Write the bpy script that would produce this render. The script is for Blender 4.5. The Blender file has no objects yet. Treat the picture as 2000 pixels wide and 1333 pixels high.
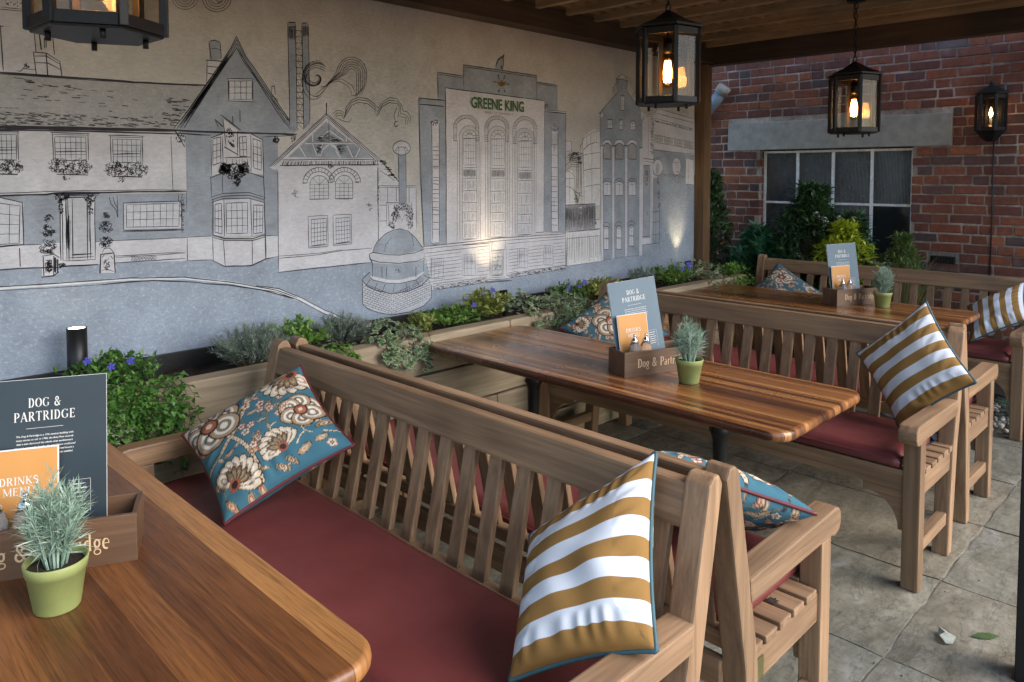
import bpy, bmesh, math, random
import numpy as np
from mathutils import Vector, Matrix, noise as mnoise
random.seed(7); np.random.seed(7)
R = math.radians
sc = bpy.context.scene
col = sc.collection

# ------------------------------------------------------------------ camera, sky, sun, exposure
cam = bpy.data.cameras.new('camera'); cam_o = bpy.data.objects.new('camera', cam); col.objects.link(cam_o)
cam.sensor_width = 36.0; cam.lens = 36.0 * 1464.3 / 2000.0
cam.shift_y = -250.7 / 2000.0
cam.clip_start = 0.05; cam.clip_end = 800.0
cam_o.location = (0, 0, 1.58)
cam_o.rotation_euler = (R(90 - 2.896), 0, R(44.811 - 90))
sc.camera = cam_o

SUN_EL, SUN_AZ = 34.0, -70.0          # azimuth of the sun measured from +X towards +Y
world = bpy.data.worlds.new('World'); sc.world = world; world.use_nodes = True
wn = world.node_tree
sky = wn.nodes.new('ShaderNodeTexSky'); sky.sky_type = 'NISHITA'; sky.sun_disc = False
sky.sun_elevation = R(SUN_EL); sky.sun_rotation = R(90 - SUN_AZ)
sky.air_density = 1.0; sky.dust_density = 1.2; sky.ozone_density = 1.0
bg = wn.nodes['Background']; bg.inputs['Strength'].default_value = 0.15
wn.links.new(sky.outputs[0], bg.inputs['Color'])
sl = bpy.data.lights.new('sun', 'SUN'); sl.energy = 1.35; sl.angle = R(50); sl.color = (1.0, 0.975, 0.945)
so = bpy.data.objects.new('sun', sl); col.objects.link(so)
so.rotation_euler = (R(90 - SUN_EL), 0, R(SUN_AZ + 90))
vs = sc.view_settings
vs.view_transform = 'Standard'; vs.look = 'None'; vs.gamma = 1.0; vs.use_curve_mapping = False
vs.exposure = 1.50
cy_ = sc.cycles; cy_.max_bounces = 5; cy_.diffuse_bounces = 2; cy_.glossy_bounces = 2; cy_.transmission_bounces = 4; cy_.transparent_max_bounces = 12; cy_.caustics_reflective = False; cy_.caustics_refractive = False; cy_.sample_clamp_indirect = 6.0; cy_.use_adaptive_sampling = True; cy_.adaptive_threshold = .02

# ------------------------------------------------------------------ materials
MATS = {}
class NT:
    def __init__(s, name):
        s.m = bpy.data.materials.new(name); s.m.use_nodes = True; s.t = s.m.node_tree
        s.b = s.t.nodes['Principled BSDF']; s.out = s.t.nodes['Material Output']
    def n(s, kind, **kw):
        x = s.t.nodes.new('ShaderNode' + kind)
        for k, v in kw.items(): setattr(x, k, v)
        return x
    def l(s, a, b): s.t.links.new(a, b)
    def coord(s, scale=(1, 1, 1), rand=0.0, kind='Object'):
        tc = s.n('TexCoord'); mp = s.n('Mapping'); mp.inputs['Scale'].default_value = scale
        s.l(tc.outputs[kind], mp.inputs['Vector'])
        if rand:
            oi = s.n('ObjectInfo'); mu = s.n('Math', operation='MULTIPLY'); mu.inputs[1].default_value = rand
            s.l(oi.outputs['Random'], mu.inputs[0]); cb = s.n('CombineXYZ')
            for i in range(3): s.l(mu.outputs[0], cb.inputs[i])
            s.l(cb.outputs[0], mp.inputs['Location'])
        return mp.outputs[0]
    def noise(s, vec, scale, detail=4, rough=.55, dist=0.0):
        x = s.n('TexNoise'); x.inputs['Scale'].default_value = scale; x.inputs['Detail'].default_value = detail
        x.inputs['Roughness'].default_value = rough; x.inputs['Distortion'].default_value = dist
        s.l(vec, x.inputs['Vector']); return x.outputs['Fac']
    def ramp(s, fac, stops, interp='LINEAR'):
        x = s.n('ValToRGB'); e = x.color_ramp.elements; x.color_ramp.interpolation = interp
        while len(e) < len(stops): e.new(0.5)
        for i, (p, c) in enumerate(stops):
            e[i].position = p; e[i].color = (c[0], c[1], c[2], 1) if not isinstance(c, (int, float)) else (c, c, c, 1)
        s.l(fac, x.inputs['Fac']); return x.outputs['Color']
    def mix(s, fac, a, b, mode='MIX'):
        x = s.n('MixRGB', blend_type=mode)
        for i, v in ((0, fac), (1, a), (2, b)):
            if isinstance(v, (int, float)): x.inputs[i].default_value = v
            elif isinstance(v, tuple): x.inputs[i].default_value = (v[0], v[1], v[2], 1)
            else: s.l(v, x.inputs[i])
        return x.outputs[0]
    def bump(s, h, strength=.3, dist=.005):
        x = s.n('Bump'); x.inputs['Strength'].default_value = strength; x.inputs['Distance'].default_value = dist
        s.l(h, x.inputs['Height']); s.l(x.outputs[0], s.b.inputs['Normal'])
    def base(s, c):
        if isinstance(c, tuple): s.b.inputs['Base Color'].default_value = (c[0], c[1], c[2], 1)
        else: s.l(c, s.b.inputs['Base Color'])
    def set(s, **kw):
        for k, v in kw.items(): s.b.inputs[k.replace('_', ' ')].default_value = v
        return s

def plain(name, c, rough=.5, metal=0.0, var=.12, scale=30, bump=0.0, spec=.5):
    t = NT(name); v = t.coord(rand=7)
    f = t.noise(v, scale)
    t.base(t.mix(1.0, t.ramp(f, [(.25, tuple(x * (1 - var) for x in c)), (.75, tuple(min(1, x * (1 + var)) for x in c))]), (1, 1, 1), 'MULTIPLY'))
    t.set(Roughness=rough, Metallic=metal); t.b.inputs['Specular IOR Level'].default_value = spec
    if bump: t.bump(f, bump, .004)
    MATS[name] = t.m; return t.m

def wood(name, light, dark, axis, rough=.55, across=38, along=1.6, bump=.12, knots=0.0, coat=0.0):
    t = NT(name); s = [across] * 3; s[axis] = along
    v = t.coord(tuple(s), rand=9)
    f1 = t.noise(v, 1.0, 3, .6, .6)
    s2 = [across * 4] * 3; s2[axis] = along * 3
    f2 = t.noise(t.coord(tuple(s2), rand=5), 1.0, 2, .6)
    c = t.ramp(f1, [(.22, dark), (.48, tuple((a + b) / 2 for a, b in zip(light, dark))), (.72, light)])
    c = t.mix(.35, c, t.ramp(f2, [(.3, .55), (.7, 1.2)]), 'MULTIPLY')
    oi = t.n('ObjectInfo'); c = t.mix(1.0, c, t.ramp(oi.outputs['Random'], [(0, .86), (1, 1.1)]), 'MULTIPLY')
    big = t.noise(t.coord((1, 1, 1), rand=4), 3.0, 1)
    c = t.mix(.8, c, t.ramp(big, [(.3, .72), (.7, 1.14)]), 'MULTIPLY')
    if knots:
        vo = t.n('TexVoronoi'); s3 = [5.5] * 3; s3[axis] = 2.2; vo.inputs['Scale'].default_value = 1.0
        t.l(t.coord(tuple(s3), rand=3), vo.inputs['Vector'])
        k = t.ramp(vo.outputs['Distance'], [(.03, (.16, .1, .06)), (.10, (.62, .5, .4)), (.2, (1, 1, 1))])
        c = t.mix(knots, c, k, 'MULTIPLY')
    t.base(c); t.set(Roughness=rough)
    if coat: t.b.inputs['Coat Weight'].default_value = coat; t.b.inputs['Coat Roughness'].default_value = .12
    if bump: t.bump(f2, bump, .003)
    MATS[name] = t.m; return t.m

TL, TD = (.375, .232, .130), (.160, .088, .047)
for i, a in enumerate('xyz'): wood('teak_' + a, TL, TD, i, .5, 34, 1.4, .15, .22)
for i, a in enumerate('xyz'): wood('sleeper_' + a, (.52, .42, .285), (.31, .235, .15), i, .75, 30, 1.8, .35, .9)
for i, a in enumerate('xyz'): wood('dark_timber_' + a, (.085, .052, .032), (.034, .021, .014), i, .7, 26, 1.5, .3, .5)
wood('post_timber', (.20, .115, .05), (.085, .045, .02), 2, .65, 24, 1.3, .3, .5)
wood('batten_timber', (.34, .25, .145), (.19, .13, .072), 1, .7, 26, 1.5, .3)
wood('box_timber', (.155, .085, .048), (.08, .042, .024), 0, .42, 26, 1.6, .1)
plain('black_iron', (.014, .014, .015), .42, .3, .2, 60)
plain('lantern_metal', (.009, .009, .010), .5, .2, .25, 60, 0, .3)
plain('soil', (.022, .015, .010), .95, 0, .5, 90, .8)
plain('liner', (.008, .008, .009), .6)
plain('mortar', (.47, .42, .37), .95, 0, .2, 60, .5)
plain('concrete', (.30, .30, .275), .9, 0, .22, 14, .4)
plain('white_paint', (.78, .80, .82), .5, 0, .2, 30, .2)
plain('pot_green', (.25, .285, .10), .5, 0, .10, 20, .1)
plain('strap', (.010, .014, .028), .7)
plain('plaque', (.15, .13, .05), .4, .5)
plain('pipe_paint', (.20, .27, .33), .45, 0, .1)
plain('letter_cream', (.66, .64, .60), .6)
plain('letter_gold', (.56, .40, .24), .6)
plain('letter_green', (.042, .125, .036), .8)
plain('letter_brown', (.24, .14, .10), .8)
plain('card_edge', (.62, .62, .62), .6)
plain('card_orange', (.56, .26, .07), .5, 0, .06, 12)
plain('card_slate', (.022, .034, .044), .42, 0, .15, 6)
plain('card_slate_pale', (.095, .15, .195), .5, 0, .08, 6)
plain('piping_teal', (.030, .085, .105), .6)
plain('piping_red', (.13, .02, .025), .6)
plain('back_cloth', (.55, .50, .46), .85)
plain('chrome', (.6, .6, .6), .15, 1.0, .02)
plain('leaf_litter', (.05, .09, .02), .6)
plain('leaf_pale', (.34, .36, .30), .7, 0, .4, 60)
plain('brass', (.5, .34, .12), .3, 1.0)
plain('pebble', (.55, .52, .46), .8, 0, .3, 40)
plain('ground_far', (.12, .115, .10), .95, 0, .25, 3)

def stripe_mat():
    t = NT('stripe_cloth'); at = t.n('Attribute', attribute_name='st'); sp = t.n('SeparateXYZ'); t.l(at.outputs['Vector'], sp.inputs[0])
    m = t.n('Math', operation='MULTIPLY'); m.inputs[1].default_value = 4.75; t.l(sp.outputs[1], m.inputs[0])
    fr = t.n('Math', operation='FRACT'); t.l(m.outputs[0], fr.inputs[0])
    c = t.ramp(fr.outputs[0], [(0.0, (.255, .138, .042)), (.487, (.255, .138, .042)), (.497, (.575, .60, .65)), (.990, (.575, .60, .65)), (1.0, (.255, .138, .042))])
    w = t.noise(t.coord((1, 1, 1)), 420, 2); w2 = t.noise(t.coord((1, 1, 1)), 12, 3)
    c = t.mix(.25, c, t.ramp(w, [(.3, .8), (.7, 1.1)]), 'MULTIPLY'); c = t.mix(.2, c, t.ramp(w2, [(.3, .8), (.7, 1.1)]), 'MULTIPLY')
    t.base(c); t.set(Roughness=.85); t.b.inputs['Specular IOR Level'].default_value = .2
    h = t.mix(.6, w, w2); t.bump(h, .25, .004); MATS['stripe_cloth'] = t.m
stripe_mat()
def floral_mat():
    t = NT('floral_cloth'); at = t.n('Attribute', attribute_name='Col')
    w = t.noise(t.coord((1, 1, 1)), 420, 2); w2 = t.noise(t.coord((1, 1, 1)), 12, 3)
    c = t.mix(.3, at.outputs['Color'], t.ramp(w, [(.3, .75), (.7, 1.15)]), 'MULTIPLY')
    t.base(c); t.set(Roughness=.85); t.b.inputs['Specular IOR Level'].default_value = .2
    t.bump(t.mix(.6, w, w2), .25, .004); MATS['floral_cloth'] = t.m
floral_mat()
def vinyl():
    t = NT('red_vinyl'); v = t.coord((1, 1, 1), rand=3); f = t.noise(v, 6, 4); g = t.noise(v, 260, 2)
    t.base(t.ramp(f, [(.3, (.138, .029, .029)), (.7, (.172, .040, .038))])); t.l(t.ramp(t.noise(v, 3.5, 3), [(.3, .36), (.7, .58)]), t.b.inputs['Roughness']); t.bump(t.mix(.25, f, g), .35, .006); MATS['red_vinyl'] = t.m
vinyl()
def table_mat(name, wide, tone, rough, coat, blk, tones=None):
    t = NT(name); tc = t.n('TexCoord'); sp = t.n('SeparateXYZ'); t.l(tc.outputs['Object'], sp.inputs[0])
    k = t.n('Math', operation='MULTIPLY'); k.inputs[1].default_value = wide; t.l(sp.outputs[0], k.inputs[0])
    fl = t.n('Math', operation='FLOOR'); t.l(k.outputs[0], fl.inputs[0]); fr = t.n('Math', operation='FRACT'); t.l(k.outputs[0], fr.inputs[0])
    wnz = t.n('TexWhiteNoise', noise_dimensions='1D'); t.l(fl.outputs[0], wnz.inputs['W']); wv = wnz.outputs['Value']
    if tones:
        nm_ = t.n('Math', operation='MULTIPLY_ADD'); nm_.inputs[1].default_value = 1 / len(tones); nm_.inputs[2].default_value = .5 + .0001; t.l(k.outputs[0], nm_.inputs[0])
        wv = t.ramp(nm_.outputs[0], [(i / len(tones), v) for i, v in enumerate(tones)], 'CONSTANT')
    off = t.n('Math', operation='MULTIPLY'); off.inputs[1].default_value = 37.0; t.l(wnz.outputs['Value'], off.inputs[0])
    cb = t.n('CombineXYZ'); t.l(sp.outputs[0], cb.inputs[0]); ad = t.n('Math', operation='ADD'); t.l(sp.outputs[1], ad.inputs[0]); t.l(off.outputs[0], ad.inputs[1]); t.l(ad.outputs[0], cb.inputs[1]); t.l(off.outputs[0], cb.inputs[2])
    def mp(s):
        m = t.n('Mapping'); m.inputs['Scale'].default_value = s; t.l(cb.outputs[0], m.inputs['Vector']); return m.outputs[0]
    s1 = t.noise(mp((wide * 2.6, 1.5, 1)), 1.0, 4, .7, .9); s2 = t.noise(mp((330, 9, 1)), 1.0, 2, .6); s3 = t.noise(mp((70, 2.2, 1)), 1.0, 3, .6, 1.0)
    f = t.mix(blk, t.mix(.4, s1, s3), wv)
    c = t.ramp(f, [(.27, (.046 * tone, .015 * tone, .007 * tone)), (.42, (.140 * tone, .049 * tone, .016 * tone)), (.56, (.250 * tone, .096 * tone, .028 * tone)), (.74, (.45 * tone, .205 * tone, .064 * tone))])
    c = t.mix(.75, c, t.ramp(s2, [(.36, .52), (.5, 1.0), (.7, 1.16)]), 'MULTIPLY')
    c = t.mix(1.0, c, t.ramp(fr.outputs[0], [(0.0, .45), (.0012 * wide, 1.0), (1 - .0008 * wide, 1.0), (1.0, .6)]), 'MULTIPLY')
    sm = t.noise(t.coord(), 5, 4, .6); t.l(t.ramp(sm, [(.3, rough * .8), (.7, rough * 1.35)]), t.b.inputs['Roughness'])
    t.base(c); t.b.inputs['Coat Weight'].default_value = coat; t.b.inputs['Coat Roughness'].default_value = .14
    t.bump(s2, .06, .002); MATS[name] = t.m
table_mat('table_wide',13.6, .80, .36, .12, .46, [.40, .55, .30, .50, .36, .26, .52, .32, .42, .92]); table_mat('table_narrow', 41.0, 1.14, .28, .40, .40)

def wash(name, c, var=.14, rough=.92, sc_=4.5, speck=0.0):
    t = NT(name); v = t.coord((1, 1, 1))
    a = t.noise(v, sc_, 3, .65, .3); b = t.noise(t.coord((1, 1, 2.4)), 34, 3, .7)
    cc = t.ramp(a, [(.3, tuple(x * (1 - var) for x in c)), (.7, tuple(min(1, x * (1 + var)) for x in c))])
    cc = t.mix(.5, cc, t.ramp(b, [(.35, .80), (.65, 1.12)]), 'MULTIPLY')
    if speck:
        d = t.noise(v, 60, 3, .8); cc = t.mix(t.ramp(d, [(.54, 0.0), (.70, speck)]), cc, (.62, .64, .67))
    t.base(cc); t.set(Roughness=rough); t.b.inputs['Specular IOR Level'].default_value = .2
    pl = t.noise(t.coord((1, 1, 1.6)), 75, 2, .65); t.bump(pl, .75, .006); MATS[name] = t.m
wash('wash_sky', (.50, .497, .488), .12, speck=.15); wash('wash_road', (.285, .34, .42), .15, speck=.45); wash('wash_white', (.55, .56, .615), .12)
wash('wash_grey', (.295, .335, .395), .22, speck=.12); wash('wash_greyl', (.48, .50, .545), .1); wash('wash_greyd', (.32, .33, .355), .25)
wash('wash_roof', (.36, .37, .385), .10, speck=.35); wash('wash_pane', (.53, .55, .61), .06); wash('wash_pale', (.62, .635, .665), .06)
wash('wash_gold', (.22, .14, .035), .2); wash('wash_ink', (.045, .045, .054), .6)

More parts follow.
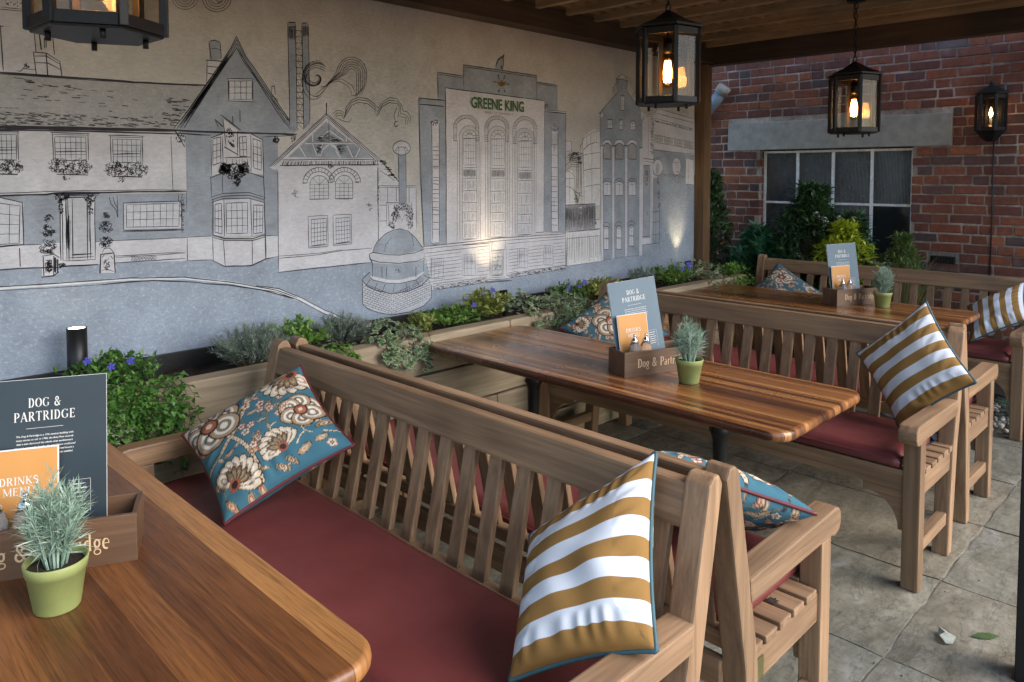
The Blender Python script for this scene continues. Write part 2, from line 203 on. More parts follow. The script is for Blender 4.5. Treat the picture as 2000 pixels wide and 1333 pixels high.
# mural artwork in wall millimetres: P part, F fill, L line, G grid, H hatch, D dashes, K courses, S scribble
MURAL = """
P painted_road
F road 79 1282 646 1272 836 1268 1353 1263 1800 1183 2325 1198 2769 1047 3113 1081 4213 1069 4845 1107 5640 1149 5657 351 3935 369 2249 426 1191 484 51 499
F pale 546 1152 643 1152 770 1148 895 1145 1112 1141 1339 1122 1551 1080 1783 1016 1893 965 1916 951 1899 945 1775 1003 1551 1068 1338 1111 1112 1129 895 1134 770 1137 642 1140 546 1142
L 7 546 1150 643 1151 770 1146 895 1143 1112 1139 1338 1120 1551 1076 1783 1013 1893 963
L 9 997 1122 1112 1123 1206 1118 1338 1101 1442 1080 1551 1062 1703 1023 1893 954
L 4 545 1138 642 1137 796 1129 997 1122
F pale 1677 1044 1797 1018 1921 957 2052 878 2190 812 2306 779 2306 766 2181 799 2043 861 1913 941 1788 1002 1677 1031
L 7 1677 1046 1797 1018 1921 957 2052 878 2190 810 2306 777
L 6 1677 1031 1788 1002 1913 943 2043 863 2181 802
P painted_inn
F roof 350 1952 667 1967 929 1971 1227 1976 1458 1984 1307 1798 1320 1778 957 1768 661 1761 343 1748
F white 343 1738 660 1751 980 1761 1363 1759 1357 1505 973 1504 653 1500 335 1495
F grey 335 1495 653 1499 973 1500 1357 1498 1353 1297 1062 1303 728 1308 328 1311
F white 328 1311 728 1308 1062 1303 1353 1298 1350 1194 1059 1208 853 1210 710 1217 645 1216 326 1224
L 12 350 1953 667 1968 820 1970 929 1971 1103 1974 1291 1977 1458 1987
L 5 350 1948 667 1963 929 1966 1164 1971
L 22 343 1751 661 1761 814 1764 957 1768 1128 1771 1320 1776
L 10 343 1738 660 1751 957 1757 1319 1761
D 4 130 662 1818 959 1829 957 1780 661 1769
D 5 70 947 1819 1328 1832 1307 1785 946 1772
D 5 36 1290 1918 1391 1925 1341 1840 1262 1836
D 5 26 666 1920 1163 1935 1161 1847 663 1827
D 5 12 716 1953 940 1961 939 1930 715 1924
D 4 60 345 1818 663 1838 661 1768 343 1754
F pane 613 1744 715 1748 713 1638 612 1636
G 5 6 4 615 1732 712 1734 710 1638 615 1636
L 7 603 1746 724 1747
L 4 607 1739 720 1741
L 6 609 1744 609 1636
L 6 718 1748 717 1638
L 8 617 1672 710 1675
F greyl 651 1687 669 1688 668 1673 651 1673
F greyl 679 1715 699 1715 699 1692 679 1691
S 5 70 625 1613 33 28
S 5 70 694 1612 36 26
S 5 24 658 1596 29 15
L 9 616 1584 713 1581
S 5 12 643 1571 11 10
F pane 839 1745 959 1749 957 1639 839 1637
G 5 6 4 842 1731 955 1734 954 1639 842 1637
L 7 828 1747 969 1748
L 4 832 1740 965 1742
L 6 835 1745 836 1637
L 6 963 1749 962 1639
L 8 844 1672 954 1675
F greyl 882 1685 901 1685 901 1670 882 1669
F greyl 913 1713 936 1714 935 1689 913 1689
S 5 70 856 1613 37 29
S 5 70 933 1612 40 28
S 5 24 894 1594 33 15
L 9 844 1582 958 1579
S 5 12 876 1569 12 11
F pane 1051 1743 1171 1747 1169 1632 1052 1631
G 5 6 4 1055 1729 1167 1731 1165 1632 1056 1631
L 7 1040 1745 1182 1746
L 4 1044 1737 1177 1739
L 6 1047 1742 1048 1631
L 6 1174 1747 1174 1632
L 8 1058 1666 1165 1670
F greyl 1099 1679 1121 1680 1120 1664 1099 1663
F greyl 1134 1710 1159 1710 1158 1684 1133 1683
S 5 70 1064 1605 40 31
S 5 70 1149 1604 44 29
S 5 24 1105 1586 36 16
L 9 1058 1573 1169 1570
S 5 12 1086 1559 13 12
L 5 1293 1750 1297 1509
L 8 1363 1745 1359 1506
L 12 335 1495 653 1500 807 1502 839 1506 1002 1506 1152 1507 1357 1505
L 5 335 1503 653 1509 839 1514 1153 1515 1358 1512
L 5 839 1495 996 1495
L 6 1357 1505 1354 1194
L 6 328 1308 647 1304 713 1307 785 1305
L 5 979 1302 1062 1303 1211 1300 1353 1298
L 8 326 1224 645 1216 710 1217 853 1207
L 5 1051 1237 1209 1236 1344 1233
L 4 1054 1232 1344 1228
L 6 1047 1209 1208 1206 1344 1205
K 3 3 1118 1232 1222 1228 1221 1210 1117 1213
F pane 575 1489 653 1491 728 1471 723 1306 570 1305
G 5 4 4 580 1484 717 1459 710 1313 575 1313
L 7 576 1501 653 1493 725 1471 725 1309 569 1302
L 6 710 1295 711 1223
F white 854 1492 876 1495 869 1240 851 1235
F white 958 1487 983 1486 977 1231 960 1226
F greyl 878 1488 958 1490 954 1243 876 1246
L 6 854 1489 851 1235
L 6 861 1489 859 1235
L 6 875 1488 872 1234
L 6 882 1488 880 1233
L 6 899 1482 894 1238
L 6 953 1480 948 1234
L 6 963 1480 959 1233
L 6 981 1480 977 1231
S 6 50 863 1491 24 15
S 6 40 966 1483 22 16
S 6 30 856 1452 10 31
S 6 30 965 1448 11 34
L 10 834 1502 1002 1501
L 6 877 1487 961 1488
H 4 7 875 1420 889 1420 884 1251 870 1253
L 7 892 1255 966 1255
L 6.4 876 1244 972 1242
L 5.8 859 1233 977 1229
L 5.2 842 1214 982 1208
S 6 30 855 1215 16 9
L 10 847 1211 988 1208
L 5 1036 1488 1042 1459 1062 1432 1067 1400 1068 1491
L 5 1051 1488 1057 1458 1068 1439
L 5 1323 1492 1319 1468 1336 1444
S 5 50 1336 1430 9 62
S 5 20 1336 1347 5 34
L 5 1337 1492 1329 1461 1342 1437
F pane 1094 1456 1334 1459 1330 1341 1092 1350
G 5 8 3 1103 1453 1324 1454 1320 1350 1100 1357
L 7 1090 1461 1340 1463
L 7 1091 1461 1090 1345
L 7 1090 1343 1340 1337
L 6 1084 1339 1340 1332
L 6 1333 1457 1330 1337
F greyl 1131 1450 1154 1449 1153 1421 1130 1422
F greyl 1185 1422 1213 1421 1213 1390 1184 1392
F greyl 1276 1449 1299 1448 1298 1421 1275 1422
F greyl 1101 1391 1130 1389 1129 1359 1101 1360
F greyl 1242 1389 1268 1388 1267 1358 1241 1359
S 5 26 812 1407 15 15
S 5 55 810 1358 22 23
S 5 55 809 1293 28 29
S 5 26 1023 1411 14 14
S 5 55 1021 1362 23 23
S 5 55 1019 1299 23 23
F white 787 1259 824 1259 843 1245 838 1181 822 1171 784 1177
L 7 784 1258 827 1262 845 1248
L 7 789 1256 790 1179
L 12 782 1175 824 1176 842 1191
L 6 827 1256 824 1177
S 6 60 808 1217 11 25
L 5 797 1240 818 1241 820 1201 798 1191 795 1231
H 6 5 829 1250 842 1249 840 1181 827 1182
F white 998 1249 1049 1248 1051 1167 993 1171
L 7 996 1249 1051 1251
L 9 998 1249 993 1170
L 7 1049 1248 1051 1166
L 6 1004 1256 1013 1274 1034 1273 1047 1255
S 5 30 1020 1205 10 27
L 5 1003 1236 1012 1245
L 5 1036 1240 1045 1226
L 5 999 1178 1017 1186 1046 1173
F white 580 2262 676 2279 761 2282 780 2137 788 2058 873 2028 874 1973 786 1971 667 1972 571 1968
L 7 672 2146 677 1976
L 6 667 2145 682 2143
L 5 674 2215 719 2216 759 2217
L 5 674 2207 759 2211
S 5 14 725 2234 45 10
L 5 782 2140 787 2058
L 7 799 2140 806 2069
L 5 846 2143 850 2056
L 5 816 2118 817 2076
L 5 823 2116 823 2080
S 5 16 825 2135 21 8
L 8 776 2057 823 2059 871 2028
L 6 783 2043 822 2046 870 2019
L 7 781 2018 827 2020 870 2000
L 6 778 2054 786 1971
L 6 822 2056 826 1972
L 6 869 2028 875 1974
L 5 720 1980 732 1978 743 1991 784 1989
S 6 14 754 2001 11 8
P painted_gabled_house
F grey 1602 2218 1647 2130 1761 1981 1847 1860 1909 1802 1879 1778 1805 1775 1798 1595 1356 1594 1356 1752 1313 1778 1362 1851 1462 1996 1573 2158
F grey 1360 1608 1802 1610 1796 1279 1353 1297
F white 1356 1299 1472 1297 1471 1287 1525 1275 1661 1266 1730 1281 1796 1282 1794 1174 1731 1170 1658 1145 1523 1151 1469 1186 1355 1194
L 8 1602 2225 1573 2166 1521 2085 1462 1999 1404 1916 1362 1855 1307 1785
L 8 1602 2225 1647 2136 1692 2081 1761 1988 1816 1914 1864 1853 1915 1802
L 5 1602 2210 1575 2157 1523 2079 1465 1993 1409 1910 1368 1850 1320 1786
L 5 1602 2210 1643 2129 1688 2074 1756 1981 1810 1907 1856 1849 1903 1802
L 6 1602 2191 1577 2145 1526 2072 1470 1986 1415 1903 1375 1845 1336 1787
L 6 1602 2191 1638 2121 1682 2065 1751 1973 1804 1899 1847 1843 1888 1801
L 7 1601 2174 1579 2135 1529 2065 1474 1980 1420 1896 1382 1839 1351 1787
L 7 1601 2174 1633 2113 1678 2058 1746 1965 1798 1891 1839 1838 1874 1801
H 2.2 30 1573 2158 1587 2149 1368 1821 1327 1792
L 4 1600 2171 1614 2158
L 4 1607 2160 1622 2148
L 4 1614 2150 1629 2138
L 4 1622 2140 1636 2127
L 4 1629 2130 1644 2117
L 4 1636 2119 1651 2107
L 4 1644 2109 1658 2096
L 4 1651 2099 1666 2086
L 4 1658 2089 1673 2076
L 4 1666 2079 1681 2066
L 4 1673 2068 1688 2055
L 4 1681 2058 1696 2045
L 4 1688 2048 1703 2035
L 4 1696 2039 1711 2025
L 4 1703 2029 1719 2015
L 4 1711 2019 1726 2006
L 4 1719 2009 1734 1996
L 4 1726 2000 1742 1986
L 4 1734 1990 1749 1977
L 4 1742 1981 1757 1967
L 4 1749 1972 1765 1958
L 4 1757 1963 1773 1949
L 4 1765 1953 1781 1940
L 4 1773 1944 1788 1931
L 4 1780 1935 1796 1922
L 4 1788 1927 1804 1913
L 4 1796 1918 1812 1904
L 4 1804 1909 1820 1895
L 4 1812 1900 1828 1886
L 4 1820 1892 1836 1878
L 4 1828 1883 1844 1869
L 4 1836 1874 1852 1860
L 4 1844 1866 1860 1852
L 4 1852 1857 1869 1843
L 14 1306 1777 1457 1775 1625 1777 1904 1781
L 8 1313 1764 1471 1760
L 6 1717 1761 1887 1775 1891 1748
L 10 1307 1781 1326 1751 1352 1704 1356 1752
S 6 26 1335 1744 17 27
S 6 18 1885 1759 13 19
F pane 1557 2023 1678 2034 1676 1932 1555 1924
G 6 4 3 1561 2015 1675 2025 1672 1938 1561 1930
L 9 1552 2025 1682 2034
L 8 1557 2022 1559 1926
L 8 1678 2032 1677 1929
L 6 1550 1922 1689 1926
F white 1474 1753 1528 1772 1655 1779 1721 1750 1723 1580 1652 1588 1525 1588 1467 1566
L 8 1472 1749 1528 1771
L 7 1655 1779 1725 1747
L 6 1474 1746 1470 1574
L 8 1723 1747 1725 1566
L 6 1663 1770 1663 1595
L 6 1524 1758 1526 1637
G 6 2 4 1481 1746 1517 1754 1515 1637 1478 1623
G 6 2 3 1606 1757 1640 1762 1642 1668 1608 1667
G 6 2 4 1674 1752 1715 1739 1714 1603 1675 1613
L 8 1533 1659 1661 1664
H 5 6 1541 1655 1653 1657 1652 1631 1540 1630
F white 1530 1840 1599 1789 1596 1674 1534 1709
L 8 1490 1834 1529 1801
L 10 1519 1857 1614 1790
L 7 1530 1836 1542 1709
L 7 1599 1786 1596 1674
L 8 1533 1710 1600 1673
L 8 1612 1883 1612 1826
L 8 1576 1853 1577 1817
L 6 1493 1827 1507 1800
S 9 16 1561 1766 16 14
S 9 16 1571 1724 19 16
S 8 10 1558 1791 13 8
S 7 110 1532 1609 26 28
S 7 120 1584 1595 45 36
S 7 90 1629 1609 27 30
S 7 40 1590 1548 19 22
L 8 1465 1567 1525 1588
L 8 1652 1591 1727 1566
L 6 1467 1574 1468 1475
L 6 1521 1581 1521 1488
L 8 1723 1573 1729 1462
L 7 1468 1477 1523 1493 1650 1495 1727 1471
L 7 1468 1465 1522 1481 1650 1483 1727 1459
L 7 1468 1452 1522 1468 1649 1469 1727 1445
F pane 1479 1457 1526 1463 1649 1464 1727 1445 1726 1298 1661 1287 1526 1291 1475 1303
G 6 2 4 1484 1443 1514 1449 1515 1303 1481 1315
G 6 4 4 1536 1448 1641 1448 1640 1303 1537 1305
G 6 3 4 1672 1437 1719 1432 1716 1302 1669 1297
L 9 1475 1471 1472 1302
L 7 1526 1467 1527 1295
L 7 1657 1467 1661 1287
L 10 1726 1469 1730 1170
L 9 1472 1302 1526 1284 1661 1274 1728 1289
L 7 1471 1291 1525 1275 1661 1265 1728 1279
L 6 1470 1298 1471 1184
L 7 1520 1274 1527 1154
L 7 1661 1265 1659 1148
L 9 1466 1186 1523 1153 1658 1145 1730 1172 1794 1177
L 6 1355 1194 1466 1188
L 5 1356 1299 1468 1298
L 5 1732 1284 1796 1282
L 6 1801 1543 1794 1097
F grey 1471 2180 1487 2191 1512 2194 1526 2180 1527 2110 1474 2101
L 8 1471 2184 1498 2194 1524 2187
L 6 1473 2181 1480 2105
L 6 1524 2183 1527 2114
L 5 1476 2150 1501 2158 1526 2152
F white 1459 2100 1532 2105 1498 2044 1458 1985
L 8 1457 2099 1532 2102
L 6 1461 2098 1458 1996
L 6 1463 2072 1513 2072
L 7 1464 2041 1498 2037
L 6 1775 2008 1770 1963 1804 1947 1802 1932
L 6 1790 2009 1792 1968
L 6 1775 2008 1790 2010
S 12 26 1792 1748 16 13
P painted_chimneys
F grey 1865 2326 1907 2332 1908 1817 1867 1823
F grey 1941 2331 1977 2336 1978 1843 1942 1803
L 6 1864 2326 1868 1823
L 6 1907 2324 1907 1817
L 6 1941 2329 1944 1811
L 6 1977 2334 1979 1851
L 9 1868 2326 1905 2332
L 9 1867 2304 1907 2311
L 8 1941 2333 1973 2340
H 5 14 1867 2304 1907 2309 1905 2245 1866 2240
H 5 12 1940 2321 1977 2327 1976 2269 1939 2265
L 4.5 1908 2294 1942 2294
L 4.5 1908 2294 1924 2266 1942 2299
L 4.5 1908 2264 1942 2264
L 4.5 1908 2264 1940 2236 1942 2269
L 4.5 1908 2234 1942 2234
L 4.5 1908 2234 1924 2206 1942 2238
L 4.5 1908 2204 1942 2203
L 4.5 1908 2204 1940 2176 1942 2208
L 4.5 1908 2174 1942 2173
L 4.5 1908 2174 1925 2145 1942 2178
L 4.5 1908 2144 1942 2143
L 4.5 1908 2144 1940 2115 1942 2147
L 4.5 1908 2113 1942 2112
L 4.5 1908 2113 1925 2085 1942 2117
L 4.5 1908 2083 1942 2082
L 4.5 1908 2083 1940 2054 1942 2086
L 4.5 1909 2053 1942 2051
L 4.5 1909 2053 1925 2024 1942 2056
L 4.5 1909 2023 1942 2021
L 4.5 1909 2023 1940 1993 1943 2025
L 4.5 1909 1992 1943 1990
L 4.5 1909 1992 1925 1963 1943 1995
L 4.5 1909 1962 1943 1960
L 4.5 1909 1962 1940 1932 1943 1964
L 4.5 1909 1931 1943 1929
L 4.5 1909 1931 1925 1902 1943 1934
L 4.5 1909 1901 1943 1898
L 4.5 1909 1901 1941 1871 1943 1903
L 4.5 1909 1871 1943 1868
L 4.5 1909 1871 1925 1841 1943 1872
L 4.5 1909 1840 1943 1837
L 4.5 1909 1840 1941 1809 1943 1842
P painted_cottage
F white 1803 1614 2082 1623 2387 1627 2387 1174 2330 1102 1794 1100
F white 2393 1665 2530 1538 2651 1511 2649 1274 2537 1163 2387 1182
F white 1754 1618 2073 1897 2406 1659 2395 1622 2069 1627 1778 1603
F grey 1856 1667 2072 1852 2351 1671 2050 1665
L 6 1791 1593 1799 1585 1794 1102
L 7 2387 1623 2387 1174
L 8 1794 1100 2011 1102 2330 1104
L 6 1795 1169 2012 1170 2158 1182 2346 1181
L 5 1795 1179 2012 1178 2158 1186
S 5 16 2389 1476 6 151
S 5 16 2395 1476 6 151
L 6 1754 1618 2073 1895 2406 1659
L 6 1765 1619 2073 1886 2394 1656
L 6 1779 1622 2073 1875 2380 1653
L 10 1810 1625 2049 1630 2395 1634
L 7 1823 1652 2050 1659 2361 1663
H 5 80 1823 1648 2391 1659 2395 1632 1814 1624
L 8 2074 1950 2073 1887
L 5 2068 1934 2077 1935
L 7 2088 1857 2087 1746
F white 1920 1728 1957 1671 1950 1667 1912 1724
L 3 1920 1728 1957 1671
F white 1993 1745 2023 1675 2015 1672 1985 1742
L 3 1993 1745 2023 1675
F white 2055 1740 2027 1671 2019 1674 2047 1742
L 3 2055 1740 2027 1671
F white 2201 1735 2234 1675 2225 1672 2193 1732
L 3 2201 1735 2234 1675
F white 2282 1722 2253 1672 2244 1675 2274 1725
L 3 2282 1722 2253 1672
F white 2131 1706 2158 1675 2151 1670 2123 1701
L 3 2131 1706 2158 1675
F white 1950 1742 2245 1751 2245 1743 1950 1734
L 3 1950 1742 2245 1751
F white 2013 1759 2085 1812 2091 1806 2018 1753
L 3 2013 1759 2085 1812
F white 2090 1813 2181 1760 2176 1754 2085 1806
L 3 2090 1813 2181 1760
F white 1999 1794 1998 1744 1989 1743 1990 1794
L 3 1999 1794 1998 1744
F white 2198 1778 2197 1745 2188 1745 2188 1777
L 3 2198 1778 2197 1745
F white 2096 1743 2132 1724 2159 1672 2148 1672 2123 1715 2091 1734
F white 2087 1742 2050 1714 2023 1670 2034 1670 2055 1710 2088 1730
D 4 44 2016 1764 2079 1793 2078 1750 2016 1748
D 4 34 2020 1729 2042 1733 2032 1690 2023 1690
D 4 40 2137 1736 2188 1737 2164 1684 2145 1700
D 4 30 2096 1786 2160 1756 2123 1751 2096 1754
S 8 16 2095 1623 14 14
L 8 2401 1664 2462 1609 2526 1541
D 6 22 2401 1659 2431 1656 2513 1563 2492 1558
L 5 2398 1605 2461 1571 2502 1546
L 6 1934 1538 1936 1553 1942 1568 1950 1581 1962 1593 1975 1603 1991 1610 2007 1615 2025 1617 2042 1616 2059 1612 2075 1605 2089 1595 2101 1584 2111 1570 2117 1555 2119 1539
L 5 1957 1537 1959 1550 1965 1562 1973 1573 1983 1583 1996 1590 2010 1594 2025 1596 2040 1594 2054 1590 2067 1584 2078 1575 2087 1564 2092 1551 2095 1538
L 4 2094 1542 2119 1545
L 4 2090 1557 2113 1565
L 4 2082 1570 2102 1583
L 4 2070 1581 2086 1598
L 4 2056 1589 2067 1609
L 4 2040 1594 2046 1615
L 4 2024 1596 2023 1617
L 4 2007 1593 2001 1613
L 4 1992 1587 1980 1606
L 4 1978 1579 1962 1594
L 4 1968 1567 1948 1578
L 4 1960 1554 1938 1560
L 4 1957 1539 1934 1541
L 6 2081 1537 2083 1552 2089 1567 2098 1581 2110 1593 2124 1603 2140 1611 2158 1616 2176 1618 2195 1617 2213 1612 2230 1605 2245 1596 2258 1584 2267 1570 2274 1554 2277 1538
L 5 2105 1536 2107 1549 2113 1562 2122 1573 2133 1582 2146 1590 2161 1594 2177 1596 2192 1595 2207 1591 2221 1584 2233 1574 2242 1563 2248 1550 2251 1537
L 4 2250 1541 2276 1544
L 4 2246 1556 2270 1564
L 4 2237 1570 2258 1583
L 4 2225 1581 2242 1598
L 4 2210 1590 2221 1609
L 4 2193 1595 2199 1616
L 4 2175 1596 2175 1618
L 4 2158 1593 2151 1614
L 4 2142 1588 2129 1606
L 4 2127 1578 2110 1594
L 4 2116 1567 2096 1578
L 4 2109 1553 2085 1560
L 4 2105 1538 2081 1540
F pane 1974 1530 1977 1544 1984 1557 1996 1567 2011 1574 2027 1576 2044 1574 2059 1567 2070 1556 2078 1543 2080 1528 2079 1455 1973 1457
L 5 1973 1457 1974 1530 1977 1544 1984 1557 1996 1567 2011 1574 2027 1576 2044 1574 2059 1567 2070 1556 2078 1543 2080 1528 2079 1455 1973 1457
L 3.5 2000 1529 1999 1457
L 3.5 2027 1529 2026 1456
L 3.5 2053 1529 2052 1455
L 3.5 1974 1530 2080 1528
L 3.5 1974 1511 2080 1510
L 3.5 1973 1493 2080 1492
L 3.5 1973 1475 2080 1473
L 3 2027 1529 2065 1562
L 3 2027 1529 2027 1576
L 3 2027 1529 1990 1562
F pane 2122 1533 2125 1547 2133 1559 2144 1569 2159 1575 2175 1577 2191 1575 2206 1569 2217 1559 2225 1546 2227 1532 2226 1451 2121 1454
L 5 2121 1454 2122 1533 2125 1547 2133 1559 2144 1569 2159 1575 2175 1577 2191 1575 2206 1569 2217 1559 2225 1546 2227 1532 2226 1451 2121 1454
L 3.5 2148 1533 2147 1453
L 3.5 2174 1532 2173 1452
L 3.5 2200 1532 2199 1452
L 3.5 2122 1533 2227 1532
L 3.5 2122 1513 2227 1512
L 3.5 2122 1493 2226 1491
L 3.5 2121 1473 2226 1471
L 3 2174 1532 2212 1564
L 3 2174 1532 2175 1577
L 3 2174 1532 2138 1564
L 8 1969 1456 2079 1455
L 8 2117 1456 2228 1455
L 6 1931 1538 1957 1539
L 7 2239 1541 2265 1538
F pane 1965 1369 2072 1365 2070 1200 1962 1208
L 6 1961 1369 2073 1370 2074 1210 1962 1208 1961 1369
G 5 5 6 1978 1353 2065 1354 2065 1223 1978 1218
L 6 1962 1216 2074 1219
F pane 2108 1370 2215 1366 2213 1204 2106 1211
L 6 2104 1370 2215 1371 2217 1214 2106 1211 2104 1370
G 5 5 6 2122 1353 2207 1355 2208 1227 2122 1221
L 6 2106 1219 2217 1223
S 5 12 1894 1484 18 18
S 5 12 2329 1407 25 22
L 6 2396 1520 2649 1517
L 5 2401 1510 2649 1509
L 5 2452 1509 2451 1425
L 5 2511 1509 2510 1431
L 5 2599 1507 2599 1420
L 5 2649 1511 2649 1274
L 5 2443 1425 2444 1297
L 5 2456 1416 2459 1297
L 6 2440 1425 2524 1424
L 5 2394 1413 2443 1412
L 5 2393 1325 2442 1327
P painted_copper
F grey 2527 1722 2577 1724 2577 1412 2527 1414
F white 2610 1731 2607 1743 2599 1754 2585 1763 2568 1768 2550 1769 2531 1767 2514 1761 2501 1752 2492 1740 2489 1728 2492 1716 2500 1706 2513 1697 2530 1692 2549 1690 2568 1693 2585 1699 2598 1708 2607 1719 2610 1731
L 6 2610 1731 2607 1743 2599 1754 2585 1763 2568 1768 2550 1769 2531 1767 2514 1761 2501 1752 2492 1740 2489 1728 2492 1716 2500 1706 2513 1697 2530 1692 2549 1690 2568 1693 2585 1699 2598 1708 2607 1719 2610 1731
L 5 2592 1717 2590 1723 2584 1728 2574 1732 2562 1734 2549 1735 2536 1734 2524 1731 2515 1726 2509 1721 2507 1715
L 5 2527 1718 2529 1418
L 5 2577 1719 2579 1421
L 4 2502 1713 2522 1714
L 4 2522 1741 2533 1714
L 4 2549 1713 2549 1714
L 4 2577 1742 2565 1715
L 4 2597 1715 2577 1715
S 6 60 2545 1396 53 22
S 6 50 2502 1354 25 34
S 6 50 2598 1359 26 43
S 6 26 2475 1300 23 20
S 6 26 2608 1298 19 24
L 5 2497 1415 2502 1363 2465 1288
L 5 2615 1420 2620 1359 2624 1280
F white 2544 1362 2592 1307 2603 1263 2496 1269 2517 1320
L 6 2528 1362 2547 1318 2566 1361
F grey 2351 1161 2382 1216 2433 1255 2533 1277 2613 1245 2668 1193 2707 1151 2702 1053 2700 1018 2524 995 2346 1017 2347 1092
F greyl 2326 1149 2351 1161 2526 1129 2707 1151 2712 1133 2701 1089 2525 1077 2347 1101
L 7 2351 1161 2363 1192 2382 1216 2433 1255 2485 1271 2533 1277 2592 1260 2646 1217 2684 1170 2707 1151
L 5 2474 1234 2438 1196 2422 1152
L 5 2613 1245 2629 1174
L 7 2326 1149 2351 1158 2442 1139 2526 1129 2634 1134 2707 1151 2712 1133
L 7 2326 1149 2331 1119 2391 1101 2525 1084 2645 1085 2703 1098
L 6 2326 1149 2347 1092 2346 1021
L 6 2703 1098 2700 1018
L 6 2409 1074 2408 1015
L 6 2439 1072 2439 1012
L 6 2644 1054 2644 992
S 6 12 2512 1039 21 13
F grey 2278 1015 2330 1052 2346 1021 2524 990 2700 1019 2723 1047 2757 1026 2757 994 2599 921 2471 918 2348 953 2280 998
F white 2324 1032 2346 1029 2441 999 2524 989 2644 1001 2702 1022 2705 1008 2644 978 2524 969 2440 980 2346 1008
F greyl 2280 1003 2348 953 2471 914 2599 917 2757 999 2755 859 2698 821 2598 798 2470 799 2347 839 2278 882
L 6 2324 1032 2346 1008 2440 980 2524 969 2644 978 2705 1013
L 7 2280 1019 2330 1052
L 7 2280 1015 2309 979 2368 947 2471 917 2588 918 2688 943 2757 994 2757 1021 2723 1047
L 7 2280 1015 2280 882 2317 852 2387 821 2470 799 2598 798 2698 821 2755 859 2757 1003
L 5 2329 1010 2304 979
L 5 2379 988 2358 952
L 5 2430 976 2409 936
L 5 2492 968 2481 917
L 5 2572 968 2583 919
L 5 2644 974 2671 936
L 5 2700 1000 2739 978
K 3.5 9 2282 998 2471 914 2470 804 2280 883
K 3.5 9 2471 914 2754 981 2753 864 2470 804
P painted_tanks
F pale 4123 1798 4176 1868 4263 1906 4330 1901 4341 1356 4136 1376
F pale 3954 1594 4019 1614 4051 1554 4052 1365 3955 1368
F white 3953 1813 4014 1815 4015 1742 3953 1727
L 5 4144 1718 4168 1722 4192 1726 4217 1730 4241 1733 4266 1736 4291 1738 4315 1740 4341 1741
L 5 4145 1608 4169 1612 4193 1616 4217 1619 4242 1622 4267 1625 4291 1626 4316 1627 4342 1628
L 5 4145 1491 4170 1495 4194 1498 4218 1501 4243 1504 4267 1506 4292 1507 4317 1508 4342 1508
L 5 4141 1758 4156 1379
L 4 4238 1806 4244 1373
L 5 4144 1756 4202 1794 4263 1807
L 4 3951 1597 3990 1603 4030 1583 4046 1560 4044 1379
L 4 3990 1601 3996 1380
L 5 3951 1497 4002 1493 4048 1469 4078 1454 4143 1449
L 4 3951 1553 4036 1554
L 5 3953 1687 4012 1710 4094 1742
L 5 3953 1669 4012 1698 4094 1723
L 5 3953 1651 4012 1686 4094 1705
L 5 3953 1647 4012 1674 4094 1687
L 5 3953 1629 4012 1662 4094 1669
L 5 3953 1611 4013 1650 4094 1651
L 5 3953 1606 4013 1638 4095 1633
L 5 4073 1732 4074 1461
L 5 4089 1732 4091 1461
L 5 4111 1733 4112 1461
L 5 4127 1733 4129 1460
S 6 40 4036 1702 58 37
S 6 30 4100 1681 28 38
S 6 24 4066 1416 19 30
L 6 4048 1462 4143 1422
L 6 4084 1377 4107 1453
L 6 4048 1458 4096 1389
L 4 4012 1800 4018 1740 4094 1730
L 5 4076 1734 4130 1733
L 5 4106 1757 4111 1787 4141 1803
L 4 4340 1480 4266 1372
F greyd 3952 1370 4285 1372 4286 1184 3952 1186
H 5 70 3952 1366 4285 1368 4286 1184 3952 1188
H 4 50 3952 1351 4285 1360 4285 1247 3952 1246
F white 4090 1358 4134 1357 4135 1296 4090 1297
G 5 1 2 4090 1358 4134 1357 4135 1296 4090 1297
S 5 10 4111 1327 14 15
L 9 3952 1368 4285 1370
F white 4285 1262 4342 1260 4345 1181 4286 1184
S 6 14 4292 1234 15 15
L 6 4279 1251 4336 1256
L 6 4286 1188 4343 1189
F pale 3957 1179 4343 1177 4351 943 3969 944
L 8 3952 1180 4109 1182 4343 1181
L 5 3969 1133 4343 1134
H 4 26 3959 1171 4349 1169 4355 947 3969 946
H 4 20 3959 1171 4349 1169 4355 947 3969 946
L 5 3969 943 4357 944
L 5 3957 1141 3969 944
L 4 4134 1830 4158 1843 4182 1855 4206 1866 4231 1876 4255 1884 4280 1891 4305 1895 4330 1898
L 4 4183 1857 4183 1777
L 4 4223 1874 4225 1792
L 4 4263 1892 4267 1807
L 5 4134 1756 4209 1795 4269 1813 4330 1811
L 4 4238 1897 4241 1802
L 4 4289 1909 4291 1810
L 5 4134 1837 4138 1643
L 4 4100 1749 4120 1793 4149 1831
L 5 3957 1812 4014 1811 4016 1747 3957 1739
L 5 3957 1703 4043 1735 4081 1717 4130 1730
P painted_brewery
F grey 2672 2016 2868 2016 2869 1160 2703 1169
F grey 2811 2175 3012 2174 3011 2054 2868 1999 2810 2023
F grey 3012 2240 3654 2234 3654 2076 3011 2077
F grey 3654 2196 3859 2192 3860 2019 3736 2012 3654 2064
F grey 3736 2005 3952 2005 3955 1174 3729 1193
F white 2869 2089 3242 2085 3736 2075 3733 1190 3324 1178 2871 1171
F white 2696 1166 2922 1168 3324 1178 3955 1174 3956 932 3427 916 2765 908 2730 1046
L 9 2672 2016 2868 2016
L 9 2677 1981 2861 1980
L 8 2811 2175 3007 2171
L 5 2814 2164 3007 2159
L 9 3009 2239 3654 2234
L 6 3020 2227 3654 2221
L 8 3654 2192 3859 2187
L 6 3664 2183 3859 2176
L 9 3736 2003 3952 2002
L 6 3736 2013 3952 2015
L 6 2672 2013 2679 1615 2703 1171
L 6 2811 2173 2813 2023
L 6 3012 2237 3013 2083
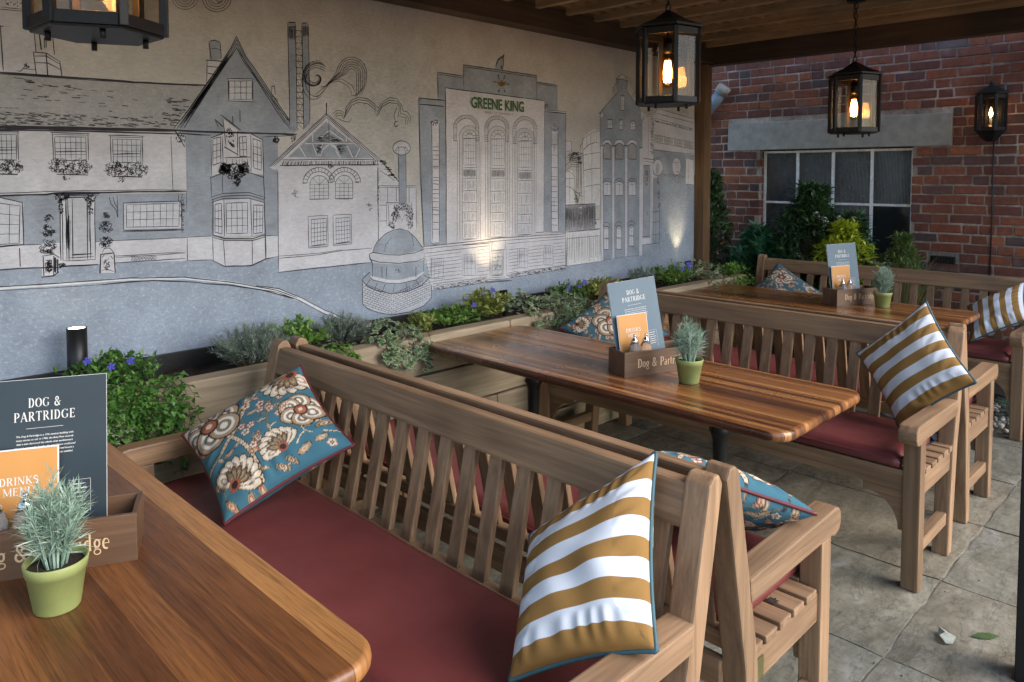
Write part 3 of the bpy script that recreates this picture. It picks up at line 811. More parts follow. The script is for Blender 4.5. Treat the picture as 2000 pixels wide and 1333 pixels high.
L 7 3654 2234 3656 2083
L 6 3859 2188 3860 2019
L 7 3952 2005 3951 1174
L 9 2869 2089 3242 2083 3736 2075
L 9 2870 2086 2872 1706 2871 1171
L 6 3736 2072 3731 1671 3729 1195
L 6 3729 1193 3646 1195
S 7 14 3749 2047 15 23
F white 2766 1887 2821 1890 2818 1186 2760 1184
F pane 3805 1873 3866 1876 3872 1191 3807 1191
S 6 30 2787 1882 34 15
S 6 20 3837 1900 43 23
L 7 2766 1893 2767 1190
L 6 2820 1884 2818 1186
L 6 3801 1880 3809 1195
L 8 3870 1876 3878 1198
L 6 2749 1191 2774 1172 2818 1175
L 5.5 2774 1742 2815 1742
L 5.5 2774 1720 2815 1719
L 5.5 2774 1695 2815 1693
L 5.5 2774 1670 2815 1670
L 5.5 2773 1630 2815 1628
L 5.5 2773 1620 2814 1618
L 5.5 2773 1564 2814 1563
L 5.5 2773 1548 2814 1546
L 5.5 2773 1527 2814 1524
L 5.5 2772 1495 2814 1493
L 5.5 2772 1470 2813 1468
L 5.5 2772 1445 2813 1442
L 5.5 2772 1423 2813 1421
L 5.5 2771 1389 2813 1386
L 5.5 2771 1376 2813 1372
L 5.5 2771 1348 2812 1345
L 5.5 2771 1304 2812 1300
L 5.5 2770 1263 2812 1259
L 5 3804 1786 3862 1787
L 5 3804 1714 3862 1713
L 5 3804 1630 3863 1629
L 5 3804 1567 3863 1565
L 5 3804 1546 3863 1544
L 5 3805 1502 3863 1500
L 5 3805 1466 3863 1463
L 5 3805 1425 3863 1423
L 5 3805 1396 3863 1393
L 5 3805 1371 3863 1367
L 5 3805 1330 3864 1327
L 5 3805 1283 3864 1279
L 5 3805 1239 3864 1234
L 5 3805 1191 3864 1186
L 5 3831 1784 3831 1729
L 5 3832 1414 3833 1326
H 4 8 3807 1867 3866 1869 3867 1745 3808 1744
F greyl 2929 1859 2932 1876 2940 1893 2952 1907 2968 1920 2987 1930 3009 1937 3031 1940 3054 1940 3076 1935 3096 1927 3113 1916 3125 1902 3133 1885 3136 1868 3135 1790 3107 1789 3107 1867 3107 1867 3105 1879 3100 1891 3090 1901 3078 1910 3064 1916 3048 1919 3031 1920 3015 1917 2999 1912 2985 1905 2973 1896 2964 1885 2959 1873 2957 1860 2956 1784 2929 1784
L 4 2929 1781 2929 1859 2931 1874 2937 1889 2947 1902 2959 1914 2975 1924 2992 1932 3011 1938 3031 1940 3052 1940 3071 1937 3089 1931 3105 1922 3118 1911 3128 1898 3134 1883 3136 1868 3135 1788
L 4 2956 1782 2957 1860 2958 1871 2962 1882 2969 1892 2978 1901 2990 1908 3003 1914 3017 1918 3031 1920 3046 1919 3060 1917 3073 1912 3085 1906 3094 1898 3101 1888 3106 1878 3107 1867 3107 1787
L 3 3107 1867 3136 1868
L 3 3106 1876 3135 1880
L 3 3103 1884 3131 1892
L 3 3099 1892 3124 1903
L 3 3093 1900 3116 1913
L 3 3085 1906 3105 1922
L 3 3076 1911 3092 1929
L 3 3066 1915 3078 1935
L 3 3055 1918 3063 1938
L 3 3043 1920 3048 1940
L 3 3031 1920 3031 1940
L 3 3020 1918 3015 1939
L 3 3008 1916 3000 1935
L 3 2997 1912 2985 1930
L 3 2987 1907 2971 1923
L 3 2978 1901 2959 1914
L 3 2971 1894 2949 1905
L 3 2965 1886 2941 1894
L 3 2960 1878 2935 1883
L 3 2958 1869 2931 1871
L 3 2957 1860 2929 1859
L 3 2929 1815 2956 1816
L 3 3107 1820 3136 1821
L 3 2929 1804 2956 1805
L 3 3107 1808 3136 1809
L 3 2929 1793 2956 1794
L 3 3107 1796 3135 1797
L 5 2929 1781 2959 1782
L 5 3104 1787 3135 1788
F greyl 2973 1806 2975 1821 2981 1835 2991 1848 3004 1860 3019 1869 3037 1874 3055 1877 3074 1876 3091 1872 3107 1864 3120 1854 3130 1841 3137 1827 3139 1811 3128 1181 3115 1181 3118 1811 3118 1811 3116 1822 3110 1832 3101 1841 3089 1847 3075 1851 3060 1852 3045 1849 3031 1845 3019 1837 3010 1828 3004 1818 3002 1807 2999 1189 2977 1185
F pane 3002 1807 3004 1818 3010 1828 3019 1837 3031 1845 3045 1849 3060 1852 3075 1851 3089 1847 3101 1841 3110 1832 3116 1822 3118 1811 3115 1181 2998 1182
L 4 2977 1183 2978 1806 2973 1806 2975 1821 2981 1835 2991 1848 3004 1860 3019 1869 3037 1874 3055 1877 3074 1876 3091 1872 3107 1864 3120 1854 3130 1841 3137 1827 3139 1811 3134 1180
L 4 2999 1189 3002 1807 3004 1818 3010 1828 3019 1837 3031 1845 3045 1849 3060 1852 3075 1851 3089 1847 3101 1841 3110 1832 3116 1822 3118 1811 3115 1186 2999 1184
L 4 3031 1808 3033 1816 3039 1823 3049 1828 3060 1830 3071 1829 3080 1825 3086 1818 3089 1810
L 3.5 3087 1817 3114 1825
L 3.5 3076 1827 3093 1845
L 3.5 3060 1830 3060 1852
L 3.5 3043 1826 3027 1842
L 3.5 3032 1815 3006 1821
S 3.5 10 3059 1828 17 11
G 4 5 4 3011 1800 3108 1803 3108 1640 3010 1639
L 7 3002 1797 3118 1804
F greyl 3010 1613 3107 1613 3107 1568 3010 1569
H 3 34 3007 1615 3111 1615 3110 1566 3007 1566
L 5.5 3001 1622 3117 1623
L 5 3001 1558 3117 1560
H 3.2 9 3010 1550 3107 1550 3107 1485 3010 1486
L 5 3000 1483 3116 1483
H 3.2 9 3009 1478 3107 1477 3107 1412 3009 1414
L 5 3000 1411 3116 1410
H 3.2 9 3009 1406 3107 1403 3106 1355 3009 1358
L 5 2999 1355 3116 1353
H 3.2 9 3009 1350 3106 1347 3106 1298 3008 1302
L 5 2999 1299 3116 1297
H 3.2 9 3008 1294 3106 1290 3106 1188 3008 1194
L 5 2999 1191 3115 1186
L 4 2962 1782 2955 1182
L 4 3153 1788 3147 1179
F greyl 3184 1869 3187 1886 3195 1902 3207 1917 3224 1930 3243 1940 3266 1947 3289 1950 3313 1949 3336 1945 3356 1937 3374 1926 3387 1911 3395 1896 3397 1878 3397 1795 3366 1794 3366 1877 3366 1877 3364 1889 3359 1901 3349 1911 3337 1919 3323 1925 3306 1928 3289 1928 3272 1926 3256 1921 3242 1914 3230 1905 3221 1894 3216 1883 3214 1870 3213 1789 3184 1788
L 4 3184 1786 3184 1869 3186 1884 3192 1898 3202 1912 3215 1924 3231 1934 3249 1942 3269 1947 3289 1950 3310 1950 3330 1946 3349 1940 3365 1932 3379 1921 3389 1908 3395 1893 3397 1878 3397 1792
L 4 3213 1787 3214 1870 3215 1881 3219 1891 3226 1901 3236 1910 3247 1917 3260 1923 3274 1927 3289 1928 3304 1928 3319 1926 3332 1921 3344 1915 3353 1907 3360 1898 3365 1888 3366 1877 3366 1791
L 3 3366 1877 3397 1878
L 3 3365 1886 3396 1890
L 3 3363 1894 3392 1902
L 3 3358 1902 3385 1913
L 3 3352 1909 3377 1923
L 3 3344 1915 3365 1932
L 3 3334 1920 3352 1939
L 3 3324 1924 3338 1944
L 3 3313 1927 3322 1948
L 3 3301 1928 3306 1950
L 3 3289 1928 3289 1950
L 3 3277 1927 3273 1948
L 3 3266 1924 3257 1944
L 3 3255 1921 3241 1939
L 3 3245 1916 3227 1932
L 3 3236 1910 3215 1924
L 3 3228 1903 3204 1914
L 3 3222 1895 3196 1904
L 3 3217 1887 3189 1893
L 3 3215 1879 3186 1881
L 3 3214 1870 3184 1869
L 3 3184 1821 3213 1822
L 3 3366 1825 3397 1826
L 3 3184 1809 3213 1810
L 3 3366 1813 3397 1814
L 3 3184 1797 3213 1798
L 3 3366 1801 3397 1802
L 5 3184 1786 3217 1787
L 5 3363 1791 3397 1792
F greyl 3205 1810 3207 1826 3214 1841 3225 1855 3239 1867 3256 1876 3275 1883 3295 1885 3315 1884 3335 1880 3352 1872 3367 1861 3378 1848 3385 1833 3387 1816 3377 1178 3363 1178 3364 1816 3364 1816 3362 1827 3356 1838 3346 1847 3332 1854 3317 1858 3300 1859 3283 1857 3268 1852 3255 1844 3245 1834 3239 1823 3236 1811 3234 1186 3211 1183
F pane 3236 1811 3239 1823 3245 1834 3255 1844 3268 1852 3283 1857 3300 1859 3317 1858 3332 1854 3346 1847 3356 1838 3362 1827 3364 1816 3363 1178 3234 1179
L 4 3211 1180 3210 1810 3205 1810 3207 1826 3214 1841 3225 1855 3239 1867 3256 1876 3275 1883 3295 1885 3315 1884 3335 1880 3352 1872 3367 1861 3378 1848 3385 1833 3387 1816 3384 1177
L 4 3234 1186 3236 1811 3239 1823 3245 1834 3255 1844 3268 1852 3283 1857 3300 1859 3317 1858 3332 1854 3346 1847 3356 1838 3362 1827 3364 1816 3363 1183 3234 1181
L 4 3268 1812 3270 1821 3277 1829 3288 1834 3300 1836 3312 1835 3323 1830 3330 1823 3332 1814
L 3.5 3330 1822 3361 1831
L 3.5 3318 1833 3337 1852
L 3.5 3300 1836 3300 1859
L 3.5 3282 1831 3263 1849
L 3.5 3270 1820 3240 1827
S 3.5 10 3300 1833 19 11
G 4 5 4 3246 1804 3354 1808 3354 1639 3246 1638
L 7 3236 1802 3364 1808
F greyl 3246 1610 3354 1611 3354 1564 3246 1564
H 3 34 3242 1613 3357 1613 3357 1562 3242 1562
L 5.5 3236 1620 3364 1620
L 5 3236 1554 3364 1556
H 3.2 9 3246 1545 3354 1545 3353 1477 3245 1479
L 5 3235 1476 3364 1476
H 3.2 9 3245 1471 3353 1469 3353 1401 3245 1404
L 5 3235 1401 3364 1400
H 3.2 9 3245 1396 3353 1393 3353 1343 3245 1346
L 5 3235 1343 3364 1341
H 3.2 9 3245 1338 3353 1334 3353 1284 3245 1288
L 5 3235 1285 3363 1282
H 3.2 9 3245 1280 3353 1275 3353 1185 3244 1192
L 5 3234 1189 3363 1183
L 4 3194 1786 3188 1179
L 4 3402 1792 3398 1176
F greyl 3430 1876 3433 1893 3441 1910 3455 1925 3472 1938 3494 1948 3517 1956 3543 1959 3568 1958 3592 1954 3614 1945 3633 1934 3647 1919 3655 1903 3658 1885 3658 1790 3625 1789 3625 1884 3625 1884 3623 1896 3617 1908 3607 1918 3594 1927 3578 1933 3561 1936 3543 1936 3525 1934 3507 1929 3492 1922 3480 1912 3470 1901 3464 1889 3462 1877 3462 1784 3430 1783
L 4 3430 1781 3430 1876 3433 1891 3439 1905 3449 1919 3463 1932 3480 1942 3499 1951 3520 1956 3543 1959 3565 1959 3586 1955 3606 1949 3624 1940 3639 1929 3649 1915 3656 1901 3658 1885 3658 1787
L 4 3462 1782 3462 1877 3464 1888 3468 1898 3476 1908 3486 1917 3498 1925 3512 1931 3527 1935 3543 1936 3558 1936 3574 1934 3588 1929 3601 1923 3611 1915 3619 1905 3623 1895 3625 1884 3625 1786
L 3 3625 1884 3658 1885
L 3 3624 1893 3657 1898
L 3 3621 1901 3653 1910
L 3 3616 1909 3646 1921
L 3 3609 1916 3636 1931
L 3 3601 1923 3624 1940
L 3 3591 1928 3610 1947
L 3 3580 1932 3595 1953
L 3 3568 1935 3578 1957
L 3 3555 1936 3560 1959
L 3 3543 1936 3543 1959
L 3 3530 1935 3525 1957
L 3 3518 1932 3508 1953
L 3 3506 1928 3491 1948
L 3 3495 1923 3476 1940
L 3 3486 1917 3463 1932
L 3 3477 1910 3452 1922
L 3 3471 1902 3443 1911
L 3 3466 1894 3436 1900
L 3 3463 1886 3432 1888
L 3 3462 1877 3430 1876
L 3 3430 1818 3462 1819
L 3 3625 1822 3658 1823
L 3 3430 1805 3462 1807
L 3 3625 1809 3658 1810
L 3 3430 1793 3462 1794
L 3 3625 1797 3658 1798
L 5 3430 1781 3466 1782
L 5 3621 1786 3658 1787
F greyl 3444 1806 3447 1822 3454 1838 3465 1852 3480 1864 3498 1874 3518 1880 3539 1883 3560 1882 3581 1877 3599 1869 3615 1858 3626 1844 3634 1829 3636 1812 3627 1179 3612 1180 3612 1811 3612 1811 3610 1823 3603 1834 3592 1844 3578 1850 3562 1855 3544 1855 3527 1853 3511 1848 3497 1840 3487 1830 3480 1819 3478 1807 3477 1188 3453 1184
F pane 3478 1807 3480 1819 3487 1830 3497 1840 3511 1848 3527 1853 3544 1855 3562 1855 3578 1850 3592 1844 3603 1834 3610 1823 3612 1811 3612 1180 3477 1180
L 4 3453 1182 3450 1806 3444 1806 3447 1822 3454 1838 3465 1852 3480 1864 3498 1874 3518 1880 3539 1883 3560 1882 3581 1877 3599 1869 3615 1858 3626 1844 3634 1829 3636 1812 3635 1179
L 4 3477 1188 3478 1807 3480 1819 3487 1830 3497 1840 3511 1848 3527 1853 3544 1855 3562 1855 3578 1850 3592 1844 3603 1834 3610 1823 3612 1811 3612 1185 3477 1183
L 4 3511 1808 3514 1817 3521 1825 3532 1830 3544 1832 3557 1831 3568 1826 3575 1819 3578 1810
L 3.5 3576 1818 3608 1827
L 3.5 3564 1829 3583 1849
L 3.5 3544 1832 3544 1855
L 3.5 3525 1827 3506 1846
L 3.5 3513 1816 3482 1823
S 3.5 10 3544 1830 20 12
G 4 5 4 3489 1800 3601 1803 3601 1628 3489 1627
L 7 3478 1797 3612 1804
F greyl 3489 1599 3601 1599 3601 1551 3488 1551
H 3 34 3485 1601 3605 1601 3605 1548 3485 1549
L 5.5 3478 1609 3612 1609
L 5 3478 1540 3612 1542
H 3.2 9 3488 1531 3601 1530 3601 1461 3488 1463
L 5 3478 1459 3612 1459
H 3.2 9 3488 1454 3601 1452 3601 1382 3488 1385
L 5 3478 1382 3612 1380
H 3.2 9 3488 1376 3601 1373 3601 1321 3488 1325
L 5 3478 1322 3612 1319
H 3.2 9 3488 1316 3601 1312 3601 1260 3488 1265
L 5 3478 1262 3612 1258
H 3.2 9 3488 1256 3601 1251 3601 1187 3488 1193
L 5 3477 1190 3612 1185
L 4 3432 1781 3428 1181
L 4 3653 1787 3650 1178
L 7 2696 1166 2922 1168 3324 1178 3955 1170
L 5 2703 1151 2998 1156 3324 1161 3955 1153
L 5 2710 1126 3223 1136
L 4 3375 1138 3955 1136
L 7 2998 1154 3223 1151
L 3.6 2714 1106 2847 1109 2998 1112
L 3.6 3116 1115 3222 1117
L 3.6 2717 1084 2847 1087 2998 1089
L 3.6 3116 1092 3222 1094
L 3.6 2719 1063 2847 1066 2998 1067
L 3.6 3116 1070 3222 1071
L 3.6 2722 1041 2846 1044 2998 1045
L 3.6 3116 1047 3222 1048
L 3.6 2724 1020 2846 1022 2998 1023
L 3.6 3116 1024 3222 1025
L 3.6 2727 998 2846 1001 2997 1001
L 3.6 3116 1002 3222 1002
L 3.6 2730 977 2846 979 2997 978
L 3.6 3116 979 3222 979
L 3.6 2732 955 2846 957 2997 956
L 3.6 3116 956 3222 956
L 3.6 3393 1097 3481 1100
L 3.6 3572 1102 3722 1105
L 3.6 3823 1109 3956 1111
L 3.6 3393 1076 3481 1078
L 3.6 3572 1081 3722 1083
L 3.6 3823 1086 3956 1088
L 3.6 3393 1055 3481 1057
L 3.6 3572 1059 3722 1061
L 3.6 3823 1064 3956 1065
L 3.6 3392 1034 3481 1036
L 3.6 3572 1037 3722 1038
L 3.6 3823 1041 3956 1042
L 3.6 3392 1013 3481 1014
L 3.6 3572 1016 3722 1016
L 3.6 3823 1019 3956 1019
L 3.6 3392 992 3481 993
L 3.6 3572 994 3722 994
L 3.6 3823 996 3956 996
L 3.6 3392 971 3481 971
L 3.6 3572 972 3722 972
L 3.6 3823 974 3956 973
L 3.6 3392 949 3481 950
L 3.6 3572 950 3722 950
L 3.6 3823 951 3956 950
L 3.6 3392 928 3481 929
L 3.6 3572 929 3722 928
L 3.6 3824 929 3956 928
F pane 2748 1095 2847 1087 2846 967 2747 977
G 4 3 3 2748 1095 2847 1087 2846 967 2747 977
L 5 2759 1094 2758 976
H 3 8 2756 1090 2841 1083 2840 1028 2756 1036
F pane 3003 1098 3105 1091 3104 960 3002 970
G 4 3 3 3003 1098 3105 1091 3104 960 3002 970
L 5 3015 1097 3014 968
H 3 8 3012 1093 3099 1086 3098 1026 3012 1033
F pane 3477 1100 3572 1093 3572 966 3477 974
G 4 3 3 3477 1100 3572 1093 3572 966 3477 974
L 5 3492 1099 3492 973
H 3 8 3488 1094 3564 1089 3564 1030 3488 1036
F pane 3726 1102 3823 1095 3823 963 3726 972
G 4 3 3 3726 1102 3823 1095 3823 963 3726 972
L 5 3741 1101 3741 970
H 3 8 3737 1096 3815 1091 3815 1030 3737 1036
F white 3228 1160 3358 1158 3358 1096 3236 1101
L 6 3223 1154 3248 1159 3239 1105 3358 1102 3365 1154
F greyl 3236 1099 3349 1097 3344 943 3235 943
G 5 1 1 3236 1099 3349 1097 3344 943 3235 943
G 4 2 5 3249 1086 3337 1084 3333 950 3249 949
L 4 3368 1151 3375 934
L 4 3223 1148 3225 942
S 4 20 3293 1021 34 49
L 5 3230 942 3349 939
L 5 3214 932 3370 925
L 5 3197 923 3391 912
L 5 3180 914 3412 899
L 7 3202 906 3427 895
F greyl 2765 936 3205 938 3205 910 2772 905
F greyl 3375 940 3956 952 3956 925 3401 915
D 4 120 2765 936 3205 934 3205 910 2772 907
D 4 120 3375 937 3956 949 3956 925 3401 917
L 5 2772 905 3205 908
L 5 3401 915 3956 925 3955 1174
L 4 2765 942 3205 940
L 4 3375 940 3956 952
L 9 3281 2240 3285 2267 3302 2302 3329 2319 3349 2324 3352 2339
L 9 3349 2321 3349 2273 3339 2246
S 7 14 3332 2254 12 11
S 10 6 3349 2331 5 7
F grey 3285 2241 3291 2275 3308 2303 3346 2319 3345 2273 3335 2246
F gold 3291 2165 3315 2160 3332 2178 3345 2163 3373 2172 3362 2144 3338 2134 3311 2136
L 4 3291 2165 3315 2157 3332 2177 3345 2161 3373 2172
S 4 16 3331 2151 24 9
L 5 3301 2197 3318 2167
L 5 3359 2195 3342 2169
L 5 3318 2126 3304 2099
L 5 3345 2129 3361 2103
L 5 3264 2158 3288 2157
L 5 3372 2157 3397 2155
S 6 10 3301 2194 9 11
S 6 10 3358 2194 9 11
S 6 10 3306 2104 8 8
S 6 10 3359 2109 6 8
S 6 10 3271 2158 12 4
S 6 10 3386 2154 12 6
P painted_maltings
F grey 4331 2006 4324 2028 4544 2201 4527 2293 4659 2289 4654 2212 4845 2072 4863 2045 4863 1580 4337 1580
F grey 4340 1809 4862 1824 4862 947 4676 957 4364 950
F white 4554 2310 4592 2334 4636 2311 4625 2296 4538 2295
L 7 4516 2287 4592 2335 4653 2306
L 9 4516 2288 4592 2295 4665 2287
L 6 4529 2285 4534 2200
L 6 4657 2286 4655 2212
L 7 4552 2202 4443 2119 4318 2021
L 7 4655 2212 4740 2146 4851 2065
L 8 4318 2025 4349 2020
L 6 4331 2006 4338 1625
F white 4339 2026 4370 2031 4365 2002 4337 1997
F white 4833 2091 4892 2047 4870 1991 4846 2017
F white 4581 2163 4581 2166 4584 2170 4589 2173 4594 2175 4600 2176 4606 2176 4612 2174 4616 2172 4619 2169 4620 2165 4621 2065 4582 2063
L 4.5 4582 2063 4581 2163 4581 2166 4584 2170 4589 2173 4594 2175 4600 2176 4606 2176 4612 2174 4616 2172 4619 2169 4620 2165 4621 2065 4582 2063
L 3.15 4600 2164 4601 2064
L 3.15 4581 2163 4620 2165
L 3.15 4581 2129 4621 2132
L 3.15 4581 2096 4621 2099
L 2.7 4600 2164 4614 2173
L 2.7 4600 2164 4600 2176
L 2.7 4600 2164 4586 2171
L 6 4576 2165 4578 2169 4582 2172 4587 2175 4593 2178 4600 2179 4607 2179 4613 2177 4619 2175 4622 2172 4625 2168
L 6 4577 2062 4626 2063
F white 4417 1982 4476 1985 4477 1923 4417 1920
G 5 3 2 4417 1982 4476 1985 4477 1923 4417 1920
L 7 4410 1981 4449 1991 4483 1984
L 8 4413 1919 4479 1921
F white 4565 1981 4566 1984 4569 1988 4573 1991 4578 1993 4585 1994 4591 1993 4596 1992 4601 1990 4604 1986 4605 1983 4605 1919 4566 1917
L 4.5 4566 1917 4565 1981 4566 1984 4569 1988 4573 1991 4578 1993 4585 1994 4591 1993 4596 1992 4601 1990 4604 1986 4605 1983 4605 1919 4566 1917
L 3.15 4585 1982 4585 1918
L 3.15 4565 1981 4605 1983
L 3.15 4565 1949 4605 1951
L 2.7 4585 1982 4599 1991
L 2.7 4585 1982 4585 1994
L 2.7 4585 1982 4571 1989
L 6 4561 1983 4563 1987 4566 1991 4572 1994 4578 1996 4585 1996 4591 1996 4598 1995 4603 1993 4607 1989 4609 1986
L 6 4561 1917 4610 1917
F white 4702 1968 4704 1974 4708 1979 4715 1983 4723 1986 4733 1988 4743 1987 4752 1985 4759 1981 4763 1977 4765 1971 4765 1925 4703 1923
L 4.5 4703 1923 4702 1968 4704 1974 4708 1979 4715 1983 4723 1986 4733 1988 4743 1987 4752 1985 4759 1981 4763 1977 4765 1971 4765 1925 4703 1923
L 3.15 4733 1969 4734 1924
L 3.15 4702 1968 4765 1971
L 3.15 4702 1945 4765 1948
L 2.7 4733 1969 4755 1984
L 2.7 4733 1969 4733 1988
L 2.7 4733 1969 4711 1981
L 6 4695 1972 4698 1978 4704 1983 4713 1988 4722 1991 4733 1992 4744 1992 4754 1990 4762 1986 4768 1981 4772 1975
L 6 4698 1923 4770 1924
F white 4361 1799 4364 1811 4372 1822 4384 1831 4399 1837 4416 1840 4434 1838 4449 1833 4462 1825 4470 1814 4473 1802
L 7 4361 1799 4364 1811 4372 1822 4384 1831 4399 1837 4416 1840 4434 1838 4449 1833 4462 1825 4470 1814 4473 1802
F greyd 4372 1774 4374 1784 4381 1793 4390 1800 4403 1805 4417 1807 4430 1806 4443 1802 4453 1795 4460 1786 4462 1776 4463 1701 4373 1700
L 9 4372 1777 4374 1787 4381 1796 4390 1804 4403 1809 4417 1810 4430 1809 4443 1805 4453 1798 4460 1789 4462 1779
L 6 4372 1774 4373 1700
L 6 4462 1776 4463 1701
L 10 4369 1696 4467 1695
F white 4504 1803 4507 1815 4515 1827 4528 1836 4545 1842 4564 1844 4583 1843 4600 1838 4614 1830 4623 1819 4626 1807
L 7 4504 1803 4507 1815 4515 1827 4528 1836 4545 1842 4564 1844 4583 1843 4600 1838 4614 1830 4623 1819 4626 1807
F greyd 4516 1777 4518 1787 4525 1797 4536 1804 4549 1809 4564 1811 4580 1810 4594 1806 4605 1799 4612 1790 4614 1780 4615 1703 4517 1702
L 9 4516 1781 4518 1791 4525 1800 4536 1808 4549 1813 4564 1815 4580 1814 4594 1809 4605 1802 4612 1793 4614 1783
L 6 4516 1777 4517 1702
L 6 4614 1780 4615 1703
L 10 4512 1698 4620 1697
F white 4663 1808 4666 1820 4675 1832 4689 1841 4707 1847 4727 1850 4748 1848 4766 1843 4781 1835 4790 1824 4794 1811
L 7 4663 1808 4666 1820 4675 1832 4689 1841 4707 1847 4727 1850 4748 1848 4766 1843 4781 1835 4790 1824 4794 1811
F greyd 4676 1781 4678 1792 4686 1801 4697 1809 4712 1814 4728 1816 4744 1815 4759 1811 4771 1803 4778 1794 4781 1784 4782 1706 4677 1704
L 9 4676 1785 4678 1795 4686 1804 4697 1812 4712 1817 4728 1820 4744 1818 4759 1814 4771 1807 4778 1798 4781 1787
L 6 4676 1781 4677 1704
L 6 4781 1784 4782 1706
L 10 4672 1701 4787 1699
F white 4346 1789 4377 1790 4372 1777 4346 1776
L 8 4341 1789 4383 1793
L 8 4467 1792 4521 1798
L 8 4620 1800 4681 1798
L 9 4814 1785 4866 1789
F white 4335 1778 4366 1779 4382 952 4354 950
L 4 4335 1778 4351 955
L 4 4366 1779 4382 952
F white 4476 1781 4505 1782 4515 950 4488 947
L 4 4476 1781 4486 952
L 4 4505 1782 4515 950
F white 4636 1785 4669 1786 4677 953 4646 951
L 4 4636 1785 4644 956
L 4 4669 1786 4677 953
F white 4822 1790 4868 1791 4874 946 4831 944
L 4 4822 1790 4828 950
L 4 4868 1791 4874 946
F white 4378 1508 4380 1516 4386 1523 4395 1529 4406 1532 4419 1533 4432 1532 4443 1528 4452 1523 4458 1515 4461 1508 4461 1427 4379 1429
L 4.5 4379 1429 4378 1508 4380 1516 4386 1523 4395 1529 4406 1532 4419 1533 4432 1532 4443 1528 4452 1523 4458 1515 4461 1508 4461 1427 4379 1429
L 3.15 4419 1508 4420 1428
L 3.15 4378 1508 4461 1508
L 2.7 4419 1508 4448 1526
L 2.7 4419 1508 4419 1533
L 2.7 4419 1508 4390 1526
L 6 4369 1514 4373 1522 4381 1529 4392 1535 4405 1538 4419 1539 4433 1538 4446 1534 4457 1529 4465 1521 4470 1513
L 6 4374 1429 4467 1424
L 6 4359 1516 4364 1528 4373 1539 4386 1548 4402 1553 4419 1555 4436 1553 4452 1547 4465 1539 4475 1528 4480 1515
F white 4373 1513 4376 1524 4386 1533 4401 1539 4419 1541 4437 1539 4452 1533 4462 1523 4466 1512 4461 1499 4378 1500
L 6 4376 1512 4381 1519 4391 1526 4404 1530 4419 1531 4434 1529 4447 1525 4457 1519 4462 1511
F white 4521 1505 4523 1514 4529 1521 4539 1527 4552 1531 4566 1532 4580 1531 4593 1527 4603 1521 4610 1513 4612 1504 4613 1424 4522 1426
L 4.5 4522 1426 4521 1505 4523 1514 4529 1521 4539 1527 4552 1531 4566 1532 4580 1531 4593 1527 4603 1521 4610 1513 4612 1504 4613 1424 4522 1426
L 3.15 4566 1505 4567 1425
L 3.15 4521 1505 4612 1504
L 2.7 4566 1505 4598 1524
L 2.7 4566 1505 4566 1532
L 2.7 4566 1505 4534 1525
L 6 4511 1511 4516 1520 4524 1528 4536 1534 4550 1538 4566 1539 4582 1538 4596 1534 4608 1527 4617 1519 4622 1510
L 6 4517 1426 4618 1421
L 6 4503 1515 4509 1527 4518 1538 4532 1547 4548 1552 4566 1554 4584 1552 4600 1547 4614 1538 4624 1526 4630 1514
F white 4518 1512 4522 1523 4532 1532 4548 1538 4566 1540 4584 1538 4600 1532 4611 1522 4615 1511 4612 1497 4521 1498
L 6 4522 1510 4527 1518 4537 1524 4551 1529 4566 1530 4582 1528 4595 1524 4606 1517 4611 1509
F white 4686 1504 4688 1513 4694 1520 4704 1526 4717 1530 4731 1531 4746 1530 4759 1526 4769 1520 4776 1512 4778 1504 4779 1421 4687 1422
L 4.5 4687 1422 4686 1504 4688 1513 4694 1520 4704 1526 4717 1530 4731 1531 4746 1530 4759 1526 4769 1520 4776 1512 4778 1504 4779 1421 4687 1422
L 3.15 4732 1504 4733 1421
L 3.15 4686 1504 4778 1504
L 2.7 4732 1504 4764 1523
L 2.7 4732 1504 4731 1531
L 2.7 4732 1504 4699 1524
L 6 4676 1510 4680 1519 4689 1527 4701 1533 4716 1537 4731 1538 4747 1536 4762 1532 4774 1526 4783 1518 4788 1509
L 6 4681 1423 4785 1418
L 6 4666 1513 4672 1526 4682 1537 4696 1546 4713 1552 4731 1553 4750 1551 4767 1546 4781 1537 4792 1525 4798 1512
F white 4682 1510 4685 1522 4696 1531 4712 1537 4731 1539 4751 1537 4767 1531 4778 1521 4782 1509 4778 1495 4686 1496
L 6 4685 1509 4691 1517 4701 1523 4715 1527 4731 1529 4748 1527 4762 1523 4773 1516 4779 1508
F white 4386 1182 4387 1187 4391 1192 4397 1195 4404 1197 4413 1197 4421 1196 4429 1193 4435 1189 4439 1184 4440 1179 4442 1025 4387 1029
L 4.5 4387 1029 4386 1182 4387 1187 4391 1192 4397 1195 4404 1197 4413 1197 4421 1196 4429 1193 4435 1189 4439 1184 4440 1179 4442 1025 4387 1029
L 3.15 4413 1181 4414 1027
L 3.15 4386 1182 4440 1179
L 3.15 4387 1106 4441 1102
L 2.7 4413 1181 4432 1191
L 2.7 4413 1181 4413 1197
L 2.7 4413 1181 4394 1193
L 6 4380 1186 4383 1191 4388 1196 4395 1199 4403 1201 4413 1201 4422 1200 4431 1197 4438 1193 4443 1188 4446 1182
L 6 4382 1030 4447 1023
L 6 4369 1195 4372 1206 4379 1216 4388 1224 4400 1228 4413 1229 4425 1227 4437 1221 4447 1213 4454 1202 4457 1191
L 7 4386 1114 4441 1108
F white 4538 1178 4539 1183 4543 1188 4549 1191 4557 1193 4565 1194 4574 1193 4582 1190 4588 1186 4592 1181 4594 1175 4596 1017 4539 1021
L 4.5 4539 1021 4538 1178 4539 1183 4543 1188 4549 1191 4557 1193 4565 1194 4574 1193 4582 1190 4588 1186 4592 1181 4594 1175 4596 1017 4539 1021
L 3.15 4566 1177 4567 1019
L 3.15 4538 1178 4594 1175
L 3.15 4538 1100 4595 1096
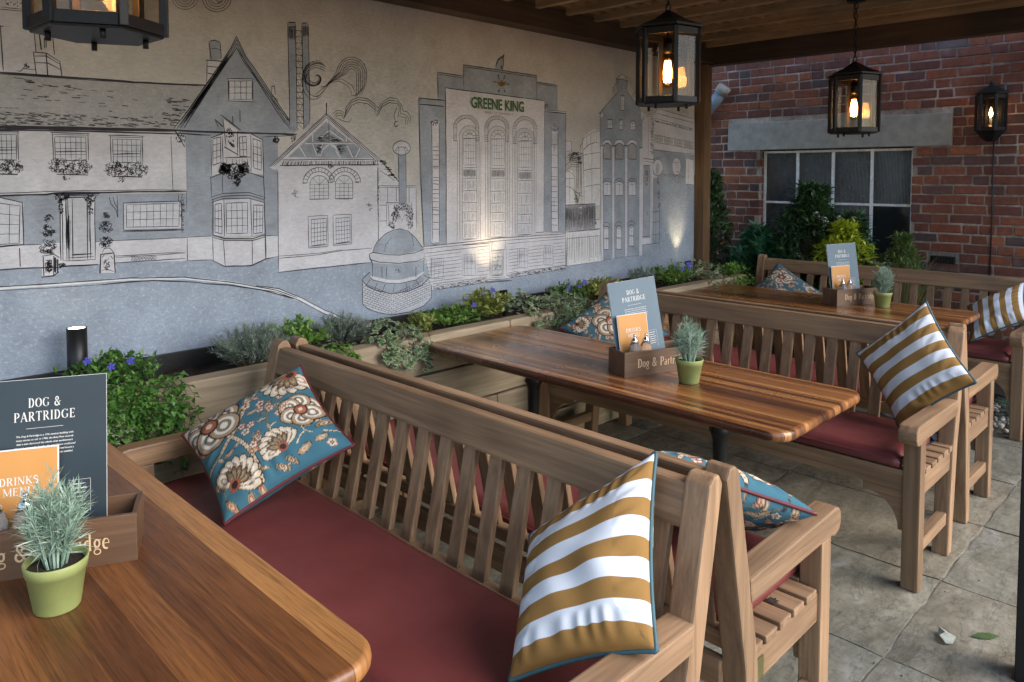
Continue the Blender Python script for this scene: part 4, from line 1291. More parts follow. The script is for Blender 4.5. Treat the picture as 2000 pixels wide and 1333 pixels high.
L 2.7 4566 1177 4586 1188
L 2.7 4566 1177 4565 1194
L 2.7 4566 1177 4546 1190
L 6 4531 1182 4534 1188 4540 1192 4547 1196 4556 1198 4565 1198 4575 1197 4584 1194 4592 1190 4597 1184 4600 1179
L 6 4534 1021 4601 1014
L 6 4520 1191 4523 1203 4530 1213 4540 1221 4552 1225 4565 1226 4579 1224 4591 1218 4601 1210 4608 1199 4611 1187
L 7 4538 1108 4595 1102
F white 4698 1177 4699 1182 4703 1187 4709 1190 4717 1192 4726 1193 4734 1191 4742 1189 4748 1185 4752 1180 4754 1175 4756 1030 4700 1034
L 4.5 4700 1034 4698 1177 4699 1182 4703 1187 4709 1190 4717 1192 4726 1193 4734 1191 4742 1189 4748 1185 4752 1180 4754 1175 4756 1030 4700 1034
L 3.15 4726 1176 4728 1032
L 3.15 4698 1177 4754 1175
L 3.15 4699 1106 4755 1103
L 2.7 4726 1176 4745 1187
L 2.7 4726 1176 4726 1193
L 2.7 4726 1176 4706 1189
L 6 4692 1181 4695 1187 4700 1191 4707 1194 4716 1196 4726 1197 4735 1195 4744 1193 4751 1188 4757 1183 4760 1178
L 6 4694 1035 4761 1027
L 6 4679 1190 4682 1202 4689 1212 4699 1220 4711 1225 4725 1226 4739 1223 4752 1217 4762 1209 4770 1198 4773 1186
L 7 4699 1114 4755 1108
L 4 4364 950 4676 956 4867 947
P painted_shopfront
F white 4857 2059 4989 2042 5061 2105 5615 2054 5632 1579 4869 1580
F white 4871 1708 5025 1702 5035 1033 4865 1031
F grey 5009 1786 5620 1746 5625 1486 5134 1548 5012 1582
F grey 4879 1654 4966 1654 4975 1080 4875 1081
F road 5110 1556 5486 1528 5625 1486 5639 836 5120 966
F grey 5012 1557 5110 1556 5111 1028 5005 1031
L 6 5061 2105 5303 2081 5615 2052
L 6 5037 2069 5239 2049 5609 2019
L 6 5061 2105 5019 2054
L 5 5025 2027 5305 1998 5603 1968
L 5 5026 2006 5305 1977 5604 1949
D 4 80 5026 2016 5589 1967 5589 1952 5026 1999
L 5 5021 1898 5307 1876 5620 1851
L 5 5016 1838 5308 1818 5621 1797
L 5 5023 1776 5309 1764 5622 1756
F greyl 5028 1891 5140 1882 5138 1840 5028 1848
G 4 3 2 5028 1891 5140 1882 5138 1840 5028 1848
H 3.5 8 5028 1891 5140 1882 5138 1840 5028 1848
F greyl 5167 1879 5283 1870 5282 1827 5168 1835
G 4 3 2 5167 1879 5283 1870 5282 1827 5168 1835
H 3.5 8 5167 1879 5283 1870 5282 1827 5168 1835
F greyl 5312 1867 5432 1857 5430 1814 5313 1822
G 4 3 2 5312 1867 5432 1857 5430 1814 5313 1822
H 3.5 8 5312 1867 5432 1857 5430 1814 5313 1822
F greyl 5462 1854 5586 1844 5584 1800 5463 1808
G 4 3 2 5462 1854 5586 1844 5584 1800 5463 1808
H 3.5 8 5462 1854 5586 1844 5584 1800 5463 1808
L 5 4934 2036 4945 1719
L 5 4989 2039 4993 1719
D 5 50 4974 2038 5007 2040 5006 1720 4979 1719
L 5 5013 2047 5015 1720
L 6 4869 2036 4989 2040
S 5 10 4875 2005 23 20
L 8 4871 1706 5033 1700
L 5 4875 1684 5025 1678
L 6 4879 1654 4974 1654
L 5 4882 1649 4881 1085
L 5 4966 1650 4975 1080
F greyd 4894 1582 4896 1598 4902 1612 4912 1621 4923 1624 4934 1621 4944 1612 4950 1598 4953 1582 4951 1498 4898 1498
S 5 50 4923 1557 20 59
L 6 4979 1625 4993 1036
L 8 4872 1094 4974 1095
L 7 4865 1031 5005 1031 5111 1032
S 4 8 4935 1273 18 15
F white 5144 1638 5140 1661 5127 1680 5108 1694 5085 1701 5061 1701 5039 1693 5021 1679 5009 1659 5005 1638 5010 1616 5022 1597 5040 1582 5063 1575 5087 1575 5110 1582 5129 1597 5141 1616 5144 1638
L 5 5144 1638 5140 1661 5127 1680 5108 1694 5085 1701 5061 1701 5039 1693 5021 1679 5009 1659 5005 1638 5010 1616 5022 1597 5040 1582 5063 1575 5087 1575 5110 1582 5129 1597 5141 1616 5144 1638
H 7 5 5048 1676 5098 1677 5100 1574 5050 1574
L 5 5010 1710 5131 1716
S 6 26 5080 1535 18 34
S 6 26 5090 1418 15 34
S 6 18 5099 1332 15 26
F white 5412 1649 5408 1673 5396 1695 5379 1710 5357 1718 5335 1718 5314 1709 5298 1693 5287 1672 5283 1648 5288 1624 5299 1603 5316 1587 5338 1579 5360 1579 5381 1587 5398 1603 5409 1625 5412 1649
L 4 5412 1649 5408 1673 5396 1695 5379 1710 5357 1718 5335 1718 5314 1709 5298 1693 5287 1672 5283 1648 5288 1624 5299 1603 5316 1587 5338 1579 5360 1579 5381 1587 5398 1603 5409 1625 5412 1649
S 6 14 5351 1679 35 8
S 6 14 5353 1607 29 7
L 4 5336 1662 5369 1631
S 4 12 5355 1529 42 21
D 4 34 5133 1599 5603 1555 5604 1541 5133 1574
F pale 5490 1717 5609 1701 5618 1495 5486 1506
L 4 5490 1717 5486 1501 5613 1495
L 4 5532 1709 5533 1505
L 6 5023 1326 5028 1038
L 6 5053 1325 5058 1036
L 6 5107 1323 5111 1032
L 6 5001 1284 5115 1287
L 6 5003 1202 5116 1204
L 6 5004 1104 5118 1104
L 4 5001 1318 5005 1035
P painted_smoke
L 4 1311 2345 1314 2336 1319 2328 1326 2321 1335 2316 1345 2313 1356 2312 1368 2313 1380 2316 1391 2322 1401 2329 1410 2337 1417 2347 1422 2358 1424 2368
L 4 1324 2350 1326 2342 1330 2336 1335 2331 1342 2327 1350 2324 1359 2324 1368 2324 1377 2327 1385 2331 1393 2337 1400 2343 1405 2351 1409 2359 1411 2367
L 4 1337 2354 1338 2348 1341 2344 1345 2340 1350 2337 1355 2336 1361 2335 1367 2336 1374 2338 1380 2341 1385 2344 1390 2349 1393 2354 1396 2360 1397 2366
L 4 1350 2358 1351 2355 1353 2352 1355 2350 1357 2348 1360 2347 1364 2347 1367 2347 1371 2348 1374 2350 1377 2352 1379 2355 1381 2358 1383 2361 1384 2365
L 4.5 1447 2378 1446 2366 1449 2354 1454 2344 1462 2335 1472 2328 1484 2323 1496 2322 1510 2322 1523 2326 1537 2332 1549 2340 1559 2350 1568 2361 1574 2374 1577 2387 1578 2400
L 4.5 1458 2379 1458 2369 1461 2360 1465 2351 1471 2344 1479 2339 1489 2336 1499 2334 1510 2335 1521 2338 1532 2342 1542 2349 1550 2357 1557 2366 1562 2376 1565 2386 1565 2397
L 4.5 1470 2380 1470 2373 1472 2366 1475 2359 1480 2354 1486 2350 1494 2348 1502 2347 1510 2347 1519 2349 1527 2353 1535 2358 1541 2364 1547 2371 1551 2378 1553 2386 1553 2393
L 4.5 1482 2381 1482 2376 1483 2371 1486 2367 1489 2364 1494 2362 1499 2360 1505 2359 1511 2360 1517 2361 1523 2364 1528 2367 1533 2371 1536 2376 1539 2380 1540 2385 1541 2390
L 4 1310 2347 1320 2376
L 4 1284 2356 1294 2345
L 7 1502 2382 1519 2367 1541 2381
L 4 2012 2080 2014 2081 2018 2082 2021 2082 2025 2081 2028 2079 2031 2075 2032 2071 2031 2065 2029 2060 2025 2055 2019 2050 2012 2047 2003 2045 1995 2046 1986 2049 1979 2054 1974 2061 1970 2070 1970 2080 1973 2090 1979 2100 1988 2109 1999 2116 2013 2121 2027 2122 2042 2120 2055 2115 2066 2106
L 4 2016 2084 2020 2085 2024 2084 2029 2083 2032 2080 2035 2076 2036 2070 2036 2064 2034 2058 2029 2052 2023 2047 2015 2043 2006 2040 1997 2040 1987 2041 1978 2046 1970 2052 1965 2061 1962 2071 1962 2082 1965 2093 1972 2105 1982 2115 1994 2123 2009 2129 2024 2132 2040 2131 2056 2126 2070 2118
L 4 2023 2086 2028 2086 2032 2083 2036 2080 2039 2075 2040 2069 2040 2063 2037 2056 2033 2050 2027 2044 2019 2039 2009 2035 1999 2034 1988 2035 1978 2038 1969 2043 1962 2051 1956 2061 1954 2072 1954 2084 1958 2096 1965 2109 1975 2120 1988 2129 2003 2136 2020 2141 2037 2141 2054 2138 2071 2132
L 4 2032 2085 2036 2083 2039 2079 2041 2074 2042 2068 2041 2061 2039 2054 2034 2048 2028 2042 2020 2037 2011 2034 2002 2032 1991 2032 1981 2034 1971 2038 1963 2044 1956 2053 1952 2063 1950 2074 1951 2086 1954 2098 1961 2110 1971 2121 1983 2131 1997 2138 2013 2143 2030 2146 2047 2144 2064 2140
L 4 2040 2080 2042 2076 2044 2070 2044 2064 2043 2058 2040 2051 2035 2045 2029 2039 2021 2035 2012 2031 2003 2029 1992 2028 1982 2030 1973 2033 1964 2039 1956 2046 1950 2054 1947 2065 1945 2076 1946 2088 1950 2100 1957 2112 1966 2123 1977 2133 1991 2141 2006 2147 2022 2150 2039 2151 2056 2149
L 4 2045 2071 2045 2066 2045 2060 2042 2054 2039 2047 2034 2041 2027 2036 2020 2032 2011 2028 2002 2026 1992 2026 1982 2027 1973 2030 1964 2034 1956 2040 1949 2048 1945 2057 1941 2067 1941 2078 1942 2090 1946 2102 1952 2113 1960 2124 1971 2134 1984 2143 1998 2150 2013 2155 2030 2157 2046 2157
L 4 2073 2036 2135 2112 2141 2133 2152 2153 2168 2170 2186 2184 2207 2193 2229 2198 2252 2197 2273 2191 2291 2180 2306 2165 2316 2147 2321 2126 2321 2103 2316 2081 2317 2073 2287 2001
L 4 2082 2042 2146 2111 2152 2130 2162 2147 2175 2162 2191 2174 2210 2182 2229 2186 2248 2185 2266 2180 2282 2170 2295 2157 2304 2141 2309 2123 2309 2104 2304 2084 2304 2057 2273 2000
L 4 2091 2047 2158 2110 2163 2126 2171 2141 2183 2153 2197 2163 2212 2170 2229 2173 2245 2173 2260 2168 2274 2160 2285 2149 2292 2136 2296 2120 2296 2104 2292 2088 2292 2041 2260 1999
L 4 2100 2053 2170 2109 2174 2122 2181 2135 2190 2145 2202 2153 2215 2159 2228 2161 2242 2161 2254 2157 2265 2151 2274 2141 2281 2130 2284 2117 2284 2104 2280 2091 2280 2026 2246 1998
L 4 2110 2058 2182 2109 2185 2119 2190 2128 2198 2136 2207 2143 2217 2147 2228 2149 2238 2149 2248 2146 2257 2141 2264 2134 2269 2125 2271 2115 2271 2104 2269 2094 2268 2010 2233 1997
L 4 2119 2064 2194 2108 2196 2115 2200 2122 2205 2128 2212 2133 2219 2136 2227 2137 2235 2137 2242 2135 2248 2131 2254 2126 2257 2119 2259 2112 2259 2104 2257 2097 2256 1995 2220 1996
L 4 1981 2138 1968 2128 1956 2114 1947 2098 1940 2079 1937 2060 1936 2040 1938 2020 1944 2003 1952 1987 1963 1975 1976 1966 1990 1961 2004 1961 2019 1965 2033 1973 2046 1986
L 4 1976 2110 1967 2098 1961 2084 1957 2068 1955 2053 1955 2037 1958 2022 1963 2008 1970 1996 1979 1987 1990 1981 2001 1977 2013 1977 2025 1980 2036 1987 2047 1996 2056 2008
L 4 2015 1969 2055 2003 2110 2071 2156 2114
L 4 2011 1988 2064 2028 2128 2088
L 6 2042 2026 2082 2037 2128 2088
L 4 2096 2050 2146 2066 2202 2047 2229 2001
L 4 2110 2063 2165 2079 2230 2049 2253 2003
L 4.5 2109 1893 2135 1913 2162 1913 2184 1897 2191 1934 2224 1972 2267 1991 2325 1987 2369 1962 2390 1940 2420 1977 2466 2003 2518 2001 2551 1965 2559 1936 2591 1932 2615 1900 2601 1861
L 4.5 2116 1881 2135 1900 2162 1900 2179 1884 2195 1921 2224 1959 2267 1978 2325 1974 2369 1948 2387 1918 2420 1964 2466 1990 2518 1987 2543 1956 2542 1921 2571 1917 2597 1899 2588 1860
L 4.5 2123 1869 2134 1888 2162 1887 2174 1871 2199 1909 2224 1946 2267 1965 2325 1960 2369 1935 2383 1897 2419 1951 2466 1976 2518 1974 2534 1948 2525 1906 2550 1902 2580 1898 2574 1859
L 5 2529 1875 2520 1876 2511 1874 2504 1869 2500 1864 2499 1858 2501 1853 2505 1849 2510 1848 2515 1848 2519 1849 2521 1852 2522 1854
L 5 2506 1869 2498 1911 2517 1954
L 4 2134 1875 2171 1861 2208 1855 2223 1880
L 3.5 4625 2303 4670 2320 4715 2311 4750 2281 4785 2243 4751 2174
L 3.5 4634 2289 4670 2308 4706 2298 4738 2268 4775 2235 4735 2172
L 3.5 4643 2276 4670 2296 4697 2286 4727 2255 4766 2226 4719 2171
L 3.5 4653 2262 4670 2284 4688 2273 4716 2242 4757 2217 4703 2170
L 3.5 4527 2268 4495 2233 4479 2199 4490 2168
L 3.5 4519 2257 4487 2226 4492 2200 4505 2169
L 3.5 4510 2246 4478 2219 4505 2201 4521 2170
L 3.5 4839 2094 4844 2081 4855 2070 4870 2061 4889 2054 4912 2050 4936 2050 4960 2052 4983 2057 5004 2066 5022 2076 5034 2088 5041 2101
L 3.5 4860 2096 4864 2086 4873 2077 4885 2070 4900 2064 4918 2061 4937 2061 4956 2063 4974 2067 4991 2073 5004 2082 5014 2092 5019 2102
L 3.5 4881 2098 4884 2091 4890 2084 4899 2079 4911 2074 4923 2072 4937 2072 4951 2073 4965 2076 4977 2081 4987 2087 4994 2095 4998 2103
L 3.5 4903 2101 4904 2096 4908 2091 4914 2087 4921 2085 4929 2083 4938 2083 4947 2084 4955 2086 4963 2089 4969 2093 4974 2098 4976 2103
L 3.5 5381 2056 5376 2071 5378 2087 5385 2102 5398 2115 5415 2125 5436 2131 5457 2133 5478 2130 5497 2123 5511 2112 5521 2098 5524 2082
L 3.5 5398 2062 5395 2073 5396 2084 5401 2096 5411 2105 5424 2113 5439 2117 5455 2118 5471 2116 5485 2111 5496 2103 5503 2093 5505 2081
L 3.5 5416 2068 5413 2075 5414 2082 5418 2089 5424 2095 5433 2100 5443 2103 5453 2104 5463 2103 5473 2099 5480 2094 5484 2088 5486 2080"""

# ------------------------------------------------------------------ helpers
def tag(o, label=None, cat=None, group=None, kind=None):
    for k, v in (('label', label), ('category', cat), ('group', group), ('kind', kind)):
        if v: o[k] = v
    return o
def empty(name, loc=(0, 0, 0), rz=0.0):
    o = bpy.data.objects.new(name, None); col.objects.link(o); o.location = loc; o.rotation_euler = (0, 0, rz); o.empty_display_size = .1
    return o
def link(name, me, parent=None, loc=None):
    o = bpy.data.objects.new(name, me); col.objects.link(o)
    if parent is not None: o.parent = parent
    if loc is not None: o.location = loc
    return o
def copy_tree(o, parent=None):
    c = o.copy(); col.objects.link(c); c.parent = parent
    for ch in [x for x in bpy.data.objects if x.parent == o]: copy_tree(ch, c)
    return c
class MB:
    def __init__(s): s.v = []; s.f = []; s.m = []; s.k = 0; s.smooth = []
    def add(s, vs, fs, smooth=False):
        b = len(s.v); s.v += [tuple(v) for v in vs]
        for f in fs: s.f.append(tuple(i + b for i in f)); s.m.append(s.k); s.smooth.append(smooth)
        return s
    def mat(s, k): s.k = k; return s
    def box(s, lo, hi, bev=0.0, M=None):
        bm = bmesh.new(); bmesh.ops.create_cube(bm, size=1.0)
        for v in bm.verts: v.co = Vector([(lo[i] + hi[i]) / 2 + v.co[i] * (hi[i] - lo[i]) for i in range(3)])
        if bev: bmesh.ops.bevel(bm, geom=list(bm.edges), offset=bev, segments=2, profile=.6, affect='EDGES')
        return s.bm(bm, M)
    def bm(s, bm, M=None, smooth=False):
        if M is not None: bm.transform(M)
        bm.verts.index_update(); s.add([v.co[:] for v in bm.verts], [[v.index for v in f.verts] for f in bm.faces], smooth); bm.free(); return s
    def prism(s, poly, a, b, axes, bev=0.0):
        """poly in the 2-D plane given by axes[0:2], extruded from a to b along axes[2]"""
        bm = bmesh.new(); vs = []
        for p in poly:
            c = [0, 0, 0]; c[axes[0]] = p[0]; c[axes[1]] = p[1]; c[axes[2]] = a; vs.append(bm.verts.new(c))
        f = bm.faces.new(vs); r = bmesh.ops.extrude_face_region(bm, geom=[f]); d = Vector((0, 0, 0)); d[axes[2]] = b - a
        bmesh.ops.translate(bm, verts=[x for x in r['geom'] if isinstance(x, bmesh.types.BMVert)], vec=d)
        bmesh.ops.recalc_face_normals(bm, faces=list(bm.faces))
        if bev: bmesh.ops.bevel(bm, geom=list(bm.edges), offset=bev, segments=2, profile=.6, affect='EDGES')
        return s.bm(bm)
    def tube(s, pts, r, n=8, closed=False, caps=True):
        P = [Vector(p) for p in pts]; rings = []; N = len(P); up = Vector((0, 0, 1)); prev = None
        for i, p in enumerate(P):
            t = (P[(i + 1) % N] - P[i - 1]) if closed else (P[min(i + 1, N - 1)] - P[max(i - 1, 0)])
            if t.length < 1e-9: t = Vector((0, 0, 1))
            t.normalize()
            if prev is None:
                a = t.cross(up)
                if a.length < .1: a = t.cross(Vector((1, 0, 0)))
            else: a = prev - t * prev.dot(t)
            a.normalize(); prev = a; b = t.cross(a); rr = r[i] if isinstance(r, (list, tuple)) else r
            rings.append([p + (a * math.cos(2 * math.pi * j / n) + b * math.sin(2 * math.pi * j / n)) * rr for j in range(n)])
        vs = [q for g in rings for q in g]; fs = []
        for i in range(N if closed else N - 1):
            k = (i + 1) % N
            for j in range(n): fs.append((i * n + j, i * n + (j + 1) % n, k * n + (j + 1) % n, k * n + j))
        if caps and not closed: fs.append(tuple(range(n - 1, -1, -1))); fs.append(tuple((N - 1) * n + j for j in range(n)))
        return s.add(vs, fs, True)
    def lathe(s, prof, n=24, c=(0, 0, 0), a0=0.0, flat=False):
        vs = []; fs = []
        for r, z in prof:
            for j in range(n):
                t = a0 + 2 * math.pi * j / n; vs.append((c[0] + r * math.cos(t), c[1] + r * math.sin(t), c[2] + z))
        for i in range(len(prof) - 1):
            for j in range(n): fs.append((i * n + j, i * n + (j + 1) % n, (i + 1) * n + (j + 1) % n, (i + 1) * n + j))
        fs.append(tuple(range(n - 1, -1, -1))); fs.append(tuple((len(prof) - 1) * n + j for j in range(n)))
        return s.add(vs, fs, not flat)
    def mesh(s, name, mats):
        me = bpy.data.meshes.new(name); me.from_pydata(s.v, [], s.f)
        for m in (mats if isinstance(mats, (list, tuple)) else [mats]): me.materials.append(MATS[m] if isinstance(m, str) else m)
        me.polygons.foreach_set('material_index', s.m); me.polygons.foreach_set('use_smooth', s.smooth); me.update(); return me
    def build(s, name, mats, parent=None, loc=None): return link(name, s.mesh(name, mats), parent, loc)

# ------------------------------------------------------------------ ground and paving
tag(MB().add([(-300, -300, -.04), (300, -300, -.04), (300, 300, -.04), (-300, 300, -.04)], [(0, 1, 2, 3)]).build('ground', 'ground_far'), kind='structure')
def slab_mat():
    t = NT('sandstone'); v = t.coord((1, 1, 1), rand=17)
    a = t.noise(t.coord((1.0, 2.2, 1), rand=17), 2.4, 4, .62, 1.2); b = t.noise(v, 30, 3, .7); e = t.noise(t.coord((1, 2.6, 1), rand=13), 3.0, 5, .66, .7)
    c = t.ramp(a, [(.26, (.125, .114, .080)), (.45, (.195, .180, .134)), (.60, (.24, .224, .172)), (.76, (.33, .32, .285))])
    c = t.mix(.7, c, t.ramp(b, [(.3, .62), (.7, 1.25)]), 'MULTIPLY')
    oi = t.n('ObjectInfo'); c = t.mix(.8, c, t.ramp(oi.outputs['Random'], [(0, (.80, .83, .86)), (.5, (1, 1, 1)), (1, (1.12, 1.0, .90))]), 'MULTIPLY')
    c = t.mix(.6, c, t.ramp(e, [(.470, 1.0), (.492, .42), (.505, 1.0)]), 'MULTIPLY'); c = t.mix(.5, c, t.ramp(e, [(.60, 1.0), (.615, .55), (.625, 1.0)]), 'MULTIPLY')
    t.base(c); t.set(Roughness=.78); t.bump(t.mix(.35, e, b), .6, .010); MATS['sandstone'] = t.m
slab_mat(); plain('joint_sand', (.24, .22, .175), .95, 0, .6, 14, .6)
patio = MB().box((-2.6, -2.6, -.035), (6.46, 3.42, -.008)).build('patio', 'joint_sand'); tag(patio, kind='structure')
xs = [-2.56 + .64 * i for i in range(15)]; ys = [-2.6, -1.88, -.98, -.08, .82, 1.72, 2.62, 3.4]
for i in range(len(xs) - 1):
    for j in range(len(ys) - 1):
        if xs[i] > 5.7: continue
        bm = bmesh.new(); bmesh.ops.create_grid(bm, x_segments=10, y_segments=12, size=.5)
        w, d = xs[i + 1] - xs[i] - random.uniform(.005, .012), ys[j + 1] - ys[j] - random.uniform(.005, .012)
        ext = bmesh.ops.extrude_face_region(bm, geom=list(bm.faces)); 
        bmesh.ops.translate(bm, verts=[q for q in ext['geom'] if isinstance(q, bmesh.types.BMVert)], vec=(0, 0, 1))
        ox, oy = (xs[i] + xs[i + 1]) / 2, (ys[j] + ys[j + 1]) / 2
        for v in bm.verts:
            top = v.co.z > .5; e = max(abs(v.co.x), abs(v.co.y)) > .49
            x, y = v.co.x * w, v.co.y * d
            x += .007 * mnoise.noise(Vector((ox + x, oy + y, 3)) * 9) * (1 if e else 0); y += .007 * mnoise.noise(Vector((ox + x, oy + y, 9)) * 9) * (1 if e else 0)
            z = -.007 if not top else (.0 + .0034 * mnoise.noise(Vector((ox + x, oy + y, 0)) * 9) - (.004 if e else 0))
            v.co = (x, y, z)
        bmesh.ops.recalc_face_normals(bm, faces=list(bm.faces))
        MB().bm(bm).build('paving_slab', 'sandstone', patio, (ox, oy, random.uniform(-.0015, .0015)))

# ------------------------------------------------------------------ mural wall
WY = 3.405
wall = empty('mural_wall', (1.5, WY, 0)); tag(wall, 'long rendered wall painted with a mural of old pub and brewery buildings', 'wall')
MB().box((-4.2, .0, -.03), (4.12, .20, 2.515)).build('render', 'wash_sky', wall)
INK = ['wash_' + k for k in ('road', 'white', 'grey', 'greyl', 'greyd', 'roof', 'pane', 'pale', 'gold', 'ink')]
IDX = {k[5:]: i for i, k in enumerate(INK)}
NF = [0]
class Mural:
    def __init__(s, name): s.name = name; s.mb = MB(); s.lines = []; s.r = random.Random(hash(name) % 1000 if False else len(name) * 31 + ord(name[8]))
    def P(s, x, z, y): return ((x - 1500) / 1000, -y, z / 1000)
    def fill(s, colr, pts):
        NF[0] += 1; y = .001 + .00002 * NF[0]; s.mb.mat(IDX[colr])
        from mathutils.geometry import tessellate_polygon
        # hand-painted edges: subdivide and wobble a little
        q = []
        for i in range(len(pts)):
            a, b = pts[i], pts[(i + 1) % len(pts)]; n = max(1, int(math.hypot(b[0] - a[0], b[1] - a[1]) / 70))
            for k in range(n):
                t = k / n; x, z = a[0] + (b[0] - a[0]) * t, a[1] + (b[1] - a[1]) * t
                q.append((x + 2.2 * mnoise.noise(Vector((x, z, 1)) * .02), z + 2.2 * mnoise.noise(Vector((x, z, 7)) * .02)))
        tri = tessellate_polygon([[Vector((a, b, 0)) for a, b in q]])
        fs = []
        for t in tri:
            (ax, az), (bx, bz), (cx, cz) = q[t[0]], q[t[1]], q[t[2]]
            fs.append(t if (bx - ax) * (cz - az) - (bz - az) * (cx - ax) > 0 else (t[0], t[2], t[1]))
        s.mb.add([s.P(a, b, y) for a, b in q], fs)
    def line(s, w, pts, wob=1.0):
        s.lines.append((w, pts, wob))
    def draw(s, w, pts, wob, y):
        w *= .60
        s.mb.mat(IDX['ink']); q = []
        for i in range(len(pts) - 1):
            a, b = pts[i], pts[i + 1]; n = max(1, int(math.hypot(b[0] - a[0], b[1] - a[1]) / 45))
            for k in range(n): q.append((a[0] + (b[0] - a[0]) * k / n, a[1] + (b[1] - a[1]) * k / n))
        q.append(pts[-1]); o = s.r.uniform(0, 99)
        q = [(x + wob * 1.6 * mnoise.noise(Vector((x * .02, z * .02, o))), z + wob * 1.6 * mnoise.noise(Vector((x * .02, z * .02, o + 5)))) for x, z in q]
        vs = []; N = len(q)
        for i, (x, z) in enumerate(q):
            a, b = q[max(0, i - 1)], q[min(N - 1, i + 1)]; dx, dz = b[0] - a[0], b[1] - a[1]; d = math.hypot(dx, dz) or 1
            h = w * .5 * (1 + .45 * mnoise.noise(Vector((x * .03, z * .03, o + 3)))) * (.6 if i in (0, N - 1) and N > 2 else 1)
            vs += [s.P(x - dz / d * h, z + dx / d * h, y), s.P(x + dz / d * h, z - dx / d * h, y)]
        s.mb.add(vs, [(2 * i, 2 * i + 1, 2 * i + 3, 2 * i + 2) for i in range(N - 1)])
    def cmd(s, t):
        k = t[0]; u = s.r.uniform
        if k == 'F': n = [int(x) for x in t[2:]]; s.fill(t[1], list(zip(n[::2], n[1::2]))); return
        w = float(t[1])
        if k == 'L': n = [int(x) for x in t[2:]]; s.line(w, list(zip(n[::2], n[1::2]))); return
        if k == 'S':
            n, cx, cz, rx, rz = int(t[2]), *[int(x) for x in t[3:7]]
            for i in range(n):
                a, r = u(0, 6.28), math.sqrt(u(0, 1)); x, z = cx + rx * r * math.cos(a), cz + rz * r * math.sin(a); g = min(rx, rz) * .45 + 3; b = u(0, 6.28)
                s.line(w, [(x + g * .5 * math.cos(b), z + g * .5 * math.sin(b)), (x + g * .4 * math.cos(b + 1.4), z + g * .4 * math.sin(b + 1.4)), (x + g * .5 * math.cos(b + 2.8), z + g * .5 * math.sin(b + 2.8))])
            return
        if k == 'G': nx, ny = int(t[2]), int(t[3]); n = [int(x) for x in t[4:]]
        else: cnt = int(t[2]); n = [int(x) for x in t[3:]]
        q = list(zip(n[::2], n[1::2]))
        def B(a, b):
            return tuple((q[0][i] * (1 - a) + q[1][i] * a) * (1 - b) + (q[3][i] * (1 - a) + q[2][i] * a) * b for i in (0, 1))
        if k == 'G':
            for i in range(nx + 1): s.line(w * (1 if i in (0, nx) else .75), [B(i / nx, u(-.01, .02)), B(i / nx + u(-.01, .01), u(.98, 1.01))])
            for j in range(ny + 1): s.line(w * (1 if j in (0, ny) else .75), [B(u(-.01, .01), j / ny), B(u(.98, 1.01), j / ny + u(-.01, .01))])
        elif k == 'H':
            for i in range(cnt): a = (i + u(.1, .9)) / cnt; b = u(0, .15); s.line(w * u(.6, 1.1), [B(a, b), B(a + u(-.01, .01), u(.8, 1))])
        elif k == 'D':
            for i in range(cnt):
                a, b = u(0, 1), u(0, 1); x, z = B(a, b); l = u(6, 17) * (w / 5); s.line(w * u(.6, 1.2), [(x - l, z + u(-1, 2)), (x + l, z + u(-2, 1))])
        elif k == 'K':
            for j in range(cnt + 1):
                s.line(w, [B(i / 6, j / cnt) for i in range(7)])
                if j < cnt:
                    for i in range(9): a = (i + .5 * (j % 2) + u(-.1, .1)) / 9; a = min(max(a, 0), 1); s.line(w, [B(a, j / cnt), B(a, (j + 1) / cnt)])
    def done(s):
        NF[0] += 1
        for w, pts, wob in s.lines: s.draw(w, pts, wob, .001 + .00002 * NF[0])
        return s.mb.build(s.name, INK, wall)
M_ = None
for ln in MURAL.strip().split('\n'):
    t = ln.split()
    if t[0] == 'P':
        if M_: M_.done()
        M_ = Mural(t[1])
    else: M_.cmd(t)
M_.done()
def text_mesh(body, size, mat, shear=0.0, align='CENTER', spacing=1.0, lead=1.0, off=0.0, ext=0.0):
    c = bpy.data.curves.new('text', 'FONT'); c.body = body; c.size = size; c.shear = shear; c.align_x = align; c.space_character = spacing; c.space_line = lead; c.offset = off; c.extrude = ext; c.resolution_u = 2
    o = bpy.data.objects.new('text', c); col.objects.link(o); bpy.context.view_layer.update()
    me = bpy.data.meshes.new_from_object(o.evaluated_get(bpy.context.evaluated_depsgraph_get())); bpy.data.objects.remove(o); bpy.data.curves.remove(c)
    me.materials.clear(); me.materials.append(MATS[mat]); return me
def fit_text(name, body, x0, x1, z0, h, mat, parent, y, off=0.0):
    me = text_mesh(body, 1.0, mat, off=off); xs_ = [v.co.x for v in me.vertices]; ys_ = [v.co.y for v in me.vertices]
    a, b, c_, d = min(xs_), max(xs_), min(ys_), max(ys_)
    for v in me.vertices: v.co = (x0 + (v.co.x - a) / (b - a) * (x1 - x0), -y, z0 + (v.co.y - c_) / (d - c_) * h)
    return link(name, me, parent)
fit_text('brewery_lettering', 'GREENE KING', 3.066 - 1.5, 3.528 - 1.5, 1.984, .070, 'letter_green', wall, .0105, .022)
fit_text('town_lettering', 'BURY ST EDMUNDS', 3.184 - 1.5, 3.426 - 1.5, 1.957, .015, 'letter_brown', wall, .0105)

